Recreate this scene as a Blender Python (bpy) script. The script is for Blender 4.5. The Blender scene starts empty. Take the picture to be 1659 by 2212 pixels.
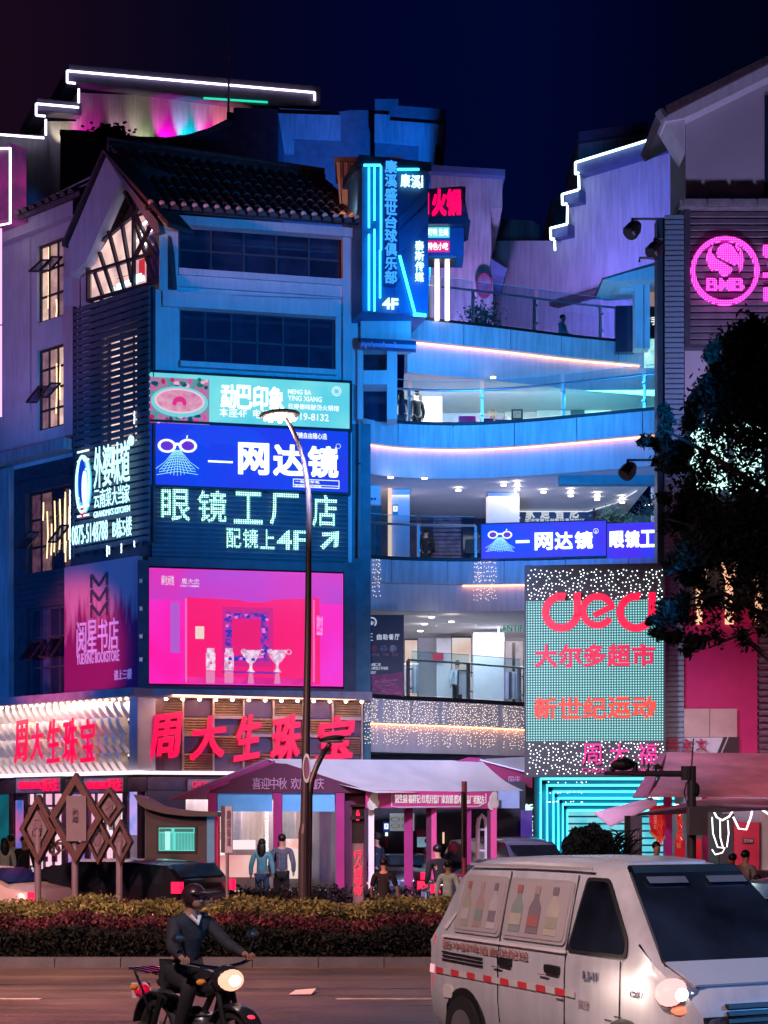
import bpy, bmesh, math, random
import numpy as np
from mathutils import Vector, Matrix
random.seed(7)
S = bpy.context.scene
COL = S.collection
def C(h, k=1.0):
    h = h.lstrip('#'); o = []
    for i in (0, 2, 4):
        c = int(h[i:i+2], 16)/255
        o.append((c/12.92 if c <= .04045 else ((c+.055)/1.055)**2.4)*k)
    return tuple(o)+(1,)
# ---------------------------------------------------------------- camera
FP, CX, HZ, CH = 3614.0, 829.5, 1762.0, 2.3      # focal length, centre column, horizon row, eye height
cam = bpy.data.objects.new('camera', bpy.data.cameras.new('camera')); COL.objects.link(cam)
cam.location = (0, 0, CH); cam.rotation_euler = (math.pi/2, 0, 0)
cam.data.sensor_fit = 'HORIZONTAL'; cam.data.sensor_width = 36; cam.data.lens = 36*FP/1659
cam.data.shift_y = (HZ-1106)/1659; cam.data.clip_end = 2000; cam.data.clip_start = .3
S.camera = cam
# ---------------------------------------------------------------- night sky
w = bpy.data.worlds.new('World'); S.world = w; w.use_nodes = True
nt = w.node_tree; bg = nt.nodes['Background']
tc = nt.nodes.new('ShaderNodeTexCoord'); sp = nt.nodes.new('ShaderNodeSeparateXYZ')
nt.links.new(tc.outputs['Generated'], sp.inputs[0])
ma = nt.nodes.new('ShaderNodeMath'); ma.operation = 'MULTIPLY_ADD'; ma.inputs[1].default_value = .5; ma.inputs[2].default_value = .5
nt.links.new(sp.outputs['X'], ma.inputs[0])
cr = nt.nodes.new('ShaderNodeValToRGB'); nt.links.new(ma.outputs[0], cr.inputs[0])
e = cr.color_ramp.elements
e[0].position = .40; e[0].color = C('170918')
e[1].position = .62; e[1].color = C('010310')
for p, c in ((.455, '05051c'), (.50, '01052a'), (.54, '01062c'), (.58, '01031a')):
    k = e.new(p); k.color = C(c)
nt.links.new(cr.outputs[0], bg.inputs[0]); bg.inputs[1].default_value = 1.0
S.view_settings.view_transform = 'Standard'; S.view_settings.look = 'None'
S.view_settings.exposure = 0; S.view_settings.gamma = 1; S.view_settings.use_curve_mapping = False
S.cycles.use_denoising = True
try: S.cycles.denoiser = 'OPENIMAGEDENOISE'
except Exception: pass
S.cycles.use_adaptive_sampling = True; S.cycles.adaptive_threshold = .03; S.cycles.adaptive_min_samples = 16
S.cycles.max_bounces = 5; S.cycles.diffuse_bounces = 3; S.cycles.glossy_bounces = 3; S.cycles.transmission_bounces = 4
S.cycles.transparent_max_bounces = 16; S.cycles.caustics_reflective = False; S.cycles.caustics_refractive = False
S.cycles.sample_clamp_indirect = 3.0; S.cycles.use_light_tree = True
# ---------------------------------------------------------------- lamps of the place, and added fill lights
def X_(u, y): return (u-CX)/FP*y
def lamp(kind, name, loc, aim, color, power, size=1.0, cone=60, blend=.6, sy=None):
    l = bpy.data.lights.new(name, kind); l.energy = power; l.color = C(color)[:3]
    if kind == 'SPOT': l.spot_size = math.radians(cone); l.spot_blend = blend; l.shadow_soft_size = size
    elif kind == 'AREA':
        l.shape = 'RECTANGLE' if sy else 'SQUARE'; l.size = size
        if sy: l.size_y = sy
    else: l.shadow_soft_size = size
    o = bpy.data.objects.new(name, l); COL.objects.link(o); o.location = loc
    if aim is not None:
        o.rotation_euler = (Vector(aim)-Vector(loc)).to_track_quat('-Z', 'Y').to_euler()
    return o
# added coloured fill spots for the facade washes, with no fixture behind them
lamp('SPOT', 'fill_blue', (6, 24, 9), (-2.5, 47, 14), '0090ff', 23000, .8, 32, .8)
lamp('SPOT', 'fill_blue_low', (5, 26, 6), (-3.0, 48, 8.6), '0c90ff', 5000, .8, 40, .9)
lamp('SPOT', 'fill_magenta', (-25, 37, 9), (-9.8, 49, 18.5), 'b088f0', 5200, .8, 30, .6)
lamp('SPOT', 'fill_blue_left', (-18, 30, 5), (-9, 49, 8.5), '0c74f0', 11000, .8, 40, .9)
lamp('SPOT', 'fill_azure', (.5, 34.5, 8), (5, 51, 14.5), '2890ff', 11500, .8, 44, .8)
lamp('SPOT', 'fill_violet', (6.5, 54.5, 17.8), (12, 60, 21.5), '7a74ff', 3600, .3, 95, .9)
lamp('SPOT', 'fill_violet', (3.4, 55, 17.8), (4.4, 60, 21), 'b090ff', 2400, .3, 90, .9)
lamp('SPOT', 'fill_blue', (1.5, 60, 22), (0, 68, 27), '0878ff', 9500, .3, 110, .9)
lamp('SPOT', 'fill_lilac', (8.2, 33.5, 6.5), (9.5, 41, 16), 'b8b0ff', 4600, .5, 62, .8)
lamp('SPOT', 'fill_red', (12, 30, 3.2), (10.8, 40, 6.4), 'ff1090', 700, .5, 60, .8)
lamp('SPOT', 'fill_pink', (-1, 27, 8.5), (2.5, 40, 2.0), 'dcd4ff', 8500, .5, 60, .8)
lamp('SPOT', 'fill_pink', (8, 26, 8), (9, 35, 3.0), 'ffb0c0', 2200, .5, 50, .8)
# sodium street lamps over the carriageway, and an added blue fill on the van front
lamp('SPOT', 'street_lamp_light', (-3.5, 7.5, 8.5), (.6, 16, 0), 'ffd8d8', 4300, .35, 95, .6)
lamp('SPOT', 'street_lamp_light', (-10, 16, 8.5), (-6, 23, .2), 'ff9a94', 13500, .4, 72, .7)
lamp('SPOT', 'street_lamp_light', (-7, 22, 9), (-5, 27, .2), 'ffdca8', 2100, .4, 100, .7)
lamp('SPOT', 'fill_van_blue', (13, 9, 4.5), (3.2, 13.2, 1.3), '58a8ff', 3200, .5, 34, .7)
lamp('SPOT', 'fill_roof_peach', (X_(752, 46.6), 46.3, 19.0), (X_(757, 48), 48, 20.6), 'ffa880', 60, .1, 120, .8)  # added spot for the peach glow on the roof block
lamp('SPOT', 'fill_rose_left', (-15, 34, 4), (-8.6, 47.6, 7.0), 'ff6a88', 9000, .4, 17, .5)  # added fill that reddens the bookstore banner
lamp('AREA', 'eave_light', (-9.4, 47.0, 5.4), (-9.0, 47.6, 3.2), 'ffe4d8', 120, 6.5, sy=.3).rotation_euler[2] += 0
lamp('AREA', 'eave_light', (-3.2, 45.2, 5.5), (-3.4, 46, 3.4), 'ffb080', 90, 5.0, sy=.3)
lamp('SPOT', 'fill_azure', (1.5, 40, 15.5), (5.5, 52, 16.6), '2898ff', 3600, .5, 62, .8)  # added fill for the topmost fascia
lamp('SPOT', 'fill_lilac', (2.6, 41.5, 3.9), (2.6, 48, 5.2), 'b8b8ff', 420, .4, 80, .8)  # added fill for the lowest fascia
lamp('SPOT', 'fill_coral', (-19, 35, 15.5), (-3.6, 45.5, 18.9), 'ff8478', 5200, .5, 17, .6)  # added fill so the roof tiles catch reddish light
# ================================================================ helpers
class Frame:
    """A vertical plane: origin, tangent t (to the right), outward normal n; points are (s along, z up, d outward)."""
    def __init__(s, x0, y0, x1, y1):
        s.o = Vector((x0, y0)); t = Vector((x1-x0, y1-y0)); s.len = t.length; s.t = t.normalized(); s.n = Vector((s.t.y, -s.t.x))
    def p(s, a, z, d=0): q = s.o+s.t*a+s.n*d; return (q.x, q.y, z)
    def S(s, u, d=0):
        r = Vector(((u-CX)/FP, 1.0)); o = s.o+s.n*d
        k = o.dot(s.n)/r.dot(s.n); return (r*k-o).dot(s.t)
    def Y(s, u, d=0):
        r = Vector(((u-CX)/FP, 1.0)); return (s.o+s.n*d).dot(s.n)/r.dot(s.n)
    def Z(s, u, v, d=0): return CH+(HZ-v)/FP*s.Y(u, d)
    def at(s, u, v, d=0): return s.p(s.S(u, d), s.Z(u, v, d), d)
    def sz(s, u, v, d=0): return (s.S(u, d), s.Z(u, v, d))
    def rect(s, u0, v0, u1, v1, d=0):
        m = (u0+u1)/2; return s.S(u0, d), s.S(u1, d), s.Z(m, v1, d), s.Z(m, v0, d)
def uframe(u0, y0, u1, y1): return Frame((u0-CX)/FP*y0, y0, (u1-CX)/FP*y1, y1)
def flat(y): return Frame(0, y, 1, y)
def P(u, v, y): return ((u-CX)/FP*y, y, CH+(HZ-v)/FP*y)
def X(u, y): return (u-CX)/FP*y
def Zv(v, y): return CH+(HZ-v)/FP*y

class G:
    def __init__(s): s.v = []; s.f = []; s.m = []; s.k = 0
    def add(s, vs, fs):
        b = len(s.v); s.v += [tuple(q) for q in vs]; s.f += [tuple(b+i for i in f) for f in fs]; s.m += [s.k]*len(fs); return s
    def mi(s, k): s.k = k; return s
    def hexa(s, b, t):   # 4 bottom, 4 top (counter-clockwise from above)
        return s.add(list(b)+list(t), [(3, 2, 1, 0), (4, 5, 6, 7), (0, 1, 5, 4), (1, 2, 6, 5), (2, 3, 7, 6), (3, 0, 4, 7)])
    def box(s, x0, x1, y0, y1, z0, z1):
        return s.hexa([(x0, y0, z0), (x1, y0, z0), (x1, y1, z0), (x0, y1, z0)], [(x0, y0, z1), (x1, y0, z1), (x1, y1, z1), (x0, y1, z1)])
    def fb(s, fr, s0, s1, z0, z1, d0, d1):   # box on a frame
        q = lambda z: [fr.p(s0, z, d1), fr.p(s1, z, d1), fr.p(s1, z, d0), fr.p(s0, z, d0)]
        return s.hexa(q(z0), q(z1))
    def fbu(s, fr, u0, v0, u1, v1, d0, d1):
        a, b, c, d = fr.rect(u0, v0, u1, v1, d1); return s.fb(fr, a, b, c, d, d0, d1)
    def prism(s, fr, pts, d0, d1):
        n = len(pts)
        ar = sum(pts[i][0]*pts[(i+1) % n][1]-pts[(i+1) % n][0]*pts[i][1] for i in range(n))
        if ar < 0: pts = pts[::-1]
        vs = [fr.p(a, z, d1) for a, z in pts]+[fr.p(a, z, d0) for a, z in pts]
        return s.add(vs, [tuple(range(n)), tuple(range(2*n-1, n-1, -1))]+[(i, i+n, (i+1) % n+n, (i+1) % n) for i in range(n)])
    def bar(s, a, b, w, h=None, up=(0, 0, 1)):
        h = h or w; a = Vector(a); b = Vector(b); t = (b-a).normalized(); u = Vector(up)
        x = t.cross(u)
        if x.length < 1e-4: x = t.cross(Vector((0, 1, 0)))
        x.normalize(); y = x.cross(t).normalized(); x = x*w/2; y = y*h/2
        c = [a-x-y, a+x-y, b+x-y, b-x-y, a-x+y, a+x+y, b+x+y, b-x+y]
        return s.hexa(c[:4], c[4:])
    def tube(s, pts, r, n=8, caps=True):
        pts = [Vector(p) for p in pts]; rs = r if isinstance(r, (list, tuple)) else [r]*len(pts); b = len(s.v); prev = None
        for i, p in enumerate(pts):
            t = (pts[min(i+1, len(pts)-1)]-pts[max(i-1, 0)]).normalized()
            if prev is None:
                x = t.cross(Vector((0, 0, 1)))
                if x.length < 1e-3: x = t.cross(Vector((0, 1, 0)))
            else: x = prev-t*prev.dot(t)
            x.normalize(); y = t.cross(x); prev = x
            for k in range(n):
                a = 2*math.pi*k/n; s.v.append(tuple(p+(x*math.cos(a)+y*math.sin(a))*rs[i]))
        fs = []
        for i in range(len(pts)-1):
            for k in range(n):
                k2 = (k+1) % n; fs.append((b+i*n+k, b+i*n+k2, b+(i+1)*n+k2, b+(i+1)*n+k))
        if caps: fs.append(tuple(b+k for k in range(n))[::-1]); fs.append(tuple(b+(len(pts)-1)*n+k for k in range(n)))
        s.f += fs; s.m += [s.k]*len(fs); return s
    def cyl(s, x, y, z0, z1, r, n=16, r1=None): return s.tube([(x, y, z0), (x, y, z1)], [r, r1 if r1 is not None else r], n)
    def ell(s, c, rx, ry, rz, nu=12, nv=8, ax=None):
        b = len(s.v); fs = []; M = ax or Matrix.Identity(3)
        for j in range(nv+1):
            ph = math.pi*j/nv
            for i in range(nu):
                th = 2*math.pi*i/nu
                q = M @ Vector((rx*math.sin(ph)*math.cos(th), ry*math.sin(ph)*math.sin(th), rz*math.cos(ph)))
                s.v.append((c[0]+q.x, c[1]+q.y, c[2]+q.z))
        for j in range(nv):
            for i in range(nu):
                i2 = (i+1) % nu
                fs.append((b+j*nu+i, b+(j+1)*nu+i, b+(j+1)*nu+i2, b+j*nu+i2))
        s.f += fs; s.m += [s.k]*len(fs); return s
    def disc(s, fr, a, z, r, d0, d1, n=20, rz=None):
        return s.prism(fr, [(a+r*math.cos(2*math.pi*i/n), z+(rz or r)*math.sin(2*math.pi*i/n)) for i in range(n)], d0, d1)
    def ring(s, fr, a, z, r0, r1, d0, d1, n=40, rz=1.0, a0=0, a1=2*math.pi):
        full = abs(a1-a0-2*math.pi) < 1e-4; m = n if full else n+1
        vs = []; fs = []
        for i in range(m):
            an = a0+(a1-a0)*i/n; c, q = math.cos(an), math.sin(an)
            vs += [fr.p(a+r0*c, z+r0*q*rz, d1), fr.p(a+r1*c, z+r1*q*rz, d1), fr.p(a+r1*c, z+r1*q*rz, d0), fr.p(a+r0*c, z+r0*q*rz, d0)]
        for i in range(n):
            j = (i+1) % m
            for k in range(4): fs.append((4*i+k, 4*i+(k+1) % 4, 4*j+(k+1) % 4, 4*j+k))
        if not full: fs += [(0, 3, 2, 1), (4*n, 4*n+1, 4*n+2, 4*n+3)]
        return s.add(vs, fs)
    def loft(s, secs, close=True, caps=True):
        b = len(s.v); n = len(secs[0])
        for q in secs: s.v += [tuple(p) for p in q]
        fs = []
        for i in range(len(secs)-1):
            for k in range(n if close else n-1):
                k2 = (k+1) % n; fs.append((b+i*n+k, b+i*n+k2, b+(i+1)*n+k2, b+(i+1)*n+k))
        if caps: fs.append(tuple(b+k for k in range(n))[::-1]); fs.append(tuple(b+(len(secs)-1)*n+k for k in range(n)))
        s.f += fs; s.m += [s.k]*len(fs); return s
    def mesh(s, name, mats, origin=(0, 0, 0), smooth=False):
        me = bpy.data.meshes.new(name); ox, oy, oz = origin
        me.from_pydata([(x-ox, y-oy, z-oz) for x, y, z in s.v], [], s.f)
        mats = mats if isinstance(mats, (list, tuple)) else [mats]
        for m in mats: me.materials.append(m)
        if len(mats) > 1: me.polygons.foreach_set('material_index', s.m)
        bm = bmesh.new(); bm.from_mesh(me); bmesh.ops.recalc_face_normals(bm, faces=bm.faces); bm.to_mesh(me); bm.free()
        if smooth:
            me.polygons.foreach_set('use_smooth', [True]*len(me.polygons))
            try: me.set_sharp_from_angle(angle=math.radians(40))
            except Exception: pass
        me.update(); return me
    def split(s):
        """the separate pieces of the collected shape"""
        p = list(range(len(s.v)))
        def fd(i):
            while p[i] != i: p[i] = p[p[i]]; i = p[i]
            return i
        for f in s.f:
            a = fd(f[0])
            for i in f[1:]: p[fd(i)] = a
        out = {}
        for f, m in zip(s.f, s.m): out.setdefault(fd(f[0]), []).append((f, m))
        res = []
        for fs in out.values():
            g = G(); mp = {}
            for f, m in fs:
                for i in f:
                    if i not in mp: mp[i] = len(g.v); g.v.append(s.v[i])
                g.f.append(tuple(mp[i] for i in f)); g.m.append(m)
            res.append(g)
        return res
    def ob(s, name, mats, parent=None, smooth=False, loc=None, bevel=0, **props):
        """links the collected shape as ONE mesh object; loc moves the origin to the thing's base"""
        if parent is not None and name in EACH and not smooth and not props:
            cs = s.split()
            if 1 < len(cs) <= 120:
                for c in cs: r = c.ob(name, mats, parent, smooth, loc, bevel, _one=True)
                return r
        props.pop('_one', None)
        if parent is not None: org = ORG[parent.name]
        else: org = loc if loc is not None else (0, 0, 0)
        o = bpy.data.objects.new(name, s.mesh(name, mats, org, smooth)); COL.objects.link(o)
        if parent is not None: o.parent = parent
        else: o.location = org
        ORG[o.name] = org
        if bevel:
            b = o.modifiers.new('bevel', 'BEVEL'); b.width = bevel; b.segments = 2; b.limit_method = 'ANGLE'
        for k, q in props.items(): o[k] = q
        return o
ORG = {}
EACH = set('window_sill reflection_streak eave_tile_end door_seam downlight neon_bar diagonal_brace divider light_shelf column red_shelf counter_light pendant_lamp clip led_strip upright tube_light rail wiper roof_rail cooling_fin stacked_stone slat louvre chili corner_post pier lintel sill_light housing recess pilaster wall parapet ledge roller_strap cable frame fringe visor sensor lamp_housing awning_roller coping end_cap stripe canopy rim menu_picture icon branch led eave_wall eave hose'.split())
def thing(name, label, cat, loc, group=None):
    o = bpy.data.objects.new(name, None); COL.objects.link(o); o.location = loc; o.empty_display_size = .2
    o['label'] = label; o['category'] = cat
    if group: o['group'] = group
    ORG[o.name] = tuple(loc); return o
def tagd(label, cat, group=None):
    d = dict(label=label, category=cat)
    if group: d['group'] = group
    return d
def stamp(name, me, parent, locs):
    """alike pieces that share one mesh; locs are world positions (x, y, z[, rotz])"""
    org = ORG[parent.name]
    for q in locs:
        o = bpy.data.objects.new(name, me); COL.objects.link(o); o.parent = parent
        o.location = (q[0]-org[0], q[1]-org[1], q[2]-org[2])
        if len(q) > 3: o.rotation_euler = (0, 0, q[3]) if isinstance(q[3], (int, float)) else q[3]
        ORG[o.name] = (q[0], q[1], q[2])
def kids(o): return [c for c in bpy.data.objects if c.parent is o]
def copy_tree(o, parent=None):
    c = o.copy(); COL.objects.link(c)
    if parent is not None: c.parent = parent
    ORG[c.name] = ORG.get(o.name, (0, 0, 0))
    for ch in kids(o): copy_tree(ch, c)
    return c
# ---------------------------------------------------------------- materials
MT = {}
def mat(name, col, rough=.7, metal=0, var=.12, scale=3.0, bump=0, bscale=40, emis=None, es=0, spec=.5, streak=0):
    """procedural surface: base colour mottled by noise, optional fine relief and rain streaks"""
    if name in MT: return MT[name]
    m = bpy.data.materials.new(name); m.use_nodes = True; n = m.node_tree; L = n.links; b = n.nodes['Principled BSDF']
    c = C(col) if isinstance(col, str) else col
    b.inputs['Roughness'].default_value = rough; b.inputs['Metallic'].default_value = metal
    b.inputs['Specular IOR Level'].default_value = spec
    if var or streak or bump:
        t = n.nodes.new('ShaderNodeTexCoord'); nz = n.nodes.new('ShaderNodeTexNoise'); nz.inputs['Scale'].default_value = scale; nz.inputs['Detail'].default_value = 6
        L.new(t.outputs['Object'], nz.inputs['Vector'])
        r = n.nodes.new('ShaderNodeMapRange'); r.inputs[1].default_value = .3; r.inputs[2].default_value = .7
        r.inputs[3].default_value = 1-var; r.inputs[4].default_value = 1+var; L.new(nz.outputs[0], r.inputs[0])
        val = r.outputs[0]
        if streak:
            mp = n.nodes.new('ShaderNodeMapping'); mp.inputs['Scale'].default_value = (6, 6, .5); L.new(t.outputs['Object'], mp.inputs[0])
            n2 = n.nodes.new('ShaderNodeTexNoise'); n2.inputs['Scale'].default_value = 1.6; n2.inputs['Detail'].default_value = 4; L.new(mp.outputs[0], n2.inputs['Vector'])
            r2 = n.nodes.new('ShaderNodeMapRange'); r2.inputs[1].default_value = .35; r2.inputs[2].default_value = .62; r2.inputs[3].default_value = 1-streak; r2.inputs[4].default_value = 1
            L.new(n2.outputs[0], r2.inputs[0])
            mm = n.nodes.new('ShaderNodeMath'); mm.operation = 'MULTIPLY'; L.new(val, mm.inputs[0]); L.new(r2.outputs[0], mm.inputs[1]); val = mm.outputs[0]
        vm = n.nodes.new('ShaderNodeVectorMath'); vm.operation = 'SCALE'; vm.inputs[0].default_value = c[:3]; L.new(val, vm.inputs['Scale']); L.new(vm.outputs[0], b.inputs['Base Color'])
        if bump:
            nb = n.nodes.new('ShaderNodeTexNoise'); nb.inputs['Scale'].default_value = bscale; nb.inputs['Detail'].default_value = 4; L.new(t.outputs['Object'], nb.inputs['Vector'])
            bp = n.nodes.new('ShaderNodeBump'); bp.inputs['Strength'].default_value = bump; bp.inputs['Distance'].default_value = .02; L.new(nb.outputs[0], bp.inputs['Height']); L.new(bp.outputs[0], b.inputs['Normal'])
    else: b.inputs['Base Color'].default_value = c
    if emis: b.inputs['Emission Color'].default_value = C(emis); b.inputs['Emission Strength'].default_value = es
    MT[name] = m; return m
def emi(name, col, st=1.0, sample=True, var=0, scale=4, stripes=0, col2=None):
    """something that gives off light: LED faces, neon, lit panels"""
    if name in MT: return MT[name]
    m = bpy.data.materials.new(name); m.use_nodes = True; n = m.node_tree; L = n.links
    b = n.nodes['Principled BSDF']; b.inputs['Base Color'].default_value = (.02, .02, .02, 1); b.inputs['Roughness'].default_value = .5
    b.inputs['Emission Color'].default_value = C(col); b.inputs['Emission Strength'].default_value = st
    if var or col2:
        t = n.nodes.new('ShaderNodeTexCoord'); nz = n.nodes.new('ShaderNodeTexNoise'); nz.inputs['Scale'].default_value = scale; nz.inputs['Detail'].default_value = 3
        L.new(t.outputs['Object'], nz.inputs['Vector'])
        mx = n.nodes.new('ShaderNodeMix'); mx.data_type = 'RGBA'
        r = n.nodes.new('ShaderNodeMapRange'); r.inputs[1].default_value = .35; r.inputs[2].default_value = .65; L.new(nz.outputs[0], r.inputs[0]); L.new(r.outputs[0], mx.inputs['Factor'])
        mx.inputs[6].default_value = C(col); mx.inputs[7].default_value = C(col2) if col2 else C(col, 1-var)
        L.new(mx.outputs[2], b.inputs['Emission Color'])
    if not sample: m.cycles.emission_sampling = 'NONE'
    MT[name] = m; return m
def glassm(name, tint='88c8d8', k=.12, rough=.05):
    if name in MT: return MT[name]
    m = bpy.data.materials.new(name); m.use_nodes = True; n = m.node_tree; n.nodes.clear()
    o = n.nodes.new('ShaderNodeOutputMaterial'); tr = n.nodes.new('ShaderNodeBsdfTransparent'); tr.inputs[0].default_value = C(tint)
    gl = n.nodes.new('ShaderNodeBsdfGlossy'); gl.inputs['Roughness'].default_value = rough; mx = n.nodes.new('ShaderNodeMixShader')
    mx.inputs[0].default_value = k; n.links.new(tr.outputs[0], mx.inputs[1]); n.links.new(gl.outputs[0], mx.inputs[2]); n.links.new(mx.outputs[0], o.inputs[0])
    MT[name] = m; return m
# ---------------------------------------------------------------- lettering
TC = {}
def tmesh(body, bold, depth):
    k = (body, bold, depth)
    if k not in TC:
        c = bpy.data.curves.new('lettering', 'FONT'); c.body = body; c.offset = bold; c.extrude = .5; c.resolution_u = 3
        o = bpy.data.objects.new('lettering', c); COL.objects.link(o)
        dg = bpy.context.evaluated_depsgraph_get(); dg.update()
        me = bpy.data.meshes.new_from_object(o.evaluated_get(dg))
        n = len(me.vertices); a = np.empty(n*3); me.vertices.foreach_get('co', a); a = a.reshape(-1, 3)
        fs = [tuple(p.vertices) for p in me.polygons]
        bpy.data.objects.remove(o); bpy.data.curves.remove(c); bpy.data.meshes.remove(me)
        lo = a.min(0); hi = a.max(0); a = (a-lo)/np.maximum(hi-lo, 1e-6); TC[k] = (a, fs, (hi-lo)[0]/max((hi-lo)[1], 1e-6))
    return TC[k]
def letters(g, body, fr, s0, s1, z0, z1, d, depth=.02, bold=.02, shear=0, skew=0):
    if not body.strip(): return g
    a, fs, _ = tmesh(body, min(bold, .01), depth)
    e = bold*.55*(z1-z0); ex = min(e, (s1-s0)*.045)
    st = [(0, 0)] if bold < .025 else [(-1, -1), (1, -1), (1, 1), (-1, 1), (0, 0)]   # heavier strokes: the glyph struck again around itself
    for q, (i, j) in enumerate(st):
        b = len(g.v)
        for x, y, t in a:
            g.v.append(fr.p(s0+(s1-s0)*x+shear*(y-.5)*(z1-z0)+i*ex, z0+(z1-z0)*y+skew*(x-.5)+j*e, d+depth*t+q*.0006))
        g.f += [tuple(b+i for i in f) for f in fs]; g.m += [g.k]*len(fs)
    return g
ASP = {'一': (.2, .9), '丶': (.4, .4)}
def text(body, fr, u0, v0, u1, v1, d, m, parent, name='lettering', depth=.02, bold=.02, split=False, vert=False, shear=0, gap=.08, fill=.92):
    """lettering fitted into a pixel-measured rectangle on a plane; split makes each character a piece of its own"""
    a0, a1, z0, z1 = fr.rect(u0, v0, u1, v1, d)
    if not split and not vert:
        g = G(); letters(g, body, fr, a0, a1, z0, z1, d, depth, bold, shear); return g.ob(name, m, parent)
    n = len(body); g = G()
    for i, ch in enumerate(body):
        if ch == ' ': continue
        if vert: w = a1-a0; h = (z1-z0)/n; q = (a0, a1, z1-(i+1)*h+h*gap/2, z1-i*h-h*gap/2)
        else: w = (a1-a0)/n; q = (a0+i*w+w*gap/2, a0+(i+1)*w-w*gap/2, z0, z1)
        q = list(q)
        if ch == '一':
            c = (q[2]+q[3])/2; hh = (q[3]-q[2])*.07; q[2], q[3] = c-hh, c+hh
        if split: g = G()
        letters(g, ch, fr, *q, d, depth, bold, shear)
        if split: g.ob('character', m, parent)
    if not split: g.ob(name, m, parent)
def pl(fr, pts, d=0): return [fr.sz(u, v, d) for u, v in pts]
def opening_wall(g, fr, s0, s1, z0, z1, holes, d0, d1):
    ss = sorted({s0, s1, *[h[0] for h in holes], *[h[1] for h in holes]}); ss = [x for x in ss if s0 <= x <= s1]
    for i in range(len(ss)-1):
        a, b = ss[i], ss[i+1]; m = (a+b)/2; z = z0
        for h in sorted([h for h in holes if h[0] < m < h[1]], key=lambda h: h[2]):
            if min(h[2], z1) > z: g.fb(fr, a, b, z, min(h[2], z1), d0, d1)
            z = max(z, h[3])
        if z < z1: g.fb(fr, a, b, z, z1, d0, d1)
    return g
def window(parent, fr, s0, s1, z0, z1, cols, rows, fm, pm, d=-.12, bar=.06, skip=(), name='window'):
    g = G(); e = bar
    g.fb(fr, s0, s0+e, z0, z1, d, d+.1); g.fb(fr, s1-e, s1, z0, z1, d, d+.1); g.fb(fr, s0+e, s1-e, z0, z0+e, d, d+.1); g.fb(fr, s0+e, s1-e, z1-e, z1, d, d+.1)
    for i in range(1, cols): a = s0+(s1-s0)*i/cols; g.fb(fr, a-e*.4, a+e*.4, z0+e, z1-e, d+.01, d+.08)
    for j in range(1, rows): z = z0+(z1-z0)*j/rows; g.fb(fr, s0+e, s1-e, z-e*.4, z+e*.4, d+.012, d+.085)
    w = g.ob(name, fm, parent)
    for i in range(cols):
        for j in range(rows):
            if (i, j) in skip: continue
            a0 = s0+(s1-s0)*i/cols+e*.5; a1 = s0+(s1-s0)*(i+1)/cols-e*.5; b0 = z0+(z1-z0)*j/rows+e*.5; b1 = z0+(z1-z0)*(j+1)/rows-e*.5
            p = pm[(i*7+j*3) % len(pm)] if isinstance(pm, list) else pm
            G().fb(fr, a0, a1, b0, b1, d+.03, d+.045).ob('pane', p, w)
    return w
def nsort(pts): return pts
# shared materials
plaster = mat('plaster_white', (.62, .6, .6, 1), .85, var=.08, scale=1.2, bump=.15, bscale=60, streak=.12)
plaster_old = mat('plaster_weathered', (.5, .47, .47, 1), .9, var=.14, scale=.9, bump=.2, bscale=50, streak=.3)
plaster_dark = mat('plaster_grey', (.25, .25, .27, 1), .9, var=.15, scale=1.1, bump=.2, streak=.2)
cladm = mat('cladding_panel', (.55, .56, .58, 1), .45, var=.07, scale=1.5, streak=.25)
tilem = mat('roof_tile_clay', (.1, .065, .07, 1), .75, var=.35, scale=9, bump=.3)
darkm = mat('dark_metal', (.03, .03, .035, 1), .45, metal=.6, var=.2)
blackm = mat('black_paint', (.012, .012, .015, 1), .5, var=.2)
steel = mat('brushed_steel', (.55, .55, .58, 1), .3, metal=.9, var=.1, scale=20)
slatm = mat('slat_cladding', (.11, .11, .13, 1), .6, var=.25, scale=4, bump=.2)
slatd = mat('slat_cladding_dark', (.055, .055, .075, 1), .6, var=.25, scale=4, bump=.2)
framed = mat('window_frame_brown', (.05, .03, .035, 1), .5, var=.2)
glassdark = mat('window_glass_dark', (.02, .03, .06, 1), .08, var=.3, scale=.8, spec=.8)
warm = [emi('window_glow_a', 'f0c4b4', 1.1, var=.45, scale=2.5), emi('window_glow_b', 'd8a8a4', .9, var=.5, scale=3), emi('window_glow_c', 'a87c90', .65, var=.5, scale=3)]
ledw = emi('led_white', 'f4f6ff', 4.5)
ledwarm = emi('led_warm', 'ffb890', 7)
ledcyan = emi('led_cyan', '30e0ff', 3.5)
ledcw = emi('led_cyan_white', 'a8f4ff', 4)
glass = glassm('railing_glass', 'e4f6fa', .05)
floorm = mat('floor_stone', (.35, .35, .36, 1), .4, var=.15, scale=2)
# ================================================================ ground
asph = mat('asphalt', (.1, .078, .074, 1), .5, var=.3, scale=.8, bump=.9, bscale=55)
_n = asph.node_tree; _t = _n.nodes.new('ShaderNodeTexCoord'); _m = _n.nodes.new('ShaderNodeMapping'); _m.inputs['Scale'].default_value = (.12, 1.5, 1); _n.links.new(_t.outputs['Object'], _m.inputs[0])
_z = _n.nodes.new('ShaderNodeTexNoise'); _z.inputs['Scale'].default_value = 1.3; _z.inputs['Detail'].default_value = 9; _z.inputs['Roughness'].default_value = .7; _n.links.new(_m.outputs[0], _z.inputs['Vector'])
_r = _n.nodes.new('ShaderNodeMapRange'); _r.inputs[1].default_value = .38; _r.inputs[2].default_value = .66; _r.inputs[3].default_value = .24; _r.inputs[4].default_value = .62; _n.links.new(_z.outputs[0], _r.inputs[0]); _n.links.new(_r.outputs[0], _n.nodes['Principled BSDF'].inputs['Roughness'])
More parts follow.
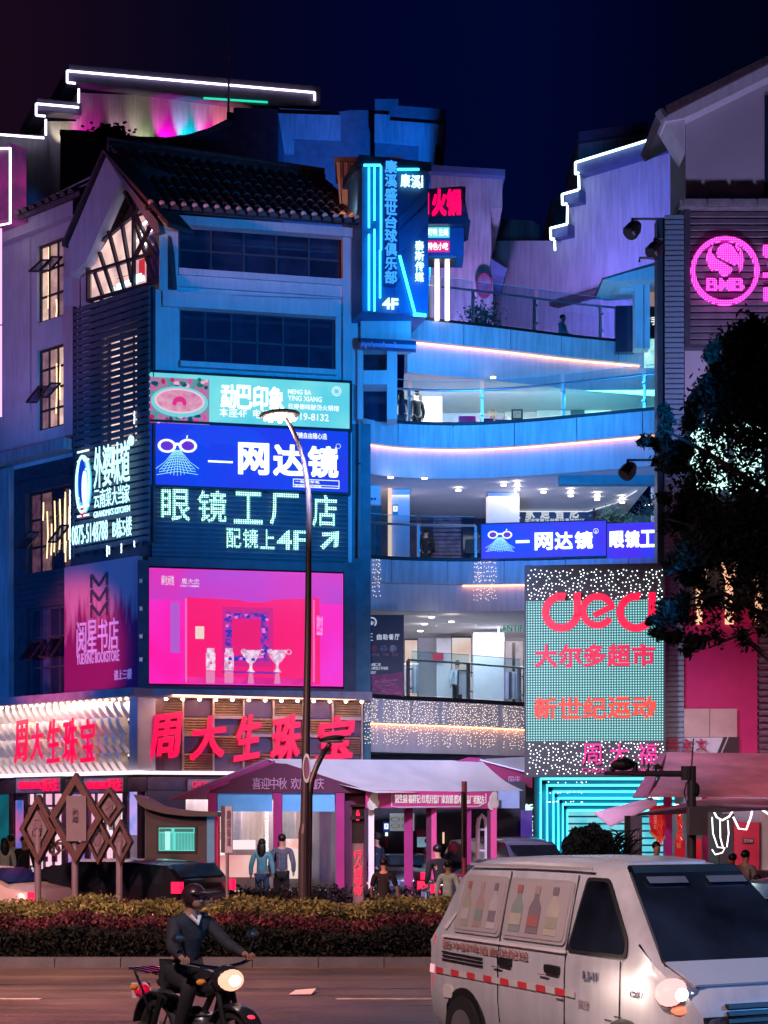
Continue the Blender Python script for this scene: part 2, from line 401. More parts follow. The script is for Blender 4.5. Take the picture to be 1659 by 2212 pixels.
_v = [k for k in _n.nodes if k.type == 'VECT_MATH'][0]; _q = _n.nodes.new('ShaderNodeMapRange'); _q.inputs[1].default_value = .35; _q.inputs[2].default_value = .65; _q.inputs[3].default_value = .55; _q.inputs[4].default_value = 1.5; _n.links.new(_z.outputs[0], _q.inputs[0])
_w = _n.nodes.new('ShaderNodeVectorMath'); _w.operation = 'SCALE'; _n.links.new(_v.outputs[0], _w.inputs[0]); _n.links.new(_q.outputs[0], _w.inputs['Scale']); _n.links.new(_w.outputs[0], _n.nodes['Principled BSDF'].inputs['Base Color'])
G().box(-120, 120, -10, 25.4, -.3, 0).ob('road', asph, kind='structure')
G().box(-120, 120, 28.6, 35.6, -.3, .004).ob('far_road', asph, kind='structure')
pav = mat('paving_stone', (.22, .2, .21, 1), .5, var=.25, scale=2, bump=.2)
G().box(-120, 120, 35.9, 140, -.3, .13).ob('pavement', pav, kind='structure')
G().box(-400, 400, 140, 1500, -.4, .0).ob('ground', asph, kind='structure')
soil = mat('planting_soil', (.03, .022, .02, 1), .95, var=.4, scale=5, bump=.6)
G().box(-120, 120, 25.6, 28.4, -.3, .12).ob('median_ground', soil, kind='structure')
km = mat('kerb_stone', (.07, .09, .11, 1), .7, var=.2, scale=3, bump=.2)
def kerb(y0, y1, z, x0=-16, x1=16):
    me = G().box(.006, .994, 0, y1-y0, 0, z).mesh('kerb_block', km)
    e = bpy.data.objects.new('kerb', None); COL.objects.link(e); e['kind'] = 'structure'; e.location = (0, y0, 0); ORG[e.name] = (0, y0, 0)
    stamp('kerb_block', me, e, [(x, y0, 0) for x in range(x0, x1)])
kerb(25.4, 25.6, .14); kerb(28.4, 28.6, .13); kerb(35.6, 35.9, .145)
# worn lane paint and litter on the near carriageway
paint = mat('lane_paint', (.45, .44, .42, 1), .7, var=.45, scale=6)
g = G()
for x in (-13.5, -7.5, -1.5, 4.5): g.box(x+.9, x+3.2, 20.9, 21.02, .004, .008)
g.ob('lane_marking', paint, kind='structure')
litter = G(); c0 = P(648, 2148, 0)
lx, ly = X(648, 21.6), 21.6
litter.add([(lx-.13, ly-.22, .012), (lx+.16, ly-.2, .016), (lx+.2, ly+.14, .05), (lx-.06, ly+.16, .03), (lx-.13, ly-.22, .018), (lx+.16, ly-.2, .022), (lx+.2, ly+.14, .056), (lx-.06, ly+.16, .036)],
           [(3, 2, 1, 0), (4, 5, 6, 7), (0, 1, 5, 4), (1, 2, 6, 5), (2, 3, 7, 6), (3, 0, 4, 7)])
litter.ob('paper_sheet', mat('paper', (.7, .62, .66, 1), .8), **tagd('crumpled sheet of pale paper lying on the near road', 'litter'))

# ================================================================ corner building
LF = Frame(-11.61, 50.6, -6.51, 46.0)
MF = Frame(-6.51, 46.0, -.908, 47.2)
OB = (-6.5, 50, .13)
cb = thing('corner_building', 'tall corner building with dark tiled roof, white gable and signs on both faces', 'building', OB)
# core volume behind both faces
z_e = MF.Z(560, 478)
def quadz(pts, z0, z1): return ([(x, y, z0) for x, y in pts], [(x, y, z1) for x, y in pts])
sM0, sM1 = MF.S(345), MF.S(778)
g = G()
core = [LF.p(LF.S(-60), 0, -1.2)[:2], LF.p(LF.S(318), 0, -1.2)[:2], MF.p(sM0, 0, -1.2)[:2], MF.p(sM1, 0, -1.2)[:2], (0.2, 62), (-14, 62)]
n = len(core)
g.add([(x, y, .13) for x, y in core]+[(x, y, z_e-.3) for x, y in core], [tuple(range(n))[::-1], tuple(range(n, 2*n))]+[(i, (i+1) % n, (i+1) % n+n, i+n) for i in range(n)])
g.ob('inner_wall', plaster_dark, cb)
# ---- face M (right of the corner), upper floors
hs = []
w5 = MF.rect(385, 487, 740, 605); w4 = MF.rect(388, 672, 725, 800)
g = G(); opening_wall(g, MF, sM0, sM1, MF.Z(560, 1215), MF.Z(560, 478), [w5, w4], -1.2, 0)
g.ob('wall', plaster, cb)
g = G()
g.fbu(MF, 343, 478, 800, 497, 0, .35); g.fbu(MF, 345, 605, 745, 628, 0, .12); g.fbu(MF, 352, 640, 728, 672, 0, .3)
g.fbu(MF, 345, 497, 385, 818, 0, .16); g.fbu(MF, 741, 497, 778, 830, 0, .2)
g.ob('pilaster', plaster, cb)
g = G(); g.fb(MF, w5[0], w5[1], w5[2]-.05, w5[2]+.12, 0, .22); g.fb(MF, w4[0], w4[1], w4[2]-.05, w4[2]+.1, .0, .2); g.ob('window_sill', plaster, cb)
gd = [glassdark, mat('window_glass_blue', (.024, .036, .07, 1), .09, var=.3, spec=.8)]
window(cb, MF, *w5, 5, 2, slatd, gd, d=-.3, bar=.07)
window(cb, MF, *w4, 6, 2, slatd, gd, d=-.3, bar=.06)
# ribbed bands under the eaves glass
# ---- face L wall with openings
sL0, sL1 = LF.S(-60), LF.S(336)
Wd = {}
for k, (u0, v0, u1, v1) in dict(a=(80, 520, 137, 690), b=(80, 748, 137, 925), c=(55, 1055, 152, 1235), d=(58, 1310, 140, 1505), e=(222, 715, 302, 990)).items(): Wd[k] = LF.rect(u0, v0, u1, v1)
zb = LF.Z(160, 1520); zt = LF.Z(90, 560)+1.6
g = G(); opening_wall(g, LF, sL0, LF.S(318), zb, LF.Z(160, 985), list(Wd.values())[2:4], -.9, 0); g.ob('wall', slatd, cb)
zs = MF.Z(330, 812)
g = G(); opening_wall(g, LF, sL0, LF.S(318), LF.Z(160, 985), zs, [Wd['b'], Wd['e']], -.35, .0); opening_wall(g, LF, sL0, sL1, zs, LF.Z(240, 655), [Wd['a'], Wd['b'], Wd['e']], -.35, .0); g.ob('wall', plaster, cb)
s165 = LF.S(172)
g = G(); opening_wall(g, LF, sL0, s165, LF.Z(240, 655), LF.Z(170, 470), [Wd['a']], -.9, 0); g.ob('wall', plaster, cb)
# sloping verge wall left of the gable
g = G(); g.fb(LF, sL0, s165, LF.Z(170, 470), LF.Z(170, 470)+.5, -.9, .25)
g.ob('parapet', plaster, cb)
# gable: white fascia boards, pentagon window
ap = LF.sz(229, 338, .5); l0 = LF.sz(148, 528, .5); l1 = LF.sz(186, 565, .5); a2 = LF.sz(262, 392, .5); r0 = LF.sz(325, 478, .5); r1 = LF.sz(345, 560, .5)
g = G()
g.prism(LF, [ap, l0, (l0[0]+.05, l0[1]-.9), l1, a2], .18, .5)
g.ob('gable_board', plaster, cb)
g = G(); g.prism(LF, [ap, a2, LF.sz(326, 492, .5), LF.sz(334, 505, .5), LF.sz(345, 500, .5), LF.sz(340, 478, .5)], .3, .5); g.ob('gable_board', plaster_dark, cb)
g = G(); g.prism(LF, [LF.sz(150, 528, .5), (l0[0]+.05, l0[1]-.9), LF.sz(160, 1000, .5)[:1]+(LF.Z(160, 985),), (LF.S(200), LF.Z(160, 985)), (LF.S(200), LF.Z(200, 560))], -.25, .12); g.ob('gable_side_wall', plaster, cb)
pent = pl(LF, [(262, 398), (190, 560), (190, 655), (340, 612), (332, 500)], .2)
g = G(); g.prism(LF, pent, -.5, -.35); g.ob('gable_recess', slatd, cb)
wf = G()
for a, b in (((190, 562), (262, 398)), ((190, 562), (190, 652)), ((262, 398), (338, 560)), ((190, 650), (340, 608)), ((190, 590), (335, 545)), ((289, 445), (289, 622)), ((289, 470), (335, 615)), ((289, 560), (330, 480)), ((263, 480), (285, 610)), ((235, 500), (268, 625)), ((215, 545), (245, 635)), ((205, 590), (222, 640)), ((222, 520), (312, 445))):
    wf.bar(LF.at(*a, .25), LF.at(*b, .25), .08, .1, up=(.67, .74, 0))
win = wf.ob('window', framed, cb)
lit = [(262, 478), (313, 462), (313, 618), (222, 645), (195, 652), (195, 575), (240, 500)]
G().prism(LF, pl(LF, lit, .1), .02, .05).ob('pane', emi('gable_glow', 'f4ccc0', 1.25, var=.25, scale=1.5, col2='b88e96'), win)
G().prism(LF, pl(LF, [(313, 455), (340, 540), (338, 608), (313, 618)], .1), .02, .05).ob('pane', mat('plum_glass', (.12, .05, .12, 1), .15, var=.4), win)
# things seen inside the gable room: pendant lamp rings, counter lights
g = G()
for (u, v) in ((300, 490), (318, 484), (296, 505), (312, 508), (330, 500), (305, 520), (316, 532)):
    z = LF.Z(u, v, .1); s = LF.S(u, .1); g.ring(LF, s, z, .1, .2, .08, .11, n=10, rz=.5, a0=.2, a1=2.9)
g.ob('pendant_lamp', ledw, win)
g = G()
for u0, v0, u1, v1, in ((252, 612, 262, 624), (238, 622, 246, 640), (268, 606, 280, 616), (285, 600, 296, 612), (292, 592, 305, 600)): g.fbu(LF, u0, v0, u1, v1, .06, .09)
g.ob('counter_light', ledcw, win)
g = G(); g.fbu(LF, 252, 612-15, 281, 620-14-8, .06, .08); g.fbu(LF, 300, 560, 312, 600, .06, .08); g.ob('red_shelf', emi('red_soft', 'e03040', .8), win)
G().fbu(LF, 298, 596, 310, 606, .06, .1).ob('exit_light', ledcw, win)
# lit windows of face L
window(cb, LF, *Wd['a'], 3, 3, framed, warm, d=-.2, bar=.07)
window(cb, LF, *Wd['b'], 3, 4, framed, warm[::-1], d=-.2, bar=.07)
window(cb, LF, *Wd['c'], 4, 3, framed, [emi('curtain_glow_a', '8a5a74', .42, var=.6, scale=5), emi('curtain_glow_b', 'a8787e', .5, var=.6, scale=5), glassdark], d=-.25, bar=.07)
window(cb, LF, *Wd['d'], 4, 3, slatd, [glassdark, mat('window_glass_grey', (.08, .1, .16, 1), .12, var=.5, spec=.8), glassdark], d=-.25, bar=.07)
window(cb, LF, *Wd['e'], 3, 3, framed, [emi('window_glow_d', 'f0ccc4', 1.7, var=.5, scale=2.5), emi('window_glow_e', 'd8a8b0', 1.2, var=.6, scale=3)], d=-.3, bar=.07)
# open casements pushed out of the frames
def casement(u, v, w, h, k):
    a = LF.at(u, v, .0); b = LF.at(u+w, v, .0); c = Vector(LF.at(u, v+h, .0)); c = c+Vector((-.67, -.74, 0))*.45; dd = Vector(LF.at(u+w, v+h, 0))+Vector((-.67, -.74, 0))*.45
    g = G()
    for p, q in ((a, b), (b, dd), (dd, c), (c, a)): g.bar(p, q, .05)
    f = g.ob('casement', framed, cb)
    n = Vector((-.67, -.74, 0))*.01
    g = G(); v4 = [Vector(a), Vector(b), Vector(dd), Vector(c)]; g.hexa([tuple(q) for q in v4], [tuple(q+n) for q in v4]); g.ob('pane', glassm('pane_clear', 'c8c8d8', .25), f)
for q in ((90, 562, 22, 32, 0), (112, 555, 22, 38, 0), (84, 835, 22, 40, 0), (110, 828, 20, 36, 0), (62, 1150, 24, 38, 0), (132, 1135, 18, 40, 0), (70, 1385, 22, 42, 0), (112, 1378, 24, 44, 0)): casement(*q)
# glowing streaks drawn as the wavy reflections in the warm windows
g = G()
random.seed(3)
for k, n in (('a', 3), ('b', 3), ('c', 9)):
    a, b, c, d = Wd[k]
    for i in range(n):
        s = random.uniform(a+.15, b-.15); h = random.uniform(.5, 1.6); z = random.uniform(c+h, d-.1); g.tube([LF.p(s, z, -.13), LF.p(s+random.uniform(-.04, .04), z-h*.5, -.13), LF.p(s-.02, z-h, -.13)], .02, 5)
g.ob('reflection_streak', emi('streak_gold', 'ffd9a0', 2.2, sample=False), cb)
# cornice ledge and its underside
g = G(); g.fb(LF, sL0, LF.S(168), LF.Z(80, 995), LF.Z(80, 972), 0, .5); g.fb(LF, sL0, LF.S(30), zb, LF.Z(80, 1000), 0, .18); g.ob('ledge', plaster_old, cb)
# louvre slats over the upper right of face L: each slat a piece
z1 = LF.Z(250, 638, .25); z0 = LF.Z(250, 1180, .25); s0, s1 = LF.S(160, .25), LF.S(322, .25)
hole = Wd['e']
zs = np.arange(z0, z1, .19); org = []
sm = G().fb(Frame(0, 0, 1, 0), 0, s1-s0, 0, .13, -.04, .02).mesh('slat', slatm)
rot = math.atan2(LF.t.y, LF.t.x)
sl = thing('slat_screen', 'dark horizontal slat screen over the lit window beside the white gable', 'screen', LF.p(s0, z0, .25))
stamp('slat', sm, sl, [(*LF.p(s0, z, .25), rot) for z in zs])
g = G()
for u in (160, 198, 218, 262, 305, 320): a = LF.S(u, .18); g.fb(LF, a-.04, a+.04, z0-.1, z1+.1, .12, .2)
g.ob('upright', slatd, sl)
# solid boards behind the slats except at the window
g = G(); opening_wall(g, LF, s0, s1, z0, z1, [hole], .02, .1); g.ob('backing_board', slatd, sl)
z1b = LF.Z(90, 1020, .1)
sm2 = G().fb(Frame(0, 0, 1, 0), 0, LF.S(152, .1)-LF.S(32, .1), 0, .1, -.03, .02).mesh('slat', slatd)
zz = [z for z in np.arange(zb+.1, z1b, .17) if not any(Wd[k][2]-.05 < z < Wd[k][3]+.05 for k in 'cd')]
sl2 = thing('slat_screen', 'blue-grey slat bands above and below the two lower windows at far left', 'screen', LF.p(LF.S(32, .1), zb, .1))
stamp('slat', sm2, sl2, [(*LF.p(LF.S(32, .1), z, .06), rot) for z in zz])
# ---- roofs
def tile_roof(parent, A, B, Cc, D, ncol, nrow, r=.11, lit=False):
    """A-B ridge from left to right, D-C eave; rows of barrel tiles as separate pieces"""
    A, B, Cc, D = map(Vector, (A, B, Cc, D))
    up = (B-A).cross(D-A).normalized()
    if up.z < 0: up = -up
    g = G(); t = up*.12; g.hexa([tuple(q) for q in (D-t, Cc-t, B-t, A-t)], [tuple(q) for q in (D, Cc, B, A)]); g.ob('roof', tilem, parent)
    L = ((A-D).length)/nrow*1.06
    h = G(); n = 6
    prof0 = [(r*1.1*math.cos(math.pi*i/n), 0, r*1.1*math.sin(math.pi*i/n)) for i in range(n+1)]; prof1 = [(r*.85*math.cos(math.pi*i/n), L, r*.85*math.sin(math.pi*i/n)) for i in range(n+1)]
    h.loft([prof0, prof1], close=True, caps=True); me = h.mesh('roof_tile', tilem, smooth=False)
    rows = []
    x = (Cc-D).normalized()
    for i in range(ncol):
        f = (i+.5)/ncol; e0 = D.lerp(Cc, f); e1 = A.lerp(B, f)
        y = (e1-e0).normalized(); zax = x.cross(y).normalized(); xx = y.cross(zax)
        R = Matrix((xx, y, zax)).transposed().to_euler()
        for j in range(nrow):
            q = e0.lerp(e1, (j-.25)/nrow)+zax*(.005+.012*(j % 2)); rows.append((*q, R))
    stamp('roof_tile', me, parent, rows)
zr = Zv(330, 51); ze = MF.Z(560, 466, .8)
rA = MF.p(MF.S(232, 0), 0, -5.0); 
A = P(232, 318, 50.5); B = P(700, 352, 53.0)
A = (A[0], A[1], A[2]); Bz = (B[0], B[1], A[2]); 
D_ = MF.p(MF.S(316, .9), ze, .9); C_ = MF.p(MF.S(806, .9), ze, .9)
tile_roof(cb, A, Bz, C_, D_, 21, 9)
g = G(); g.tube([A, Bz], .17, 8); g.tube([(A[0], A[1], A[2]+.25), (Bz[0], Bz[1], Bz[2]+.25)], .09, 8); g.ob('ridge_cap', tilem, cb)
# hip end to the right, plain
g = G(); E_ = (C_[0]+.1, C_[1]+6, C_[2]); g.add([Bz, C_, E_, (Bz[0]-.05, Bz[1], Bz[2]-.15)], [(0, 1, 2), (0, 3, 1), (0, 2, 3), (1, 3, 2)]); g.ob('hip_slope', tilem, cb)
# eave end discs, their pale warm colour standing in for light on them
g = G()
for i in range(21):
    f = (i+.5)/21; q = Vector(D_).lerp(Vector(C_), f); g.ell((q.x-.01, q.y-.14, q.z+.06), .085, .05, .08, 8, 5)
g.ob('eave_tile_end', mat('eave_tile_lit', (.85, .6, .5, 1), .6, var=.5, scale=6), cb)
g = G(); g.bar(D_, C_, .2, .16); g.ob('gutter', darkm, cb)
# dark roof left of the gable
s_a = LF.S(-40, .6); s_b = LF.S(170, .6); za = LF.Z(170, 470)+.5
e0 = LF.p(s_a, za-.1, .6); e1 = LF.p(s_b, za-.1, .6)
apx = LF.p(ap[0], ap[1], .5)
r_1 = (e1[0]+2.7, e1[1]+3.0, za+1.6); r_0 = (e0[0]+2.7, e0[1]+3.0, za+1.6)
tile_roof(cb, r_0, r_1, e1, e0, 13, 7, r=.12)
# gable roof slopes running back from the boards
g = G()
for e in (LF.p(l0[0]-.15, l0[1]-.05, .62), LF.p(LF.S(346, .9), LF.Z(346, 484, .9), .62)):
    a0 = Vector(LF.p(ap[0], ap[1]+.06, .62)); e = Vector(e); bk = Vector((-LF.n.x, -LF.n.y, 0))*(4.2 if e.x < a0.x else .9)
    t = Vector((0, 0, .12)); g.hexa([tuple(q) for q in (e, a0, a0+bk, e+bk)], [tuple(q+t) for q in (e, a0, a0+bk, e+bk)])
g.ob('gable_roof', tilem, cb)
# snow-guard rails on the left roof
g = G()
for k in (0, .35): g.tube([P(62, 447+k*30, 50.2), P(206, 378+k*30, 50.0)], .025, 5)
g.ob('roof_rail', mat('rail_grey', (.6, .55, .6, 1), .5), cb)

# ================================================================ billboards on the corner building
def board(name, label, cat, fr, u0, v0, u1, v1, d0, d1, face, frame_m=darkm, fw=.07, group=None, um=None):
    a, b, c, e = fr.rect(u0, v0, u1, v1, d1); t = thing(name, label, cat, fr.p((a+b)/2, c, d0), group)
    G().fb(fr, a, b, c, e, d0, d1).ob('panel', face, t)
    g = G(); g.fb(fr, a-fw, a-.002, c-fw, e+fw, d0, d1+.03); g.fb(fr, b+.002, b+fw, c-fw, e+fw, d0, d1+.03); g.fb(fr, a, b, c-fw, c-.002, d0, d1+.03); g.fb(fr, a, b, e+.002, e+fw, d0, d1+.03)
    g.ob('frame', frame_m, t); return t
wh = emi('letter_white', 'f2fbff', 1.15)
whb = emi('letter_bright', 'e8fbff', 1.9)
# 1 pale cyan hotpot board
t = board('billboard', 'pale cyan billboard with a hotpot bowl picture, topmost of the stacked boards', 'billboard', MF, 322, 816, 755, 916, .0, .35, emi('board_pale_cyan', '7fe6e8', .95, var=.1, col2='5fd4e4', scale=.8))
pic = G().fbu(MF, 323, 817, 452, 915, .352, .362).ob('picture', emi('picture_ground', '3aa8a8', .8, var=.8, scale=3.5, col2='e060a0'), t)
def pdisc(u, v, ru, rv, m, d0=.364, d1=.37, nm='picture_shape', par=None):
    k = MF.Y(u)/FP; G().disc(MF, MF.S(u, d1), MF.Z(u, v, d1), ru*k*1.02, d0, d1, 28, rv*k).ob(nm, m, par)
pdisc(388, 868, 60, 33, emi('bowl_rim', '74dce0', .9), par=pic); pdisc(388, 866, 53, 27, emi('bowl_inner', 'f0c8d8', .95), .371, .374, par=pic); pdisc(388, 866, 48, 23, emi('broth', 'd878a8', .85, var=.4, scale=5, col2='f4b0c0'), .375, .378, par=pic)
k = MF.Y(380)/FP
for i in range(9):
    an = math.pi*(i+.5)/9; u = 388+math.cos(an)*11; v = 872-math.sin(an)*10
    pdisc(u, v, 4.2, 6, emi('petal', 'e8207c', .9), .379, .383+.0004*i, par=pic)
random.seed(5)
for i in range(34):
    u = random.uniform(327, 448); v = random.choice([random.uniform(820, 838), random.uniform(896, 911)])
    pdisc(u, v, random.uniform(3, 8), random.uniform(3, 6), random.choice([emi('berry', 'f0449c', .85), emi('berry_pale', 'f8b0d8', .9), emi('leaf_print', '1c8a6c', .6), emi('leaf_print_dark', '0a5a70', .5), emi('chili_print', 'd01050', .8)]), .364, .3655+.0001*i, par=pic)
text('勐巴印象', MF, 476, 834, 614, 884, .352, whb, t, bold=.03, split=True)
text('MENG BA', MF, 622, 842, 672, 852, .352, wh, t, bold=.02); text('YING XIANG', MF, 622, 856, 695, 867, .352, wh, t, bold=.02)
text('云南傣味酸汤火锅馆', MF, 622, 874, 732, 886, .352, wh, t, bold=.01)
text('本座4F  电话:0875-519-8132', MF, 474, 886, 710, 906, .352, wh, t, bold=.01)
g = G(); kk = MF.Y(720)/FP
for r0, r1 in ((9, 10.2), (5.5, 6.5)): g.ring(MF, MF.S(722), MF.Z(722, 852), r0*kk, r1*kk, .352, .366, 24)
g.ob('emblem', wh, t)
# 2 blue spectacles board
def blueboard(t, fr, u0, v0, u1, v1, d, main, sub=True):
    w = u1-u0; h = v1-v0; k = fr.Y((u0+u1)/2)/FP
    U = lambda x: u0+w*x
    V = lambda x, y: v0+h*y
    g = G()
    for cx in (.098, .202):
        g.ring(fr, fr.S(U(cx), d), fr.Z(U(cx), V(0, .335), d), h*.1*k, h*.142*k, d, d+.03, 22, rz=.74)
        G().disc(fr, fr.S(U(cx), d), fr.Z(U(cx), V(0, .335), d), h*.1*k, d, d+.008, 18, h*.074*k).ob('lens_print', emi('lens_purple', '6a20d8', .9), t)
    g.fb(fr, fr.S(U(.13), d), fr.S(U(.17), d), fr.Z(U(.15), V(0, .33), d), fr.Z(U(.15), V(0, .29), d), d, d+.03)
    g.tube([fr.at(U(.17), V(0, .3), d+.02), fr.at(U(.195), V(0, .24), d+.02), fr.at(U(.2), V(0, .17), d+.02)], .018, 5)
    g.ob('spectacles_emblem', wh, t)
    g = G()
    for i in range(13):
        f = i/12-.5; g.tube([fr.at(U(.15+f*.03), V(0, .40), d+.01), fr.at(U(.15+f*.12), V(0, .58), d+.01), fr.at(U(.15+f*.215), V(0, .80-.06*(1-math.cos(f*5))), d+.01)], .008, 4)
    for j in range(8):
        y = .46+j*.045; ww = .04+.17*((y-.42)/.36)**1.15
        g.tube([fr.at(U(.15-ww/2), V(0, y+.01), d+.012), fr.at(U(.15), V(0, y-.012*j*.5), d+.012), fr.at(U(.15+ww/2), V(0, y+.01), d+.012)], .008, 4)
    g.ob('net_emblem', emi('net_line', '9ff4f0', 1.0, sample=False), t)
t = board('billboard', 'wide blue billboard with white spectacles emblem and large white characters', 'billboard', MF, 318, 917, 752, 1055, .0, .3, emi('board_blue', '1038f0', .9, col2='2a20e8', scale=.5))
blueboard(t, MF, 318, 917, 752, 1055, .302, 1)
text('一', MF, 447, 985, 505, 1010, .302, whb, t, split=True)
text('网达镜', MF, 510, 962, 735, 1027, .302, whb, t, bold=.045, split=True, gap=.16)
text('配镜自由随心选', MF, 634, 935, 706, 948, .302, wh, t, bold=.02)
text('R', MF, 724, 966, 728, 972, .302, wh, t); G().ring(MF, MF.S(726.5), MF.Z(726.5, 969), 4.6*kk, 5.3*kk, .302, .312, 20).ob('emblem', wh, t)
g = G(); a0, a1, b0, b1 = MF.rect(633, 1036, 733, 1054, .302)
for q in ((a0, a1, b0, b0+.02), (a0, a1, b1-.02, b1), (a0, a0+.02, b0, b1), (a1-.02, a1, b0, b1), (a0, a1, (b0+b1)/2-.05, (b0+b1)/2-.035)): g.fb(MF, *q, .302, .31)
g.ob('caption_frame', wh, t)
text('一起薅羊毛', MF, 638, 1038, 690, 1044, .302, wh, t); text('BUY GREAT THINGS TOGETHER', MF, 638, 1048, 694, 1052, .302, wh, t)
# swirl lines printed on the blue
g = G()
for i in range(14):
    r = (38+i*5)*kk; g.ring(MF, MF.S(480), MF.Z(480, 985), r, r+.012, .3015, .303, 40, rz=.62, a0=-.3, a1=2.6)
g.ob('printed_swirl', emi('swirl_blue', '2a58ff', .9, sample=False), t)
# 3 dotted LED character sign on dark louvre
t = thing('led_character_sign', 'tall dark louvred sign with teal-white dotted light characters and an arrow', 'sign', MF.p(MF.S(540), MF.Z(540, 1200), 0))
a, b, c, e = MF.rect(328, 1062, 752, 1210, .08); G().fb(MF, a, b, c, e, 0, .08).ob('backing_panel', slatd, t)
me = G().fb(Frame(0, 0, 1, 0), 0, b-a, 0, .035, 0, .04).mesh('slat', slatm); rm = math.atan2(MF.t.y, MF.t.x)
stamp('slat', me, t, [(*MF.p(a, z, .1), rm) for z in np.arange(c+.05, e, .13)])
def dotm(name, c1, s1, c0, s0, pitch, th=.33):
    m = bpy.data.materials.new(name); m.use_nodes = True; n = m.node_tree; L = n.links; b = n.nodes['Principled BSDF']; b.inputs['Base Color'].default_value = (.01, .01, .01, 1)
    t = n.nodes.new('ShaderNodeTexCoord'); v = n.nodes.new('ShaderNodeVectorMath'); v.operation = 'SCALE'; v.inputs['Scale'].default_value = 1/pitch; L.new(t.outputs['Object'], v.inputs[0])
    f = n.nodes.new('ShaderNodeVectorMath'); f.operation = 'FRACTION'; L.new(v.outputs[0], f.inputs[0]); s = n.nodes.new('ShaderNodeVectorMath'); s.operation = 'SUBTRACT'; s.inputs[1].default_value = (.5, .5, .5); L.new(f.outputs[0], s.inputs[0])
    x = n.nodes.new('ShaderNodeSeparateXYZ'); L.new(s.outputs[0], x.inputs[0])
    def M(op, a, b): q = n.nodes.new('ShaderNodeMath'); q.operation = op; [L.new(z, q.inputs[i]) if not isinstance(z, (int, float)) else setattr(q.inputs[i], 'default_value', z) for i, z in enumerate((a, b))]; return q.outputs[0]
    dd = M('SQRT', M('ADD', M('MULTIPLY', x.outputs['X'], x.outputs['X']), M('MULTIPLY', x.outputs['Z'], x.outputs['Z'])), 0)
    k = M('LESS_THAN', dd, th)
    mx = n.nodes.new('ShaderNodeMix'); mx.data_type = 'RGBA'; L.new(k, mx.inputs['Factor']); mx.inputs[6].default_value = C(c0, s0); mx.inputs[7].default_value = C(c1, s1); L.new(mx.outputs[2], b.inputs['Emission Color']); b.inputs['Emission Strength'].default_value = 1
    MT[name] = m; return m
dm = dotm('led_dots_teal', 'c8fff4', 2.4, '18c0b0', .8, .062, .36)
text('眼镜工厂', MF, 340, 1062, 652, 1130, .2, dm, t, bold=.024, split=True, gap=.2, depth=.04)
text('店', MF, 672, 1070, 730, 1138, .2, dm, t, bold=.024, split=True, depth=.04)
text('配镜上4F', MF, 486, 1144, 668, 1186, .2, dm, t, bold=.016, split=True, gap=.12, depth=.04)
ar = [(732, 1148), (696, 1151), (697, 1158), (716, 1157), (692, 1180), (699, 1187), (722, 1164), (721, 1182), (730, 1181)]
G().prism(MF, pl(MF, ar, .22), .2, .24).ob('arrow', dm, t)
# 4 pink LED screen
t = board('led_screen', 'big glowing pink video screen showing trophies, above the red character sign', 'screen', MF, 322, 1233, 741, 1480, .0, .4, emi('screen_pink', 'ff08a4', 1.0, col2='ee34e0', scale=.35), fw=.0)
def sr(u0, v0, u1, v1, m, dd=.0, nm='picture_shape'): G().fbu(MF, u0, v0, u1, v1, .4, .404+dd).ob(nm, m, t)
pk = emi('screen_magenta', 'ff0090', 1.0); pk2 = emi('screen_violet', 'c048e0', .85, col2='f030c0', scale=.4); pk3 = emi('screen_deep_pink', 'ff0a70', .95)
sr(323, 1234, 740, 1300, pk2); 
G().prism(MF, pl(MF, [(402, 1290), (520, 1296), (535, 1301), (575, 1301), (590, 1296), (690, 1292), (692, 1478), (398, 1476)], .406), .4, .407).ob('picture_shape', pk3, t)
sr(368, 1300, 388, 1410, emi('screen_mauve', 'c860e0', .8), .001); sr(480, 1312, 590, 1440, emi('screen_rose', 'e01888', .85), .005); sr(486, 1322, 580, 1428, emi('screen_blue', '3a30c0', .7, col2='ff30b0', scale=9), .007); sr(502, 1338, 562, 1416, emi('screen_red', 'f0086c', .95), .01)
sr(422, 1353, 441, 1380, emi('screen_card', 'f4d8cc', .95), .009); sr(480, 1450, 600, 1455, emi('screen_line', '9030c0', .7), .009)
wg = emi('screen_trophy', 'f8dff0', 1.05, col2='c88ab8', scale=9)
for u in (455, 495):
    sr(u-10, 1410, u+10, 1448, wg, .012); sr(u-8, 1400, u+8, 1412, wg, .013); sr(u-10, 1450, u+9, 1476, emi('screen_reflection', 'f088b8', .9), .012); pdisc(u+1, 1432, 2.5, 2.5, pk3, .417, .419, par=t)
for u in (542, 599):
    g = G(); g.prism(MF, pl(MF, [(u-19, 1404), (u+19, 1404), (u+17, 1418), (u+8, 1430), (u+3, 1434), (u+3, 1444), (u+9, 1452), (u-9, 1452), (u-3, 1444), (u-3, 1434), (u-8, 1430), (u-17, 1418)], .417), .4, .418)
    g.ring(MF, MF.S(u-20), MF.Z(u, 1411), 4*kk, 6*kk, .4, .416, 14); g.ring(MF, MF.S(u+20), MF.Z(u, 1411), 4*kk, 6*kk, .4, .416, 14); g.ob('picture_shape', wg, t)
    G().prism(MF, pl(MF, [(u-4, 1454), (u+4, 1454), (u+7, 1477), (u-7, 1477)], .412), .4, .414).ob('picture_shape', emi('screen_reflection', 'f088b8', .9), t)
random.seed(14)
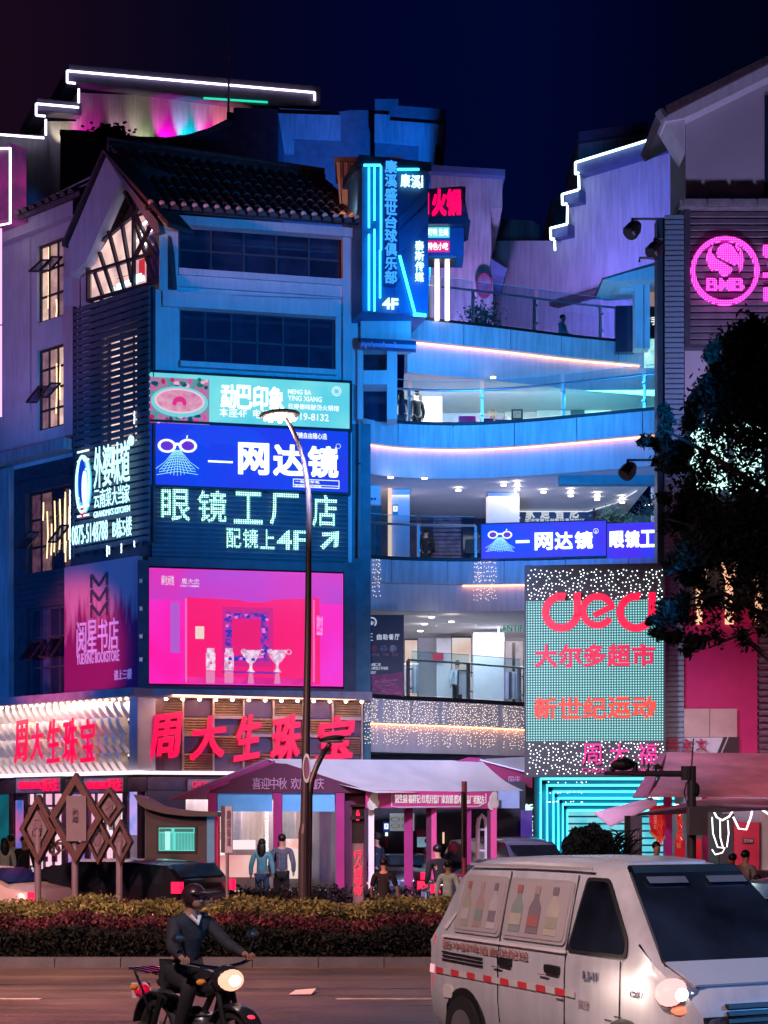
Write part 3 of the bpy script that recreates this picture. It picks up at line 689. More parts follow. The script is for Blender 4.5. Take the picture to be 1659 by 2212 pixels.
for i in range(46):
    s_ = i % 4; f_ = random.random(); u, v = ((488+f_*90, 1325+random.uniform(0, 9)), (488+f_*90, 1418+random.uniform(0, 7)), (488+random.uniform(0, 10), 1325+f_*95), (568+random.uniform(0, 9), 1325+f_*95))[s_]
    sr(u-3.5, v-2.5, u+3.5, v+3, emi('ornament_blue', '2030d0', .75) if i % 3 else emi('ornament_pink', 'ff70d0', .95), .012+.0002*i)
sr(690-290, 1292, 690-286, 1474, emi('screen_edge_glow', 'ff70c8', .9), .0085); sr(676, 1296, 680, 1474, emi('screen_edge_glow', 'ff70c8', .9), .0085); sr(404, 1464, 676, 1478, emi('screen_floor', 'ff30a0', .9, col2='e00888', scale=2), .0087)
sr(684, 1330, 697, 1372, emi('screen_sparkle', 'ff9adf', 1.1, col2='ff20b0', scale=12), .009)
text('周大生', MF, 392, 1250, 431, 1262, .404, wg, t, bold=.02); text('CHOWTAISENG', MF, 389, 1264, 430, 1268, .404, wg, t)
text('国宝局馆', MF, 349, 1243, 376, 1264, .404, wg, t, bold=.01)
# dark housing round the screen
g = G(); h = MF
g.fbu(h, 298, 1210, 321, 1500, 0, .38); g.fbu(h, 743, 1215, 768, 1500, 0, .38); g.fbu(h, 321, 1210, 743, 1229, 0, .36); g.fbu(h, 321, 1485, 743, 1503, 0, .36)
g.ob('housing', mat('screen_housing', (.07, .05, .07, 1), .5, var=.3), t)
g = G()
for v in (1250, 1310, 1370, 1420): g.fbu(h, 301, v, 308, v+9, .38, .46)
g.ob('clip', steel, t)
# restaurant sign on face L
t = thing('restaurant_sign', 'cyan-glowing restaurant sign with oval emblem and telephone number on the slatted left face', 'sign', LF.p(LF.S(220), LF.Z(220, 1200), .3))
cy = emi('halo_cyan', 'b8f4ff', 1.7)
LS = LF
text('外婆味道', LS, 203, 958, 281, 1048, .42, cy, t, bold=.012, split=True, gap=.04, depth=.02)
text('云南菜大当家', LS, 203, 1052, 281, 1092, .42, cy, t, bold=.0, split=True, gap=.1, depth=.02)
text("GRANDMA'S KITCHEN", LS, 203, 1098, 281, 1112, .42, cy, t, bold=.0, depth=.02)
text('0875-5148788', LS, 156, 1130, 233, 1172, .42, cy, t, bold=.0, depth=.02); text('B栋5楼', LS, 244, 1118, 285, 1160, .42, cy, t, bold=.0, depth=.02)
kl = LF.Y(178)/FP*1.35; su, szz = LF.S(178, .4), LF.Z(178, 1046, .4)
em = G().disc(LF, su, szz, 17*kl, .3, .36, 32, 61*LF.Y(178)/FP).ob('emblem', emi('emblem_ground', '58c8f0', 1.1), t)
g = G(); g.ring(LF, su, szz, 15.6*kl, 17.4*kl, .36, .42, 36, rz=61/17/1.35); g.ob('rim', cy, em)
g = G()
for i in range(8):
    z = szz+(i-3.5)*.26
    if abs(i-3.5) > 1.2: g.fb(LF, su-.26, su+.26, z, z+.05, .36, .39)
g.ob('pattern_band', emi('emblem_white', 'dff6ff', 1.6), em)
G().disc(LF, su-.04, szz+.1, 9*kl, .365, .395, 24, .62).ob('headscarf', emi('scarf_blue', '0a40d0', .9), em)
G().disc(LF, su+.08, szz-.12, 6.5*kl, .37, .405, 24, .5).ob('plain_face', emi('face_white', 'e8f4ff', 1.2), em)
G().prism(LF, [(su-.16, szz-.68), (su+.16, szz-.66), (su, szz-.95)], .37, .41).ob('red_scarf', emi('scarf_red', 'e01048', .9), em)
G().disc(LF, LF.S(285, .4), LF.Z(285, 952, .4), .1, .4, .46, 12, .14).ob('emblem', cy, t)
# small drip lights below the sign
g = G()
for u, v, h in ((231, 1180, 26), (236, 1182, 20), (262, 1176, 22), (290, 1170, 14), (151, 1060, 150), (290, 890, 28), (243, 970, 50), (262, 960, 40)):
    for i in range(int(h/3.4)):
        q = LF.at(u+random.uniform(-.6, .6), v+i*3.4, .3); g.ell(q, .022, .022, .03, 5, 4)
g.ob('hanging_lights', emi('drop_light', 'd8f4ff', 2.2, sample=False), **tagd('strings of tiny white drop lights hanging on the left face below the cyan sign', 'string lights'), kind='stuff')
# bookstore banner
def two_tone(name, c1, c2, zsplit, soft=1.2):
    m = bpy.data.materials.new(name); m.use_nodes = True; n = m.node_tree; L = n.links; b = n.nodes['Principled BSDF']; b.inputs['Roughness'].default_value = .6
    t = n.nodes.new('ShaderNodeTexCoord'); mp = n.nodes.new('ShaderNodeMapping'); mp.inputs['Scale'].default_value = (3, 3, .5); L.new(t.outputs['Object'], mp.inputs[0])
    nz = n.nodes.new('ShaderNodeTexNoise'); nz.inputs['Scale'].default_value = 1.6; nz.inputs['Detail'].default_value = 6; L.new(mp.outputs[0], nz.inputs['Vector'])
    s = n.nodes.new('ShaderNodeSeparateXYZ'); L.new(t.outputs['Object'], s.inputs[0])
    a = n.nodes.new('ShaderNodeMath'); a.operation = 'MULTIPLY_ADD'; a.inputs[1].default_value = 3.0; L.new(nz.outputs[0], a.inputs[0]); L.new(s.outputs['Z'], a.inputs[2])
    r = n.nodes.new('ShaderNodeMapRange'); r.inputs[1].default_value = zsplit+1.5-soft/2; r.inputs[2].default_value = zsplit+1.5+soft/2; L.new(a.outputs[0], r.inputs[0])
    mx = n.nodes.new('ShaderNodeMix'); mx.data_type = 'RGBA'; L.new(r.outputs[0], mx.inputs['Factor']); mx.inputs[6].default_value = c1; mx.inputs[7].default_value = c2; L.new(mx.outputs[2], b.inputs['Base Color'])
    return m
a, b, c, e = LF.rect(139, 1213, 298, 1493, .35)
t = thing('bookstore_banner', 'large plum bookstore banner with streaked pale top and grey characters', 'banner', LF.p((a+b)/2, c, .2))
G().fb(LF, a, b, c, e, .18, .35).ob('sheet', two_tone('banner_plum', (.3, .012, .12, 1), (.75, .36, .4, 1), (e-c)*.62, .9), t)
lg = mat('letter_grey', (.75, .62, .8, 1), .5, emis='9080b8', es=.3)
text('阅星书店', LF, 166, 1338, 258, 1408, .352, lg, t, bold=.005, split=True, gap=.1, depth=.03)
text('YUEXING BOOKSTORE', LF, 166, 1408, 258, 1432, .352, lg, t, bold=.01, depth=.02); text('请上三楼', LF, 247, 1446, 285, 1468, .352, lg, t, bold=.01, depth=.02)
g = G()
for i, v in enumerate((1243, 1275, 1307)):
    for (x0, y0), (x1, y1) in (((198, v), (215, v+22)), ((232, v-6), (215, v+22)), ((198, v), (198, v+28)), ((232, v-6), (232, v+22))): g.bar(LF.at(x0, y0, .37), LF.at(x1, y1, .37), .09, .04, up=(.67, .74, 0))
g.ob('emblem', steel, t)
# pink LED-edged display box at the far left edge
t = thing('led_edged_box', 'magenta display box edged with white LED at the far left picture edge', 'display', LF.at(-10, 490, 1.0))
G().fbu(LF, -40, 322, 20, 482, .3, .9).ob('box', emi('box_magenta', 'b83898', .5, var=.4, scale=1.2, col2='583068'), t)
g = G(); q = lambda u, v: LF.at(u, v, .97); g.tube([q(-30, 322), q(22, 320), q(22, 482), q(-30, 492)], .035, 6); g.ob('led_edge', ledw, t)
g = G(); g.tube([q(2, 494), q(2, 700)], .03, 6); g.tube([q(2, 704), q(2, 900)], .03, 6); g.ob('led_strip', emi('led_lilac', 'e8a0f0', 2), t)
g = G(); g.tube([MF.at(779, 500, .3), MF.at(778, 640, .3), MF.at(777, 800, .3), MF.at(776, 1060, .3), MF.at(775, 1205, .3)], .035, 8); g.tube([MF.at(350, 634, .14), MF.at(560, 640, .14), MF.at(738, 646, .14)], .012, 5); g.ob('downpipe', plaster_dark, cb)
for u, v in ((779, 560), (778, 700), (777, 840), (776, 1000)): G().fbu(MF, u-3.5, v, u+3.5, v+3, .2, .345).ob('pipe_bracket', darkm, cb)
# ================================================================ jewellery sign band
gold = mat('gold_panel', (.45, .3, .2, 1), .4, metal=.35, var=.2, scale=6)
goldd = mat('gold_panel_dark', (.12, .06, .09, 1), .35, metal=.5, var=.3, scale=5)
js = thing('jewellery_sign', 'gold panelled shop sign with red brush-style characters wrapping the corner under the screens', 'sign', MF.p(0, MF.Z(318, 1668), .5))
D1 = 1.0
def SLs(u): return LF.S(u, D1)
def zj(v): return MF.Z(320, v, D1)
ztop, zbot = zj(1508), zj(1664)
cL = LF.S(288, D1); cM = MF.S(312, D1)
g = G(); g.fb(LF, LF.S(-60, D1), cL+.3, zbot, ztop, .2, D1-.35); g.fb(MF, cM-.2, MF.S(787, D1), zbot, ztop, .2, D1-.3); g.ob('backing', goldd, js)
# canopy eave with downlights
g = G(); g.fb(LF, LF.S(-60, D1), LF.S(300, D1+.3), ztop, ztop+.22, 0, D1+.5); g.fb(MF, MF.S(300, D1+.3)-.1, MF.S(797, D1), ztop+.004, ztop+.226, 0, D1+.45); g.ob('eave', mat('eave_stone', (.4, .3, .32, 1), .6, var=.25), js)
g = G(); g.fb(LF, LF.S(-60, D1), LF.S(296, D1+.2), zbot-.09, zbot-.02, .3, D1+.3); g.fb(MF, MF.S(302, D1+.2), MF.S(520, D1), zbot-.094, zbot-.024, .3, D1+.2); g.ob('sill_light', emi('sill_glow', 'ffe6f2', 1.5), js)
g = G()
for i in range(26): s = LF.S(-50, D1)+i*(LF.S(296, D1)-LF.S(-50, D1))/26; q = LF.p(s, ztop-.03, D1+.12); g.ell(q, .045, .045, .03, 8, 4)
for i in range(14): s = MF.S(322, D1)+i*(MF.S(780, D1)-MF.S(322, D1))/13; q = MF.p(s, ztop-.03, D1+.1); g.ell(q, .05, .05, .035, 8, 4)
g.ob('downlight', emi('downlight_warm', 'ffdfc0', 22), js)
# left face: rows of curved gold fins
h = (ztop-zbot)/4; g = G(); me = None
n = 6; sec = []
for i in range(n+1):
    f = i/n; y = -.06-.28*math.sin(math.pi*f*.5+.2); sec.append([(-.04, 0, h*f), (-.04, y, h*f), (.16*(1-f)+.02, y*.9, h*f), (.2*(1-f)+.03, 0, h*f)])
fin = G().loft(sec).mesh('fin', mat('gold_fin', (.74, .64, .56, 1), .38, metal=.3, var=.12, scale=5))
s0 = LF.S(-50, D1); s1 = LF.S(268, D1); w = (s1-s0)/21
rl = math.atan2(LF.t.y, LF.t.x); lc = []
for i in range(21):
    for j in range(4): lc.append((*LF.p(s0+(i+.5*(j % 2))*w, zbot+j*h, D1-.34), rl))
stamp('fin', fin, js, lc)
g = G()
for j in range(1, 4):
    for i in range(21):
        g.fb(LF, s0+(i+.5*(j % 2))*w+.02, s0+(i+.5*(j % 2))*w+w*.6, zbot+j*h-.1, zbot+j*h-.03, D1-.34, D1-.24)
g.ob('light_shelf', emi('shelf_glow', 'ffe0c8', 1.2), js)
G().fb(LF, cL-.02, cL+.32, zbot, ztop, D1-.5, D1+.12).ob('corner_post', mat('post_pale', (.6, .6, .68, 1), .4, var=.1), js)
# right face: checker of ribbed and smooth panels, each one a piece
a0 = MF.S(330, D1); a1 = MF.S(783, D1); w = (a1-a0)/7; h4 = (ztop-zbot)/4
rm = math.atan2(MF.t.y, MF.t.x)
def ribbed(nr, dep, slope):
    g = G(); 
    for i in range(nr): z = h4*i/nr; g.hexa([(0.02, -dep, z), (w-.02, -dep, z), (w-.02, 0, z), (.02, 0, z)], [(0.02, -dep+slope, z+h4/nr*.8), (w-.02, -dep+slope, z+h4/nr*.8), (w-.02, 0, z+h4/nr*.8), (.02, 0, z+h4/nr*.8)])
    return g
pr = ribbed(7, .16, .05).mesh('sign_panel', gold)
pf = G().box(.02, w-.02, -.05, 0, .02, h4-.02).mesh('sign_panel', mat('bronze_panel', (.13, .06, .07, 1), .4, metal=.15, var=.2))
for k in range(7):
    for j in range(4):
        m_ = pr if ((k+j) % 2 == 1) else pf
        stamp('sign_panel', m_, js, [(*MF.p(a0+k*w, zbot+j*h4, D1-.29), rm)])
g = G()
for k in range(8): g.fb(MF, a0+k*w-.025, a0+k*w+.025, zbot, ztop, D1-.28, D1-.04)
for k in range(7):
    zz = zbot+h4*(3 if k % 2 == 0 else 2); g.fb(MF, a0+k*w+.03, a0+(k+1)*w-.03, zz-.04, zz+.05, D1-.28, D1-.06)
g.ob('divider', gold, js)
G().fb(MF, cM, MF.S(330, D1)-.03, zbot, ztop, D1-.4, D1).ob('corner_post', mat('post_pale', (.6, .6, .68, 1), .4, var=.1), js)
redl = emi('letter_red', 'ff004c', 1.05)
def brush(body, fr, rects, d, bd=.032, dp=.14):
    for ch, (u0, v0, u1, v1) in zip(body, rects):
        a, b, c, e = fr.rect(u0, v0, u1, v1, d); g = G(); letters(g, ch, fr, a, b, c, e, d, dp, bd, shear=.10 if dp > .1 else .03, skew=.12 if dp > .1 else .04); g.ob('character', redl, js)
brush('周大生珠宝', MF, [(322, 1543, 388, 1640), (414, 1548, 486, 1638), (510, 1545, 562, 1640), (588, 1545, 648, 1642), (686, 1548, 762, 1640)], D1+.02)
brush('周大生珠宝', LF, [(34, 1556, 60, 1648), (69, 1562, 95, 1642), (104, 1554, 130, 1648), (139, 1552, 168, 1650), (177, 1552, 206, 1646)], D1+.14, .024, .05)
# ---- shop below the sign
sh = thing('jewellery_shop', 'bright ground-floor shop windows and posters beneath the gold sign', 'shop front', MF.p(0, .13, -.6))
gz = .13; ztp = zbot-.16
shopw = emi('shop_white', 'f8dce4', 1.15, col2='e8a8c8', scale=1.3) if 1 else emi('x', 'f8dce4', 1.7, var=.2, scale=.9); 
g = G(); g.fb(LF, LF.S(-60), LF.S(318), ztp-.4, ztp, -1, .02); g.fb(MF, 0, MF.S(787), ztp-.35, ztp, -1, .2); g.ob('lintel', goldd, sh)
for (u0, u1, mm, nm) in ((-40, 22, emi('shop_teal', '0a7c8c', .7, var=.5, scale=1.5), 'display_panel'), (30, 52, goldd, 'door_post'), (56, 135, shopw, 'shop_window'), (188, 266, shopw, 'shop_window')):
    a = LF.S(u0); b = LF.S(u1); f = G().fb(LF, a, b, gz, ztp-.42, -.2, -.1).ob(nm, mm, sh)
for u in (22, 54, 136, 186, 268, 300):
    G().fb(LF, LF.S(u)-.1, LF.S(u)+.12, gz, ztp-.4, -.12, -.02).ob('door_post', goldd, sh)
a, b = LF.S(140), LF.S(184)
G().fb(LF, a, b, gz, ztp-.45, -.2, -.1).ob('display_panel', emi('poster_shop', 'e89ac8', .9, var=.6, scale=2.2, col2='3a60d0'), sh)
G().fb(LF, LF.S(30), LF.S(52), gz+.2, ztp-.6, -.09, -.06).ob('poster', emi('poster_blue', '3a70d0', .8, col2='e06aa8', scale=1.4), sh)
G().fb(LF, LF.S(272), LF.S(298), ztp-1.6, ztp-.2, -.2, -.1).ob('poster', emi('poster_lilac', '8a9cf0', .9, col2='d8b0ff', scale=2), sh)
random.seed(31)
for u0, u1 in ((56, 135), (188, 266)):   # mullions, shelves, goods and a portrait poster inside each shop window
    g = G()
    for k in range(1, 4): a = LF.S(u0+(u1-u0)*k/4, -.05); g.fb(LF, a-.03, a+.03, gz, ztp-.42, -.09, -.03)
    g.fb(LF, LF.S(u0, -.05), LF.S(u1, -.05), 2.55, 2.62, -.09, -.03); g.ob('divider', goldd, sh)
    for k in range(16):
        u = random.uniform(u0+3, u1-8); z = random.choice([.5, .95, 1.4]); a = LF.S(u, -.08); G().fb(LF, a, a+random.uniform(.08, .25), z, z+random.uniform(.1, .35), -.095, -.06).ob('display_goods', random.choice([emi('goods_pink', 'f04890', .8), emi('goods_white', 'fff4f8', 1.8), mat('goods_dark', (.06, .03, .06, 1), .5), emi('goods_lilac', '9a80d8', .7), mat('goods_plum', (.2, .02, .08, 1), .5)]), sh)
    a = LF.S(u0+(u1-u0)*.62, -.08); G().fb(LF, a, a+.5, 1.9, 2.5, -.095, -.05).ob('poster', emi('poster_portrait', 'e0b8c0', .9, var=.6, scale=4, col2='402838'), sh)
# red sub-signs over the windows
for u0, u1 in ((34, 132), (180, 268)):
    t = board('shop_sign', 'small red lit shop sign, '+('left' if u0 < 100 else 'nearer the corner')+' of the two under the gold band', 'sign', LF, u0, 1680, u1, 1712, .5, .62, mat('sign_back', (.3, .2, .3, 1), .5, var=.2), fw=.03)
    mid = u0+(u1-u0)*.62
    text('CHOWTAISENG', LF, u0+8, 1688, mid-2, 1704, .63, redl, t, depth=.05, bold=.03); text('周大生', LF, mid, 1682, u1-4, 1709, .63, redl, t, depth=.05, bold=.03)
t = board('shop_sign', 'red lit sign with a few letters between the corner post and the plum tent', 'sign', MF, 405, 1682, 470, 1708, .3, .42, mat('sign_back', (.3, .2, .3, 1), .5, var=.2), fw=.02)
text('CHOW', MF, 415, 1688, 455, 1702, .43, redl, t, depth=.05, bold=.02)
# dark pier right of the corner and glass rooms on face M
g = G(); g.fb(MF, MF.S(318), MF.S(400), gz, ztp-.36, -.6, .18); g.fb(MF, MF.S(738), MF.S(790), gz, ztp-.36, -.6, .05); g.ob('pier', mat('pier_plum', (.08, .05, .09, 1), .5, var=.2), sh)
# interior of the shop behind the tents: white room with counters
g = G(); g.fb(MF, MF.S(400), MF.S(736), gz+.02, gz+.06, -4, .1); g.ob('shop_floor', floorm, sh)
G().fb(MF, MF.S(400), MF.S(736), gz, ztp-.36, -4.2, -4).ob('back_wall', mat('shop_wall_cream', (.75, .6, .55, 1), .7, var=.1), sh)
for u0, u1, nm, mm in ((470, 486, 'glass_strip', 'led'), (500, 520, 'blue_panel', 'blue'), (524, 570, 'cream_screen', 'cream'), (572, 580, 'glass_strip', 'led'), (612, 636, 'grey_screen', 'grey'), (640, 672, 'cream_screen', 'cream'), (690, 715, 'poster', 'poster')):
    M_ = {'led': emi('strip_white', 'fff4ee', 3.5), 'blue': emi('panel_blue_led', '2050b0', .7, var=.7, scale=9, col2='90c0ff'), 'cream': emi('cream_lit', 'f0c8b8', 1.1, var=.12), 'grey': emi('grey_lit', 'a8b8b8', .9, var=.2), 'poster': emi('poster_2025', '203a8c', .6, col2='b04a9c', scale=1.1)}[mm]
    v1 = {'led': 1870, 'blue': 1822, 'cream': 1832, 'grey': 1812, 'poster': 1905}[mm]
    G().fbu(MF, u0, 1752, u1, v1, -1.3, -1.2).ob(nm, M_, sh)
G().fbu(MF, 404, 1735, 736, 1902, -1.45, -1.4).ob('glow_wall', emi('showroom_glow', 'f8dcd8', 1.0, var=.3, scale=.7, col2='c8a0b8'), sh)  # added luminous panel that brightens the dim showroom
G().fbu(MF, 470, 1815, 552, 1835, -1.1, -.8).ob('counter_top', emi('counter_top', 'ffe0e4', 1.1), sh)
G().fbu(MF, 470, 1848, 565, 1895, -1.1, -.7).ob('counter', emi('counter_pink', 'f0808c', .85, var=.1, col2='ffc8c0', scale=.6), sh)
G().fbu(MF, 618, 1834, 672, 1898, -1.1, -.7).ob('counter', emi('counter_cream', 'f0d8d0', 1.0, var=.1), sh)
G().fbu(MF, 620, 1812, 672, 1834, -1.2, -1.0).ob('display_case', emi('display_case', 'f8b0a8', .95, col2='ffe0dc', scale=4), sh)
lamp('AREA', 'shop_ceiling_light', MF.p(3, ztp-.6, -1.8), MF.p(3, 0, -1.8), 'ffd8d8', 420, 3.5)
lamp('AREA', 'shop_ceiling_light', LF.p(3, ztp-.5, .6), LF.p(3, 0, 1.8), 'ffb8d8', 90, 3)
# ================================================================ neon tower sign
NF = uframe(700, 45.6, 930, 46.4)
nt_ = thing('neon_tower_sign', 'tall blue sign tower with cyan neon bars and a column of blue characters', 'sign', NF.p(NF.S(850), NF.Z(850, 690), -1))
bl = mat('sign_blue', (.02, .13, .38, 1), .5, var=.15, scale=2)
G().fbu(NF, 782, 352, 925, 678, -1.6, 0).ob('panel', bl, nt_)
G().fbu(NF, 776, 342, 932, 362, -1.8, .12).ob('cap', mat('sign_blue_dark', (.01, .05, .14, 1), .5), nt_)
neon = emi('neon_cyan', '38e4ff', 3.6)
g = G()
for u, v0, v1, d in ((797, 362, 492, .1), (809, 362, 476, .1), (823, 358, 540, .1), (821, 540, 644, .1), (797, 506, 670, .1), (809, 495, 672, .1)): g.tube([NF.at(u, v0, d), NF.at(u, v1, d)], .028, 6)
for u0, u1, v in ((786, 822, 357), (858, 905, 366)): g.tube([NF.at(u0, v, .16), NF.at(u1, v, .16)], .035, 6)
g.tube([NF.at(863, 552, .12), NF.at(896, 676, .12)], .04, 6); g.tube([NF.at(893, 679, .12), NF.at(920, 681, .12)], .05, 6)
g.ob('neon_bar', neon, nt_)
g = G()
for pts in ([(861, 470), (925, 412), (925, 432), (861, 493)], [(861, 500), (925, 440), (925, 480), (895, 520), (861, 545)], [(852, 618), (868, 600), (890, 676), (862, 676)]): g.prism(NF, pl(NF, pts, .06), 0, .07)
g.ob('diagonal_brace', mat('brace_blue', (.03, .2, .5, 1), .5, var=.1), nt_)
G().fbu(NF, 830, 345, 856, 618, 0, .14).ob('character_panel', mat('panel_navy', (.01, .06, .2, 1), .5), nt_)
text('康溪盛世台球俱乐部', NF, 831, 346, 857, 614, .15, emi('letter_blue', '3aa0ff', 1.25), nt_, split=True, vert=True, bold=.01, depth=.06)
text('康溪', NF, 864, 378, 909, 406, .07, emi('letter_cyanwhite', 'c8fff8', 1.6), nt_, split=True, bold=.01, depth=.06)
text('泰斯传媒', NF, 896, 520, 915, 610, .09, emi('letter_cyanwhite', 'c8fff8', 1.6), nt_, split=True, vert=True, bold=.015, depth=.06)
text('4F', NF, 826, 645, 859, 668, .09, emi('letter_cyanwhite', 'c8fff8', 2.2), nt_, bold=.04, depth=.06)
g = G()
for k in (379, 386, 393, 399): g.fbu(NF, 911, k, 914, k+5, .06, .1)
g.ob('lettering', whb, nt_)
# grey dormer block behind the tower (lit peach below)
DB = flat(48.2)
t = thing('roof_block', 'pale rendered block standing on the tiled roof beside the neon tower', 'roof block', (X(760, 51), 53, 12))
G().prism(DB, pl(DB, [(726, 346), (860, 351), (860, 470), (800, 470), (800, 450), (735, 450)]), -1.5, 0).ob('wall', plaster, t)
g = G(); g.fbu(DB, 722, 339, 866, 348, -1.6, .1); g.ob('coping', plaster_dark, t)
g = G()
for u in (736, 752, 764): g.tube([DB.at(u, 348, .05), DB.at(u+1, 420, .05), DB.at(u+4, 448, .05)], .015, 5)
g.ob('cable', blackm, t)
# wall column under the tower and beside the balconies
NG = flat(46.6)
t = thing('side_tower', 'blue-lit narrow stair tower between the billboards and the balconies', 'tower', (X(820, 47), 48, 0.1))
g = G(); g.fbu(NG, 779, 680, 888, 738, -1.5, -.2); g.fbu(NG, 836, 745, 858, 905, -1.6, -.9); g.fbu(NG, 772, 738, 784, 905, -1.5, -.2); g.fbu(NG, 784, 800, 836, 830, -1.6, -.8); g.ob('wall', plaster, t)
G().fb(NG, NG.S(752), NG.S(800), .2, NG.Z(780, 905), -1.6, -.6).ob('wall', mat('teal_wall', (.05, .16, .2, 1), .6, var=.2), t)
g = G(); g.fbu(NG, 784, 740, 838, 910, -3, -1.9); g.ob('dark_recess', glassdark, t)
g = G(); g.tube([NG.at(779, 743, .3), NG.at(899, 749, .3)], .16, 10)
for u in (800, 824, 848): g.ring(flat(46.2), 0, 0, .1, .12, 0, .01, 4)
g.ob('awning_roller', mat('roller_blue', (.06, .14, .3, 1), .3, metal=.4), t)
g = G()
for u in (785, 803, 828, 852): g.tube([NG.at(u, 739, .45), NG.at(u+4, 744, .5), NG.at(u+6, 753, .35)], .02, 5)
g.ob('roller_strap', mat('strap_pale', (.5, .6, .7, 1), .4), t)
# ================================================================ hot pot sign block
HF = flat(49.5)
t = thing('hotpot_sign', 'red neon hotpot characters on a tilted board above small lit plates', 'sign', HF.at(960, 560, 0))
G().prism(HF, pl(HF, [(922, 408), (1000, 402), (1014, 482), (922, 482)]), -.6, 0).ob('panel', mat('sign_blue_dark', (.01, .05, .14, 1), .5), t)
text('火锅', HF, 933, 412, 996, 466, .05, emi('neon_red', 'ff0058', 1.5), t, split=True, bold=.05, depth=.1)
G().fbu(HF, 922, 416, 927, 462, .05, .12).ob('character', emi('neon_red', 'ff0058', 1.5), t)
G().fbu(HF, 918, 488, 1002, 552, -1.2, -.1).ob('light_box', bl, t)
G().fbu(HF, 922, 490, 971, 512, -.09, -.03).ob('plate', emi('plate_cyan', '70e0f0', 1.0), t); G().fbu(HF, 922, 520, 971, 543, -.09, -.03).ob('plate', emi('plate_pink', 'f0208c', .95), t)
text('烤鸭 生蚝', HF, 924, 494, 968, 509, -.02, whb, t, bold=.02); text('特色小吃', HF, 924, 524, 968, 540, -.02, whb, t, bold=.02)
G().prism(HF, pl(HF, [(922, 476), (1005, 470), (1016, 484), (1000, 490), (922, 490)]), -1.4, .25).ob('hood', mat('sign_blue_dark', (.01, .05, .14, 1), .5), t)
G().tube([HF.at(986, 408, .1), HF.at(1003, 405, .1), HF.at(1002, 440, .1)], .05, 6).ob('bracket', blackm, t)
lp = thing('light_column', 'pair of tall white light tubes standing on the upper terrace by the hotpot sign', 'light', HF.at(955, 692, -.5))
g = G()
for u in (944, 966): g.tube([HF.at(u, 558, -.5), HF.at(u, 692, -.5)], .07, 8)
g.ob('tube_light', emi('tube_warmwhite', 'ffe8d8', 2.4), lp); G().fbu(HF, 924, 552, 985, 559, -.9, -.2).ob('top_plate', steel, lp)
# ================================================================ buildings behind
def building(name, label, loc, group=None): return thing(name, label, 'building', loc, group)
# stepped, LED-outlined gable far left
BF = uframe(60, 78, 700, 84)
t = building('stepped_gable_building', 'stepped gable wall outlined with white LED strips, washed magenta and cyan', (X(330, 80), 82, 0))
G().prism(BF, pl(BF, [(165, 200), (600, 218), (600, 420), (90, 420), (100, 262), (165, 262)]), -3, 0).ob('wall', mat('gable_wall', (.55, .5, .52, 1), .85, var=.15, scale=.5, streak=.2), t)
G().prism(BF, pl(BF, [(142, 152), (682, 199), (682, 240), (560, 240), (142, 186)]), -3.2, .7).ob('upper_band', mat('band_dark', (.1, .085, .14, 1), .8, var=.15), t)
G().prism(BF, pl(BF, [(74, 223), (170, 233), (170, 258), (74, 248)]), -3.2, .6).ob('lower_band', mat('band_dark', (.1, .085, .14, 1), .8, var=.15), t)
G().prism(BF, pl(BF, [(-80, 288), (100, 298), (100, 520), (-80, 520)]), -2, .3).ob('side_wall', plaster_dark, t)
g = G()
def strip(g, fr, pts, r=.05, d=.8):
    for a, b in zip(pts, pts[1:]): g.tube([fr.at(*a, d), fr.at(*b, d)], r, 6)
strip(g, BF, [(163, 180), (145, 178), (145, 153), (680, 200), (680, 217)]); strip(g, BF, [(170, 192), (170, 222)]); strip(g, BF, [(98, 251), (78, 249), (78, 224), (170, 232)]); strip(g, BF, [(99, 258), (99, 292)]); strip(g, BF, [(-60, 286), (95, 298)])
g.ob('led_strip', emi('led_lilac_white', 'e8dcff', 4), t)
g = G(); strip(g, BF, [(440, 212), (578, 221)], .05); g.ob('led_strip', emi('led_green', '10c8a0', 1.4), t)
# wall-washer lamps at the foot of that wall
for u, c, p in ((135, 'c8c0a0', 55), (182, 'ff20c8', 50), (265, 'b890a0', 70), (310, 'c0d0a0', 45), (362, 'ff10d8', 95), (406, '00b8d0', 130), (452, 'ff20b0', 110), (490, 'ffb090', 60)):
    q = BF.at(u, 318, .8); o = lamp('SPOT', 'wall_washer', q, BF.at(u, 230, -.6), c, p*3.2, .1, 58, .6)
# antenna mast
t = thing('antenna_mast', 'thin antenna mast rising from the stepped roof', 'antenna', BF.at(494, 262, 1.0)); g = G(); g.tube([BF.at(493, 272, 1), BF.at(494, 160, 1), BF.at(496, 58, 1)], [.09, .05, .03], 6); g.ob('mast', steel, t)
g = G(); g.tube([BF.at(492, 60, 1), BF.at(498, 60, 1)], .03, 5); g.ob('tip', steel, t)
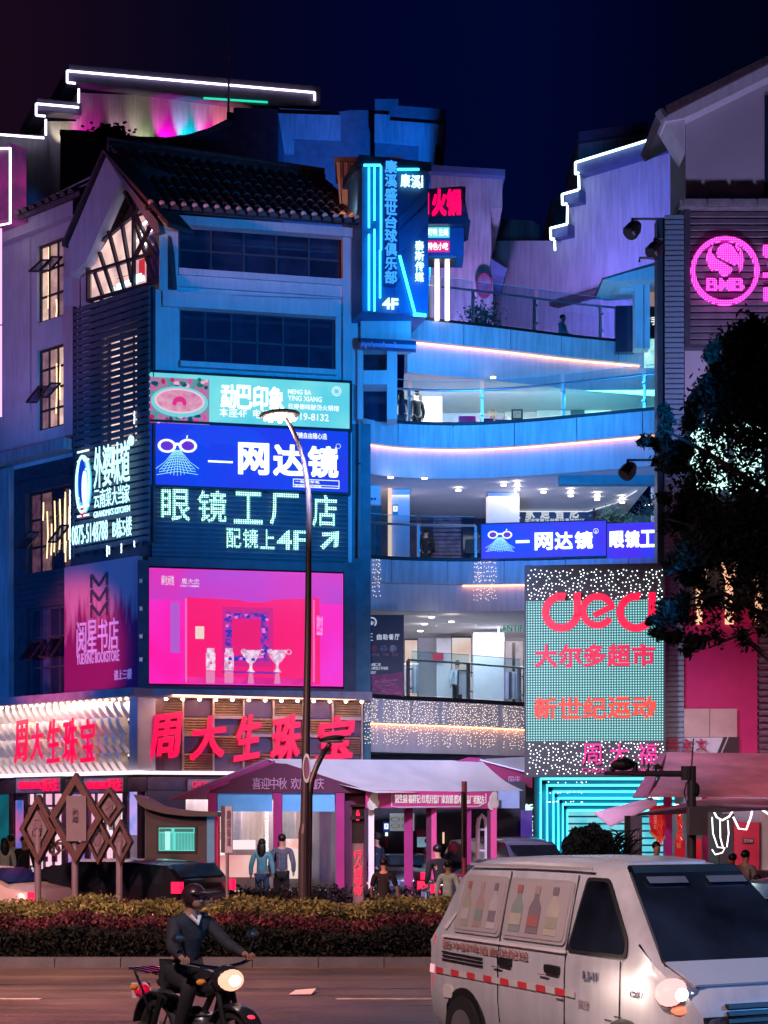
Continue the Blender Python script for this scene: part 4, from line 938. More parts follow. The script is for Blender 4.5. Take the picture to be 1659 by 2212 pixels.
# curved dark roof in front of it
RF = flat(62)
t = building('curved_roof_building', 'dark building with an upswept curved roof edge below the lit stepped wall', (X(420, 66), 66, 0))
pts = [(130, 430), (130, 288), (175, 290), (240, 296), (300, 303), (360, 305), (410, 298), (455, 284), (500, 262), (505, 232), (600, 236), (600, 430)]
G().prism(RF, pl(RF, pts), -4, 0).ob('wall', mat('dark_plaster', (.06, .05, .08, 1), .9, var=.3), t)
g = G(); g.tube([RF.at(u, v-1, .1) for u, v in pts[1:9]], .12, 6); g.ob('roof_edge', tilem, t)
t = thing('bare_shrub', 'leafless rooftop shrub silhouetted against the magenta wall', 'shrub', RF.at(235, 295, .4)); g = G(); random.seed(11)
for i in range(26):
    a = random.uniform(.3, 2.8); L = random.uniform(.4, 1.0)*1.0; p0 = Vector(RF.at(238+random.uniform(-14, 14), 295, .4)); p1 = p0+Vector((math.cos(a)*L*.7, random.uniform(-.2, .2), math.sin(a)*L*.6)); g.tube([p0, (p0+p1)/2+Vector((.05, 0, .05)), p1], [.03, .02, .01], 4)
g.ob('branch', blackm, t)
g = G()
for i in range(160):
    q = RF.at(238+random.gauss(0, 20), 282+random.gauss(0, 7), .4+random.uniform(-.2, .2)); g.ell(q, .07, .03, .05, 4, 3)
g.ob('twig_leaves', blackm, t, kind='stuff')
# blue blocks right of it
t = building('blue_block_building', 'stepped blue-lit concrete block building behind the tiled roof', (X(720, 70), 74, 0)); B2 = flat(68)
cd = mat('block_plaster', (.34, .33, .38, 1), .9, var=.18, scale=.6, streak=.3)
G().prism(B2, pl(B2, [(490, 242), (603, 246), (603, 233), (736, 241), (755, 238), (860, 238), (860, 500), (490, 500)]), -5, 0).ob('wall', mat('block_plaster_dark', (.13, .13, .17, 1), .9, var=.18), t)
G().prism(B2, pl(B2, [(810, 232), (860, 232), (860, 246), (962, 254), (962, 317), (940, 317), (940, 420), (810, 420)]), -4, .8).ob('stepped_wall', mat('block_plaster_dark', (.13, .13, .17, 1), .9, var=.18), t)
G().prism(B2, pl(B2, [(809, 248), (842, 250), (842, 262), (958, 271), (958, 316), (940, 316), (938, 360), (904, 360), (904, 314), (809, 306)], .9), .8, 1.0).ob('raised_panel', cd, t)
G().prism(B2, pl(B2, [(545, 244), (736, 250), (736, 300), (635, 296), (635, 330), (545, 330)], .2), 0, .25).ob('raised_panel', cd, t)
G().fbu(B2, 545, 286, 590, 335, .26, .35).ob('window', glassdark, t)
# violet wall building
t = building('violet_wall_building', 'tall blank violet-lit wall with a stepped coping behind the hotpot sign', (X(1010, 60), 64, 0)); B3 = flat(60)
G().prism(B3, pl(B3, [(930, 375), (1085, 378), (1085, 450), (1060, 450), (1062, 560), (1080, 590), (1065, 595), (1065, 760), (930, 760)]), -5, 0).ob('wall', plaster_old, t)
G().prism(B3, pl(B3, [(930, 357), (1091, 367), (1091, 381), (930, 371)], .3), -5.2, .35).ob('coping', mat('coping_blue', (.1, .16, .3, 1), .8), t)
G().prism(B3, pl(B3, [(1060, 560), (1096, 583), (1090, 598), (1060, 592)], .3), -2, .4).ob('eave_tip', mat('coping_blue', (.1, .16, .3, 1), .8), t)
t = thing('round_wall_sign', 'round red-rimmed sign hanging on the violet wall by the terrace', 'sign', B3.at(1047, 615, .5))
G().disc(B3, B3.S(1046, .6), B3.Z(1046, 617, .6), .22, .5, .62, 20, .36).ob('face', mat('sign_dull', (.2, .14, .22, 1), .5, var=.4, scale=6), t); G().ring(B3, B3.S(1046, .6), B3.Z(1046, 617, .6), .22, .28, .5, .64, 24, rz=1.55).ob('rim', mat('rim_red', (.35, .05, .12, 1), .4), t)
# stepped wall with LED outline on the right
R2 = uframe(1190, 63, 1480, 58.4)
t = building('led_stepped_building', 'huge violet-blue stepped wall edged with a white LED staircase line', (X(1300, 62), 66, 0))
wv = mat('wall_violet', (.5, .47, .52, 1), .85, var=.12, scale=.5, streak=.22)
G().prism(R2, pl(R2, [(1250, 350), (1520, 268), (1520, 800), (1066, 800), (1066, 520), (1200, 520), (1200, 500), (1226, 492), (1226, 440), (1250, 432)]), -6, 0).ob('wall', wv, t)
G().prism(R2, pl(R2, [(1240, 352), (1480, 280), (1480, 306), (1243, 378)], .5), -6.2, .5).ob('upper_band', mat('band_blue', (.08, .1, .2, 1), .8, var=.2), t)
G().prism(R2, pl(R2, [(1214, 419), (1250, 408), (1250, 436), (1216, 443)], .4), -6.2, .4).ob('middle_band', mat('band_blue', (.08, .1, .2, 1), .8, var=.2), t)
G().prism(R2, pl(R2, [(1188, 492), (1226, 483), (1226, 508), (1190, 516)], .4), -6.2, .4).ob('lower_band', mat('band_blue', (.08, .1, .2, 1), .8, var=.2), t)
g = G(); strip(g, R2, [(1445, 289), (1243, 351), (1243, 376), (1250, 373)], .042, .6); strip(g, R2, [(1250, 379), (1251, 409)], .042, .6); strip(g, R2, [(1249, 410), (1214, 420), (1215, 442), (1224, 440)], .042, .6); strip(g, R2, [(1226, 444), (1225, 484), (1189, 493), (1190, 517), (1197, 516)], .042, .6); strip(g, R2, [(1198, 520), (1199, 541)], .042, .6)
g.ob('led_strip', emi('led_cool_white', 'd0f0ff', 4.2), t)
t = building('back_block_building', 'dim stepped blue block rising behind the LED staircase wall', (X(1330, 75), 78, 0)); B4 = flat(74)
G().prism(B4, pl(B4, [(1250, 560), (1250, 300), (1400, 262), (1400, 560)]), -5, 0).ob('wall', cd, t); G().prism(B4, pl(B4, [(1250, 285), (1400, 262), (1400, 280), (1250, 306)], .3), -5.1, .3).ob('coping', mat('band_blue', (.08, .1, .2, 1), .8, var=.2), t)
G().prism(B4, pl(B4, [(1190, 620), (1195, 420), (1250, 405), (1250, 620)]), -5, -.5).ob('lower_wall', mat('block_plaster_dark', (.13, .13, .17, 1), .9, var=.18), t)
t = building('low_blue_building', 'low pale blue-lit block with rounded corner left of the LED staircase', (X(1120, 72), 75, 0)); B5 = flat(70)
G().prism(B5, pl(B5, [(1062, 700), (1062, 480), (1085, 473), (1150, 476), (1165, 486), (1165, 700)]), -5, 0).ob('wall', cd, t); G().prism(B5, pl(B5, [(1165, 700), (1165, 515), (1215, 505), (1215, 700)]), -5, -.6).ob('lower_wall', cd, t)
g = G(); g.prism(R2, pl(R2, [(1190, 655), (1420, 588), (1420, 598), (1190, 662)], .4), 0, .5); g.ob('roof_flashing', tilem, [o for o in bpy.data.objects if o.name == 'led_stepped_building'][0])
# little tiled pavilion with white columns on the terrace at right
PV = flat(51)
t = building('terrace_pavilion', 'small white-columned terrace pavilion with a thin tiled roof', PV.at(1400, 760, 0))
G().prism(PV, pl(PV, [(1303, 604), (1412, 572), (1450, 560), (1450, 600), (1330, 608)], .4), -1.5, .4).ob('roof_soffit', plaster, t)
G().prism(PV, pl(PV, [(1300, 602), (1420, 566), (1450, 548), (1450, 560), (1412, 573)], .45), -1.6, .5).ob('roof', tilem, t)
g = G()
for u0, u1 in ((1372, 1390), (1392, 1404)): g.fbu(PV, u0, 600, u1, 752, -.6, -.1)
g.fbu(PV, 1340, 612, 1372, 628, -.5, -.2); g.ob('column', plaster, t)
G().fbu(PV, 1393, 604, 1440, 668, -1.4, -.9).ob('inner_wall', emi('pav_glow', 'b89a98', .55), t)
G().fbu(PV, 1388, 662, 1440, 730, -.85, -.7).ob('sign_board', blackm, t); G().fbu(PV, 1400, 592, 1440, 622, -.85, -.6).ob('small_sign', emi('sign_redblue', 'e01848', .6, col2='1890d8', scale=1.2), t)
text('Y手', PV, 1396, 684, 1420, 702, -.69, wh, t)
G().fbu(PV, 1393, 732, 1440, 792, -.85, -.7).ob('lit_window', emi('win_pale', 'c8f8f4', 1.1, var=.4, scale=3, col2='70d0d0'), t)
G().fbu(PV, 1330, 660, 1372, 760, -1.2, -.9).ob('dark_glass', glassdark, t)
# ================================================================ shopping arcade with curved balconies
mall = thing('shopping_mall', 'white multi-storey mall with curved open balconies and lit galleries', 'building', (X(1080, 56), 58, .13))
def curve(zt, pts, d=0):
    out = []
    for u, v in pts:
        y = (zt-CH)*FP/(HZ-v); out.append(Vector((X(u, y), y)))
    return out
def dens(pts, step=.4):
    """smooth the plan curve (Catmull-Rom) and resample it"""
    P_ = [pts[0]*2-pts[1]]+pts+[pts[-1]*2-pts[-2]]; o = []
    for i in range(1, len(P_)-2):
        a, b, c, d = P_[i-1:i+3]; n = max(2, int((c-b).length/step))
        for k in range(n):
            t = k/n; o.append(.5*((2*b)+(c-a)*t+(2*a-5*b+4*c-d)*t*t+(3*b-a-3*c+d)*t**3))
    o.append(pts[-1]); return o
def off(pts, d):
    o = []
    for i, p in enumerate(pts):
        t = (pts[min(i+1, len(pts)-1)]-pts[max(i-1, 0)]).normalized(); o.append(p+Vector((t.y, -t.x))*d)
    return o
def wallstrip(g, pts, z0, z1, d0, d1):
    A = off(pts, d0); B = off(pts, d1); n = len(pts); secs = []
    for i in range(n): secs.append([(B[i].x, B[i].y, z0), (B[i].x, B[i].y, z1), (A[i].x, A[i].y, z1), (A[i].x, A[i].y, z0)])
    return g.loft(secs)
def slabpoly(g, pts, yb, z0, z1, d=0):
    A = off(pts, d); n = len(A); q = [(p.x, p.y) for p in A]+[(A[-1].x, yb), (A[0].x, yb)]; m = len(q)
    g.add([(x, y, z0) for x, y in q]+[(x, y, z1) for x, y in q], [tuple(range(m))[::-1], tuple(range(m, 2*m))]+[(i, (i+1) % m, (i+1) % m+m, i+m) for i in range(m)])
    return g
stripm = emi('cove_led', 'ffa070', 5.5)
LV = {}
def level(nm, zt, pts, lip, drop, yb, panel=1.7, cove=True, base=True, ceil=True, coved=(0, 1)):
    c = dens(curve(zt, pts)); LV[nm] = (zt, c)
    n = len(c); step = max(2, int(panel/.4))
    slab = G(); slabpoly(slab, c, yb, zt-.35, zt-.02, -.4); sl = slab.ob('floor_slab', floorm, mall)
    for i in range(0, n-1, step):
        seg = c[i:min(i+step, n-1)+1]
        if len(seg) < 2: continue
        seg = [Vector(p) for p in seg]; t = (seg[1]-seg[0]).normalized(); seg[0] = seg[0]+t*.012; seg[-1] = seg[-1]-(seg[-1]-seg[-2]).normalized()*.012
        g = G(); wallstrip(g, seg, zt-lip, zt, -.1, 0); g.ob('fascia_panel', cladm, mall)
    g = G(); wallstrip(g, c, zt-drop, zt-lip+.1, -.55, -.3); g.ob('lower_fascia', plaster, mall)
    g = G(); wallstrip(g, c, zt-lip+.001, zt-.02, -.3, -.11); g.ob('lip_backing', plaster, mall)
    g = G(); slabpoly(g, c, yb, zt-drop+.01, zt-drop+.12, -.56); g.ob('ceiling', mat('ceiling_white', (.7, .7, .72, 1), .8, var=.04), mall)
    if cove:
        a, b = int(coved[0]*(n-1)), max(int(coved[1]*(n-1)), 1)
        g = G(); wallstrip(g, c[a:b+1], zt-lip-.035, zt-lip-.005, -.27, -.2); g.ob('cove_light', stripm, mall)
    if base:
        g = G(); wallstrip(g, c, zt, zt+.14, -.3, -.16); g.ob('railing_base', blackm, mall)
    return c
level('f4', 17.1, [(888, 688), (1103, 712), (1240, 729), (1388, 743), (1425, 746)], .62, 1.52, 60, coved=(0, .93))
level('f3', 13.76, [(770, 898), (798, 906), (860, 915), (950, 919), (1040, 918), (1150, 911), (1280, 899), (1425, 885)], .66, 1.5, 58, coved=(.06, 1))
level('f2', 9.73, [(770, 1200), (793, 1206), (880, 1211), (1000, 1213), (1150, 1211), (1290, 1207), (1425, 1202)], .66, 1.43, 58, coved=(.45, 1))
level('f1', 5.62, [(786, 1507), (868, 1512), (1000, 1518), (1134, 1526), (1190, 1530)], .68, 1.5, 60, coved=(.05, 1))
# left end caps of the slabs
NG2 = flat(48.0)
for v0, v1, v2 in ((905, 958, 1018), (1208, 1258, 1314)):
    g = G(); g.prism(NG2, pl(NG2, [(757, v0+18), (778, v0), (778, v1), (757, v1+14)]), -1, .25); g.prism(NG2, pl(NG2, [(764, v1+12), (782, v1), (790, v2), (770, v2-8)]), -1, .1); g.ob('end_cap', plaster, mall)
# railings: posts, glass panels, handrails
def railing(nm, label, a=0, b=1, h=1.12, sp=1.9, inset=.24):
    zt, c = LV[nm]; n = len(c); c = off(c[int(a*(n-1)):int(b*(n-1))+1], -inset)
    t = thing('balcony_railing', label, 'railing', (c[0].x, c[0].y, zt)); st = max(2, int(sp/.4))
    g = G(); pm = G(); pm.box(-.035, .035, -.05, .05, 0, h-.1); pm.box(-.05, .05, -.16, -.05, h*.25, h*.25+.04); pm.box(-.05, .05, -.16, -.05, h*.7, h*.7+.04); pm = pm.mesh('post', steel)
    idx = list(range(0, len(c)-1, st))+[len(c)-1]; lc = []
    for i in idx:
        q = c[i]; d = (c[min(i+1, len(c)-1)]-c[max(i-1, 0)]); lc.append((q.x, q.y, zt+.02, math.atan2(d.y, d.x)))
    stamp('post', pm, t, lc)
    hr = G(); hr.tube([(p.x, p.y, zt+h-.06) for p in c], .035, 8); hr.ob('handrail', steel, t)
    for i, j in zip(idx, idx[1:]):
        seg = c[i:j+1]
        if len(seg) < 2: continue
        d0 = (seg[1]-seg[0]).normalized(); seg = [Vector(p) for p in seg]; seg[0] += d0*.06; seg[-1] -= (seg[-1]-seg[-2]).normalized()*.06
        g = G(); wallstrip(g, seg, zt+.16, zt+h+.18, .09, .105); g.ob('glass_panel', glass, t)
        g = G(); wallstrip(g, seg, zt+h+.18, zt+h+.195, .088, .107); g.ob('glass_edge', mat('glass_edge', (.3, .5, .5, 1), .3), t)
railing('f4', 'steel and glass railing along the topmost curved terrace', .0, 1, 1.2, 2.0)
railing('f3', 'glass railing on the long middle balcony with pink seats behind', .03, 1, 1.15, 2.3)
railing('f2', 'glass railing beside the blue LED banner on the second gallery', .02, .48, 1.15, 2.6)
railing('f1', 'glass railing of the lowest gallery beside the white dotted sign', .24, 1, 1.25, 2.0)
# ---- gallery interiors
wl = mat('gallery_wall_white', (.72, .72, .76, 1), .7, var=.05); wc = mat('gallery_wall_cream', (.72, .62, .54, 1), .7, var=.06)
dl = emi('downlight_disc', 'fff4ea', 9)
def dlight(spots, zc, par=None):
    for u, v in spots:
        y = (zc-CH)*FP/(HZ-v); G().cyl(X(u, y), y, zc-.03, zc-.005, .085, 14).ob('downlight', dl, mall)
def colm(u0, u1, y, z0, z1, m=wl, name='column', d=1.0): return G().box(X(u0, y), X(u1, y), y, y+d, z0, z1).ob(name, m, mall)
# third-floor balcony room
z0, z1 = 13.76, 15.7
G().box(X(820, 55), X(1440, 55), 55.2, 55.5, z0, z1+.2).ob('gallery_wall', wl, mall)
G().fbu(flat(55.1), 1090, 850, 1440, 930, -.05, .05).ob('gallery_wall', wc, mall)
colm(912, 955, 53, z0, z1, wl); 
lamp('AREA', 'gallery_light', (X(1000, 53.4), 52.6, z1-.05), (X(1000, 53.4), 53.2, z0), 'fff0e8', 900, 6, sy=1.6); lamp('AREA', 'gallery_light', (X(1310, 53), 52.5, z1-.05), (X(1310, 53), 53, z0), '50e8f8', 600, 3.4, sy=1.6)
dlight([(1065, 814)], 15.58)
G().fbu(flat(55), 1056, 835, 1074, 918, .0, .1).ob('hanging_sign_panel', emi('hang_glow', 'ffe0c8', 1.2, var=.5, scale=3), mall)
for i, ch in enumerate('家味火锅'): text(ch, flat(54.8), 1058, 838+i*20, 1070, 852+i*20, .02, mat('char_dark', (.12, .08, .1, 1), .6), mall)
G().fbu(flat(55), 1233, 862, 1262, 900, .06, .2).ob('shelf_unit', mat('shelf_dark', (.05, .08, .1, 1), .5), mall)
G().fbu(flat(55), 1264, 860, 1320, 897, .06, .14).ob('lit_window', emi('win_aqua', 'b8fff8', 1.5, var=.3, scale=2), mall)
G().fbu(flat(55), 1160, 858, 1235, 915, .06, .14).ob('partition', wc, mall)
pinkm = mat('pink_fabric', (.75, .02, .3, 1), .6, var=.1)
def seat(u0, u1, v, y, lab):
    z = 13.78; t = thing('sofa', lab, 'sofa', (X((u0+u1)/2, y), y, z)); a, b = X(u0, y), X(u1, y); top = Zv(v, y)
    G().box(a, b, y-.1, y+.5, z+.1, z+.45).ob('seat', pinkm, t, bevel=.04); G().box(a, b, y+.5, y+.66, z+.1, max(top, z+.6)).ob('backrest', pinkm, t, bevel=.04); G().box(a+.05, b-.05, y, y+.5, z, z+.1).ob('base', blackm, t)
seat(992, 1030, 889, 50.6, 'tall bright pink sofa behind the middle balcony glass'); seat(1040, 1066, 902, 50.3, 'low pink seat right of the tall pink sofa'); seat(1072, 1096, 904, 50.4, 'small pink seat under the hanging sign')
t = thing('notice_stand', 'small black-framed notice board standing behind the balcony glass', 'notice board', (X(1117, 50.2), 50.2, 13.78)); G().fbu(flat(50.2), 1105, 884, 1129, 906, -.04, 0).ob('frame', blackm, t); G().fbu(flat(50.2), 1108, 887, 1126, 903, 0.001, .01).ob('sheet', emi('sheet_dim', 'b8c8c8', .7, var=.3, scale=14), t)
t = thing('table', 'small pale green table at the left end of the middle balcony', 'table', (X(962, 50.5), 50.5, 13.78)); G().box(X(950, 50.5), X(975, 50.5), 50.2, 50.8, 14.05, 14.12).ob('table_top', mat('table_green', (.3, .6, .5, 1), .5), t); G().cyl(X(962, 50.5), 50.5, 13.78, 14.05, .04).ob('leg', steel, t)
# second gallery
z0, z1 = 9.73, 12.25
G().box(X(780, 54), X(1440, 54), 56.5, 56.8, z0, z1+.2).ob('gallery_wall', mat('gallery_wall_plum', (.2, .12, .18, 1), .6, var=.4, scale=2.5), mall)
for (u0, u1, y, m) in ((846, 885, 51, wl), (1054, 1122, 51.5, wl), (1418, 1440, 49, wl)): colm(u0, u1, y, z0, z1, m)
G().fbu(flat(50.9), 838, 1048, 846, 1205, -.3, .0).ob('light_column', emi('col_glow', 'ffc8a8', 1.2), mall)
G().fbu(flat(51.4), 1112, 1058, 1116, 1100, 0, .1).ob('tube_light', ledw, mall)
lamp('AREA', 'gallery_light', (X(1000, 52.5), 52, z1-.05), (X(1000, 52.5), 52.3, z0), 'ffe8e0', 150, 8, sy=2.2); lamp('AREA', 'gallery_light', (X(1300, 52.5), 51, z1-.05), (X(1300, 52.5), 51.3, z0), 'd8e8ff', 90, 5, sy=2.2)
dlight([(844, 1030), (917, 1032), (990, 1058), (1088, 1047), (1117, 1044), (1117, 1055), (1174, 1062), (1233, 1060), (1233, 1070), (1290, 1068), (1290, 1078), (1344, 1075), (1344, 1084), (1397, 1090)], 12.2)
G().fbu(flat(50.6), 757, 1045, 822, 1090, -.3, .02).ob('sign_board', wl, mall); text('3...', flat(50.6), 780, 1058, 812, 1080, .03, mat('char_navy', (.02, .06, .15, 1), .5), mall, bold=.04)
G().fbu(flat(50.7), 775, 1092, 824, 1207, -.3, -.1).ob('door', mat('door_teal', (.03, .09, .11, 1), .4, var=.4, scale=4), mall)
g = G(); g.fbu(flat(50.9), 848, 1090, 860, 1112, .02, .06); g.ob('access_sign', emi('sign_blue_plate', '1878d0', .7), mall); text('♿', flat(50.9), 849, 1093, 859, 1105, .062, wh, mall)
t = thing('direction_sign', 'black hanging direction sign with white icons under the second gallery ceiling', 'sign', flat(54).at(925, 1090, 0)); G().fbu(flat(54), 876, 1072, 956, 1092, -.1, 0).ob('panel', blackm, t)
text('3', flat(54), 932, 1079, 938, 1086, .01, whb, t); g = G()
for u in (893, 916): g.ring(flat(54), flat(54).S(u), flat(54).Z(u, 1085), .05, .08, .01, .03, 14)
g.fbu(flat(54), 881, 1080, 886, 1089, .01, .03); g.fbu(flat(54), 903, 1079, 908, 1088, .01, .03); g.ob('icon', whb, t)
st = mat('stone_strip', (.4, .24, .3, 1), .6, var=.45, scale=5); g = G()
for i in range(14): v = 1092+i*8.4; g.fbu(flat(56.2), 936, v, 996, v+6+random.uniform(0, 1.6), 0, .1+random.uniform(0, .1))
g.ob('stacked_stone', st, mall)
G().fbu(flat(56.2), 1000, 1085, 1052, 1205, 0, .1).ob('dark_glass', glassdark, mall)
G().fbu(flat(56.2), 1006, 1165, 1045, 1195, .11, .3).ob('shelf_unit', mat('shelf_dark', (.05, .08, .1, 1), .5), mall)
t = board('kids_shop_sign', 'dark blue shop fascia with outlined white characters behind the blue LED banner', 'sign', flat(55), 1092, 1088, 1282, 1145, 0, .2, mat('fascia_blue', (.02, .07, .2, 1), .5, var=.2))
text('皇家迪智尼', flat(55), 1098, 1092, 1256, 1120, .21, emi('letter_dim', 'd8e4f0', .8), t, bold=.03, split=True, gap=.4); text('腾冲宝家乐益智玩具体验店', flat(55), 1134, 1120, 1262, 1128, .21, emi('letter_dim', 'd8e4f0', .8), t)
# ceiling ring of light in the second gallery
zc = 12.2
def ceil_ring(u, v, ru, zc, m, r0=.93, name='ring_light'):
    y = (zc-CH)*FP/(HZ-v); R = ru/FP*y; g = G(); vs = []; n = 40
    for i in range(n): a = 2*math.pi*i/n; vs += [(X(u, y)+R*math.cos(a), y+R*math.sin(a), zc-.03), (X(u, y)+R*r0*math.cos(a), y+R*r0*math.sin(a), zc-.03)]
    g.add(vs, [(2*i, 2*((i+1) % n), 2*((i+1) % n)+1, 2*i+1) for i in range(n)]); g.ob(name, m, mall)
g = G(); g.tube([(X(u, 54.5), 54.5, 12.21-.0*u) for u in (1095, 1180, 1270)]+[(X(1330, 53), 53, 12.2), (X(1375, 51), 51, 12.2)], .02, 5); g.ob('cove_line', emi('ring_white', 'eaf0ff', 1.0), mall)
G().fbu(flat(52), 1182, 1012, 1210, 1028, -.2, 0).ob('ceiling_duct', mat('duct_teal', (.06, .3, .32, 1), .5), mall)
g = G(); g.box(X(1200, 50), X(1440, 50), 49, 49.3, 12.0, 12.3); g.ob('ceiling_beam', mat('duct_teal', (.06, .3, .32, 1), .5), mall)
# blue LED banner on the second gallery railing
zt, c = LV['f2']; a_ = c[int(.47*(len(c)-1))]; b_ = c[-1]
QF = Frame(a_.x, a_.y-.1, b_.x, b_.y-.1)
t = board('led_banner', 'long blue LED banner with spectacles emblem fixed along the second gallery railing', 'billboard', QF, 1040, 1129, 1309, 1204, 0, .16, emi('board_blue2', '1440f4', 1.0, col2='4a28f0', scale=.6), fw=.03)
blueboard(t, QF, 1036, 1129, 1330, 1208, .162, 1)
text('一', QF, 1113, 1150, 1145, 1190, .162, whb, t, split=True); text('网达镜', QF, 1153, 1150, 1283, 1186, .162, whb, t, split=True, bold=.045, gap=.14)
G().ring(QF, QF.S(1288), QF.Z(1288, 1149), .06, .075, .162, .17, 18).ob('emblem', wh, t); text('R', QF, 1286, 1146, 1290, 1152, .162, wh, t)
p2 = G().fbu(QF, 1311, 1129, 1440, 1203, 0, .16).ob('panel', emi('board_blue2', '1440f4', 1.0), t); text('眼镜工', QF, 1316, 1147, 1416, 1182, .162, whb, t, split=True, bold=.045, gap=.1)
# first gallery
z0, z1 = 5.62, 8.15
G().box(X(850, 56), X(1190, 56), 56.5, 56.8, z0, z1+.2).ob('gallery_wall', wl, mall)
colm(1023, 1089, 53.5, z0, z1, wl); colm(943, 1020, 55.2, z0, z1, wl, d=.6)
G().fbu(flat(53.4), 1076, 1350, 1079, 1390, 0, .08).ob('tube_light', ledw, mall)
lamp('AREA', 'gallery_light', (X(960, 53), 52.6, z1-.05), (X(960, 53), 53, z0), 'f0f0ff', 150, 4, sy=2); lamp('AREA', 'gallery_light', (X(1110, 54), 54.3, z1-.05), (X(1110, 54), 54.6, z0), 'fff0f4', 90, 2, sy=2)
ceil_ring(985, 1349, 45, 8.1, emi('ring_white', 'eaf0ff', 1.0), .95)
dlight([(932, 1332), (917, 1347), (975, 1342), (908, 1362)], 8.1)
for u0, v0, u1, v1, m in ((873, 1383, 903, 1513, emi('shopwin_cream', 'e8c0a8', .75, col2='f8e8e8', scale=1.6)), (975, 1378, 1019, 1462, emi('shopwin_cream', 'e8c0a8', .75, col2='f8e8e8', scale=1.6)), (1090, 1384, 1132, 1520, emi('shopwin_grey', 'c8b8c8', .65, col2='706878', scale=2.2))):
    yy = 55.1; f = G().fbu(flat(yy), u0, v0, u1, v1, 0, .05).ob('shop_window', m, mall); g = G(); g.fbu(flat(yy), u0, v0-4, u1, v0-.5, 0, .1); g.fbu(flat(yy), u0, v0, u0+1.5, v1, .051, .1); g.fbu(flat(yy), u1-1.5, v0, u1, v1, .051, .1); g.ob('frame', blackm, f)
G().fbu(flat(55), 1107, 1388, 1113, 1520, .06, .2).ob('door_leaf', blackm, mall)
G().fbu(flat(55), 935, 1411, 958, 1429, .0, .03).ob('notice', mat('notice_red', (.6, .02, .06, 1), .6), mall)
text('ENTIFIC', flat(53), 1087, 1350, 1146, 1364, .02, mat('letter_green', (.02, .12, .09, 1), .4, emis='20c0a0', es=.3), mall, bold=.03, depth=.04)

# hanging clothes and an easel seen through the glass
t = thing('clothes_rack', 'rack of hanging coats behind the lowest gallery glass near the dotted sign', 'clothes rack', (X(1110, 53), 53, 5.64)); g = G(); g.tube([(X(1090, 53), 53, 7.0), (X(1130, 53), 53, 7.0)], .02); g.tube([(X(1090, 53), 53, 5.64), (X(1090, 53), 53, 7.0)], .02); g.tube([(X(1130, 53), 53, 5.64), (X(1130, 53), 53, 7.0)], .02); g.ob('rail', steel, t)
for i in range(6):
    u = 1095+i*6; x = X(u, 53); w_ = .05; G().loft([[(x-w_, 52.9, z), (x+w_, 52.85, z), (x+w_, 53.1, z), (x-w_, 53.12, z)] for z in (6.0, 6.5, 6.85)]).ob('coat', mat('coat%d' % (i % 3), [(.5, .4, .6, 1), (.1, .1, .15, 1), (.6, .6, .65, 1)][i % 3], .8), t)
t = thing('clothes_rack', 'rack of white shirts at the left end of the lowest gallery by the dark banner', 'clothes rack', (X(888, 53), 53, 5.64)); g = G(); g.tube([(X(872, 53), 53, 7.1), (X(905, 53), 53, 7.1)], .02); g.tube([(X(872, 53), 53, 5.64), (X(872, 53), 53, 7.1)], .02); g.ob('rail', steel, t)
for i in range(6):
    x = X(876+i*5, 53); G().loft([[(x-.04, 52.9, z), (x+.04, 52.85, z), (x+.04, 53.1, z), (x-.04, 53.12, z)] for z in (6.2, 6.6, 7.0)]).ob('shirt', mat('shirt%d' % (i % 2), [(.7, .7, .75, 1), (.3, .35, .4, 1)][i % 2], .8), t)
t = thing('easel_sign', 'folding easel with a pale board behind the lowest gallery glass', 'easel', (X(998, 52.6), 52.6, 5.64)); g = G()
for a, b in (((988, 1508), (990, 1449)), ((1010, 1508), (1012, 1449)), ((990, 1449), (1012, 1449))): g.bar(flat(52.6).at(*a), flat(52.6).at(*b), .05)
g.ob('frame', framed, t); G().fbu(flat(52.6), 991, 1452, 1011, 1500, -.05, -.02).ob('board', mat('board_pale', (.6, .55, .6, 1), .6), t)
# restaurant banner on the left end of the first gallery
t = board('restaurant_banner', 'dark navy buffet restaurant banner with marbled red meat print at its foot', 'banner', flat(48.2), 770, 1330, 871, 1504, -.1, 0, mat('banner_navy', (.012, .015, .04, 1), .5, var=.2), fw=.02)
f48 = flat(48.2); dimw = emi('letter_dimwhite', 'c8d0e8', .75)
text('鲜生', f48, 771, 1364, 807, 1384, .01, dimw, t, bold=.0, split=True, gap=.14); text('自助餐厅', f48, 813, 1370, 864, 1382, .01, dimw, t, bold=.03, split=True, gap=.2)
g = G(); k8 = 48.2/FP; g.ring(f48, f48.S(803), f48.Z(803, 1344), 8*k8, 11*k8, .01, .02, 24, a0=-.9, a1=4.04)
for a in (-.8, -.4, 0, .4, .8): g.bar(f48.at(803, 1350, .02), f48.at(803+9*math.sin(a), 1350-9*math.cos(a), .02), .03, .01)
g.ob('emblem', dimw, t)
for i, u in enumerate((784, 807, 829, 849)): G().disc(f48, f48.S(u), f48.Z(u, 1401), 8*k8, .003, .012, 18).ob('dish_picture', mat('dish%d' % i, [(.2, .22, .2, 1), (.3, .06, .1, 1), (.12, .14, .2, 1), (.3, .3, .32, 1)][i], .6, var=.5, scale=14), t)
for i, (u0, w0) in enumerate(((773, 14), (793, 26), (826, 14), (846, 14))): text(['牛肉', '原切牛肉', '海鲜', '甜品'][i], f48, u0, 1411, u0+w0, 1418, .01, mat('char_pink', (.5, .2, .25, 1), .6), t)
text('财富中心B幢二楼', f48, 781, 1432, 822, 1439, .01, dimw, t); text('2004-2015商铺三号电梯', f48, 781, 1440, 838, 1447, .01, dimw, t); text('13987575507', f48, 781, 1450, 812, 1456, .01, dimw, t)
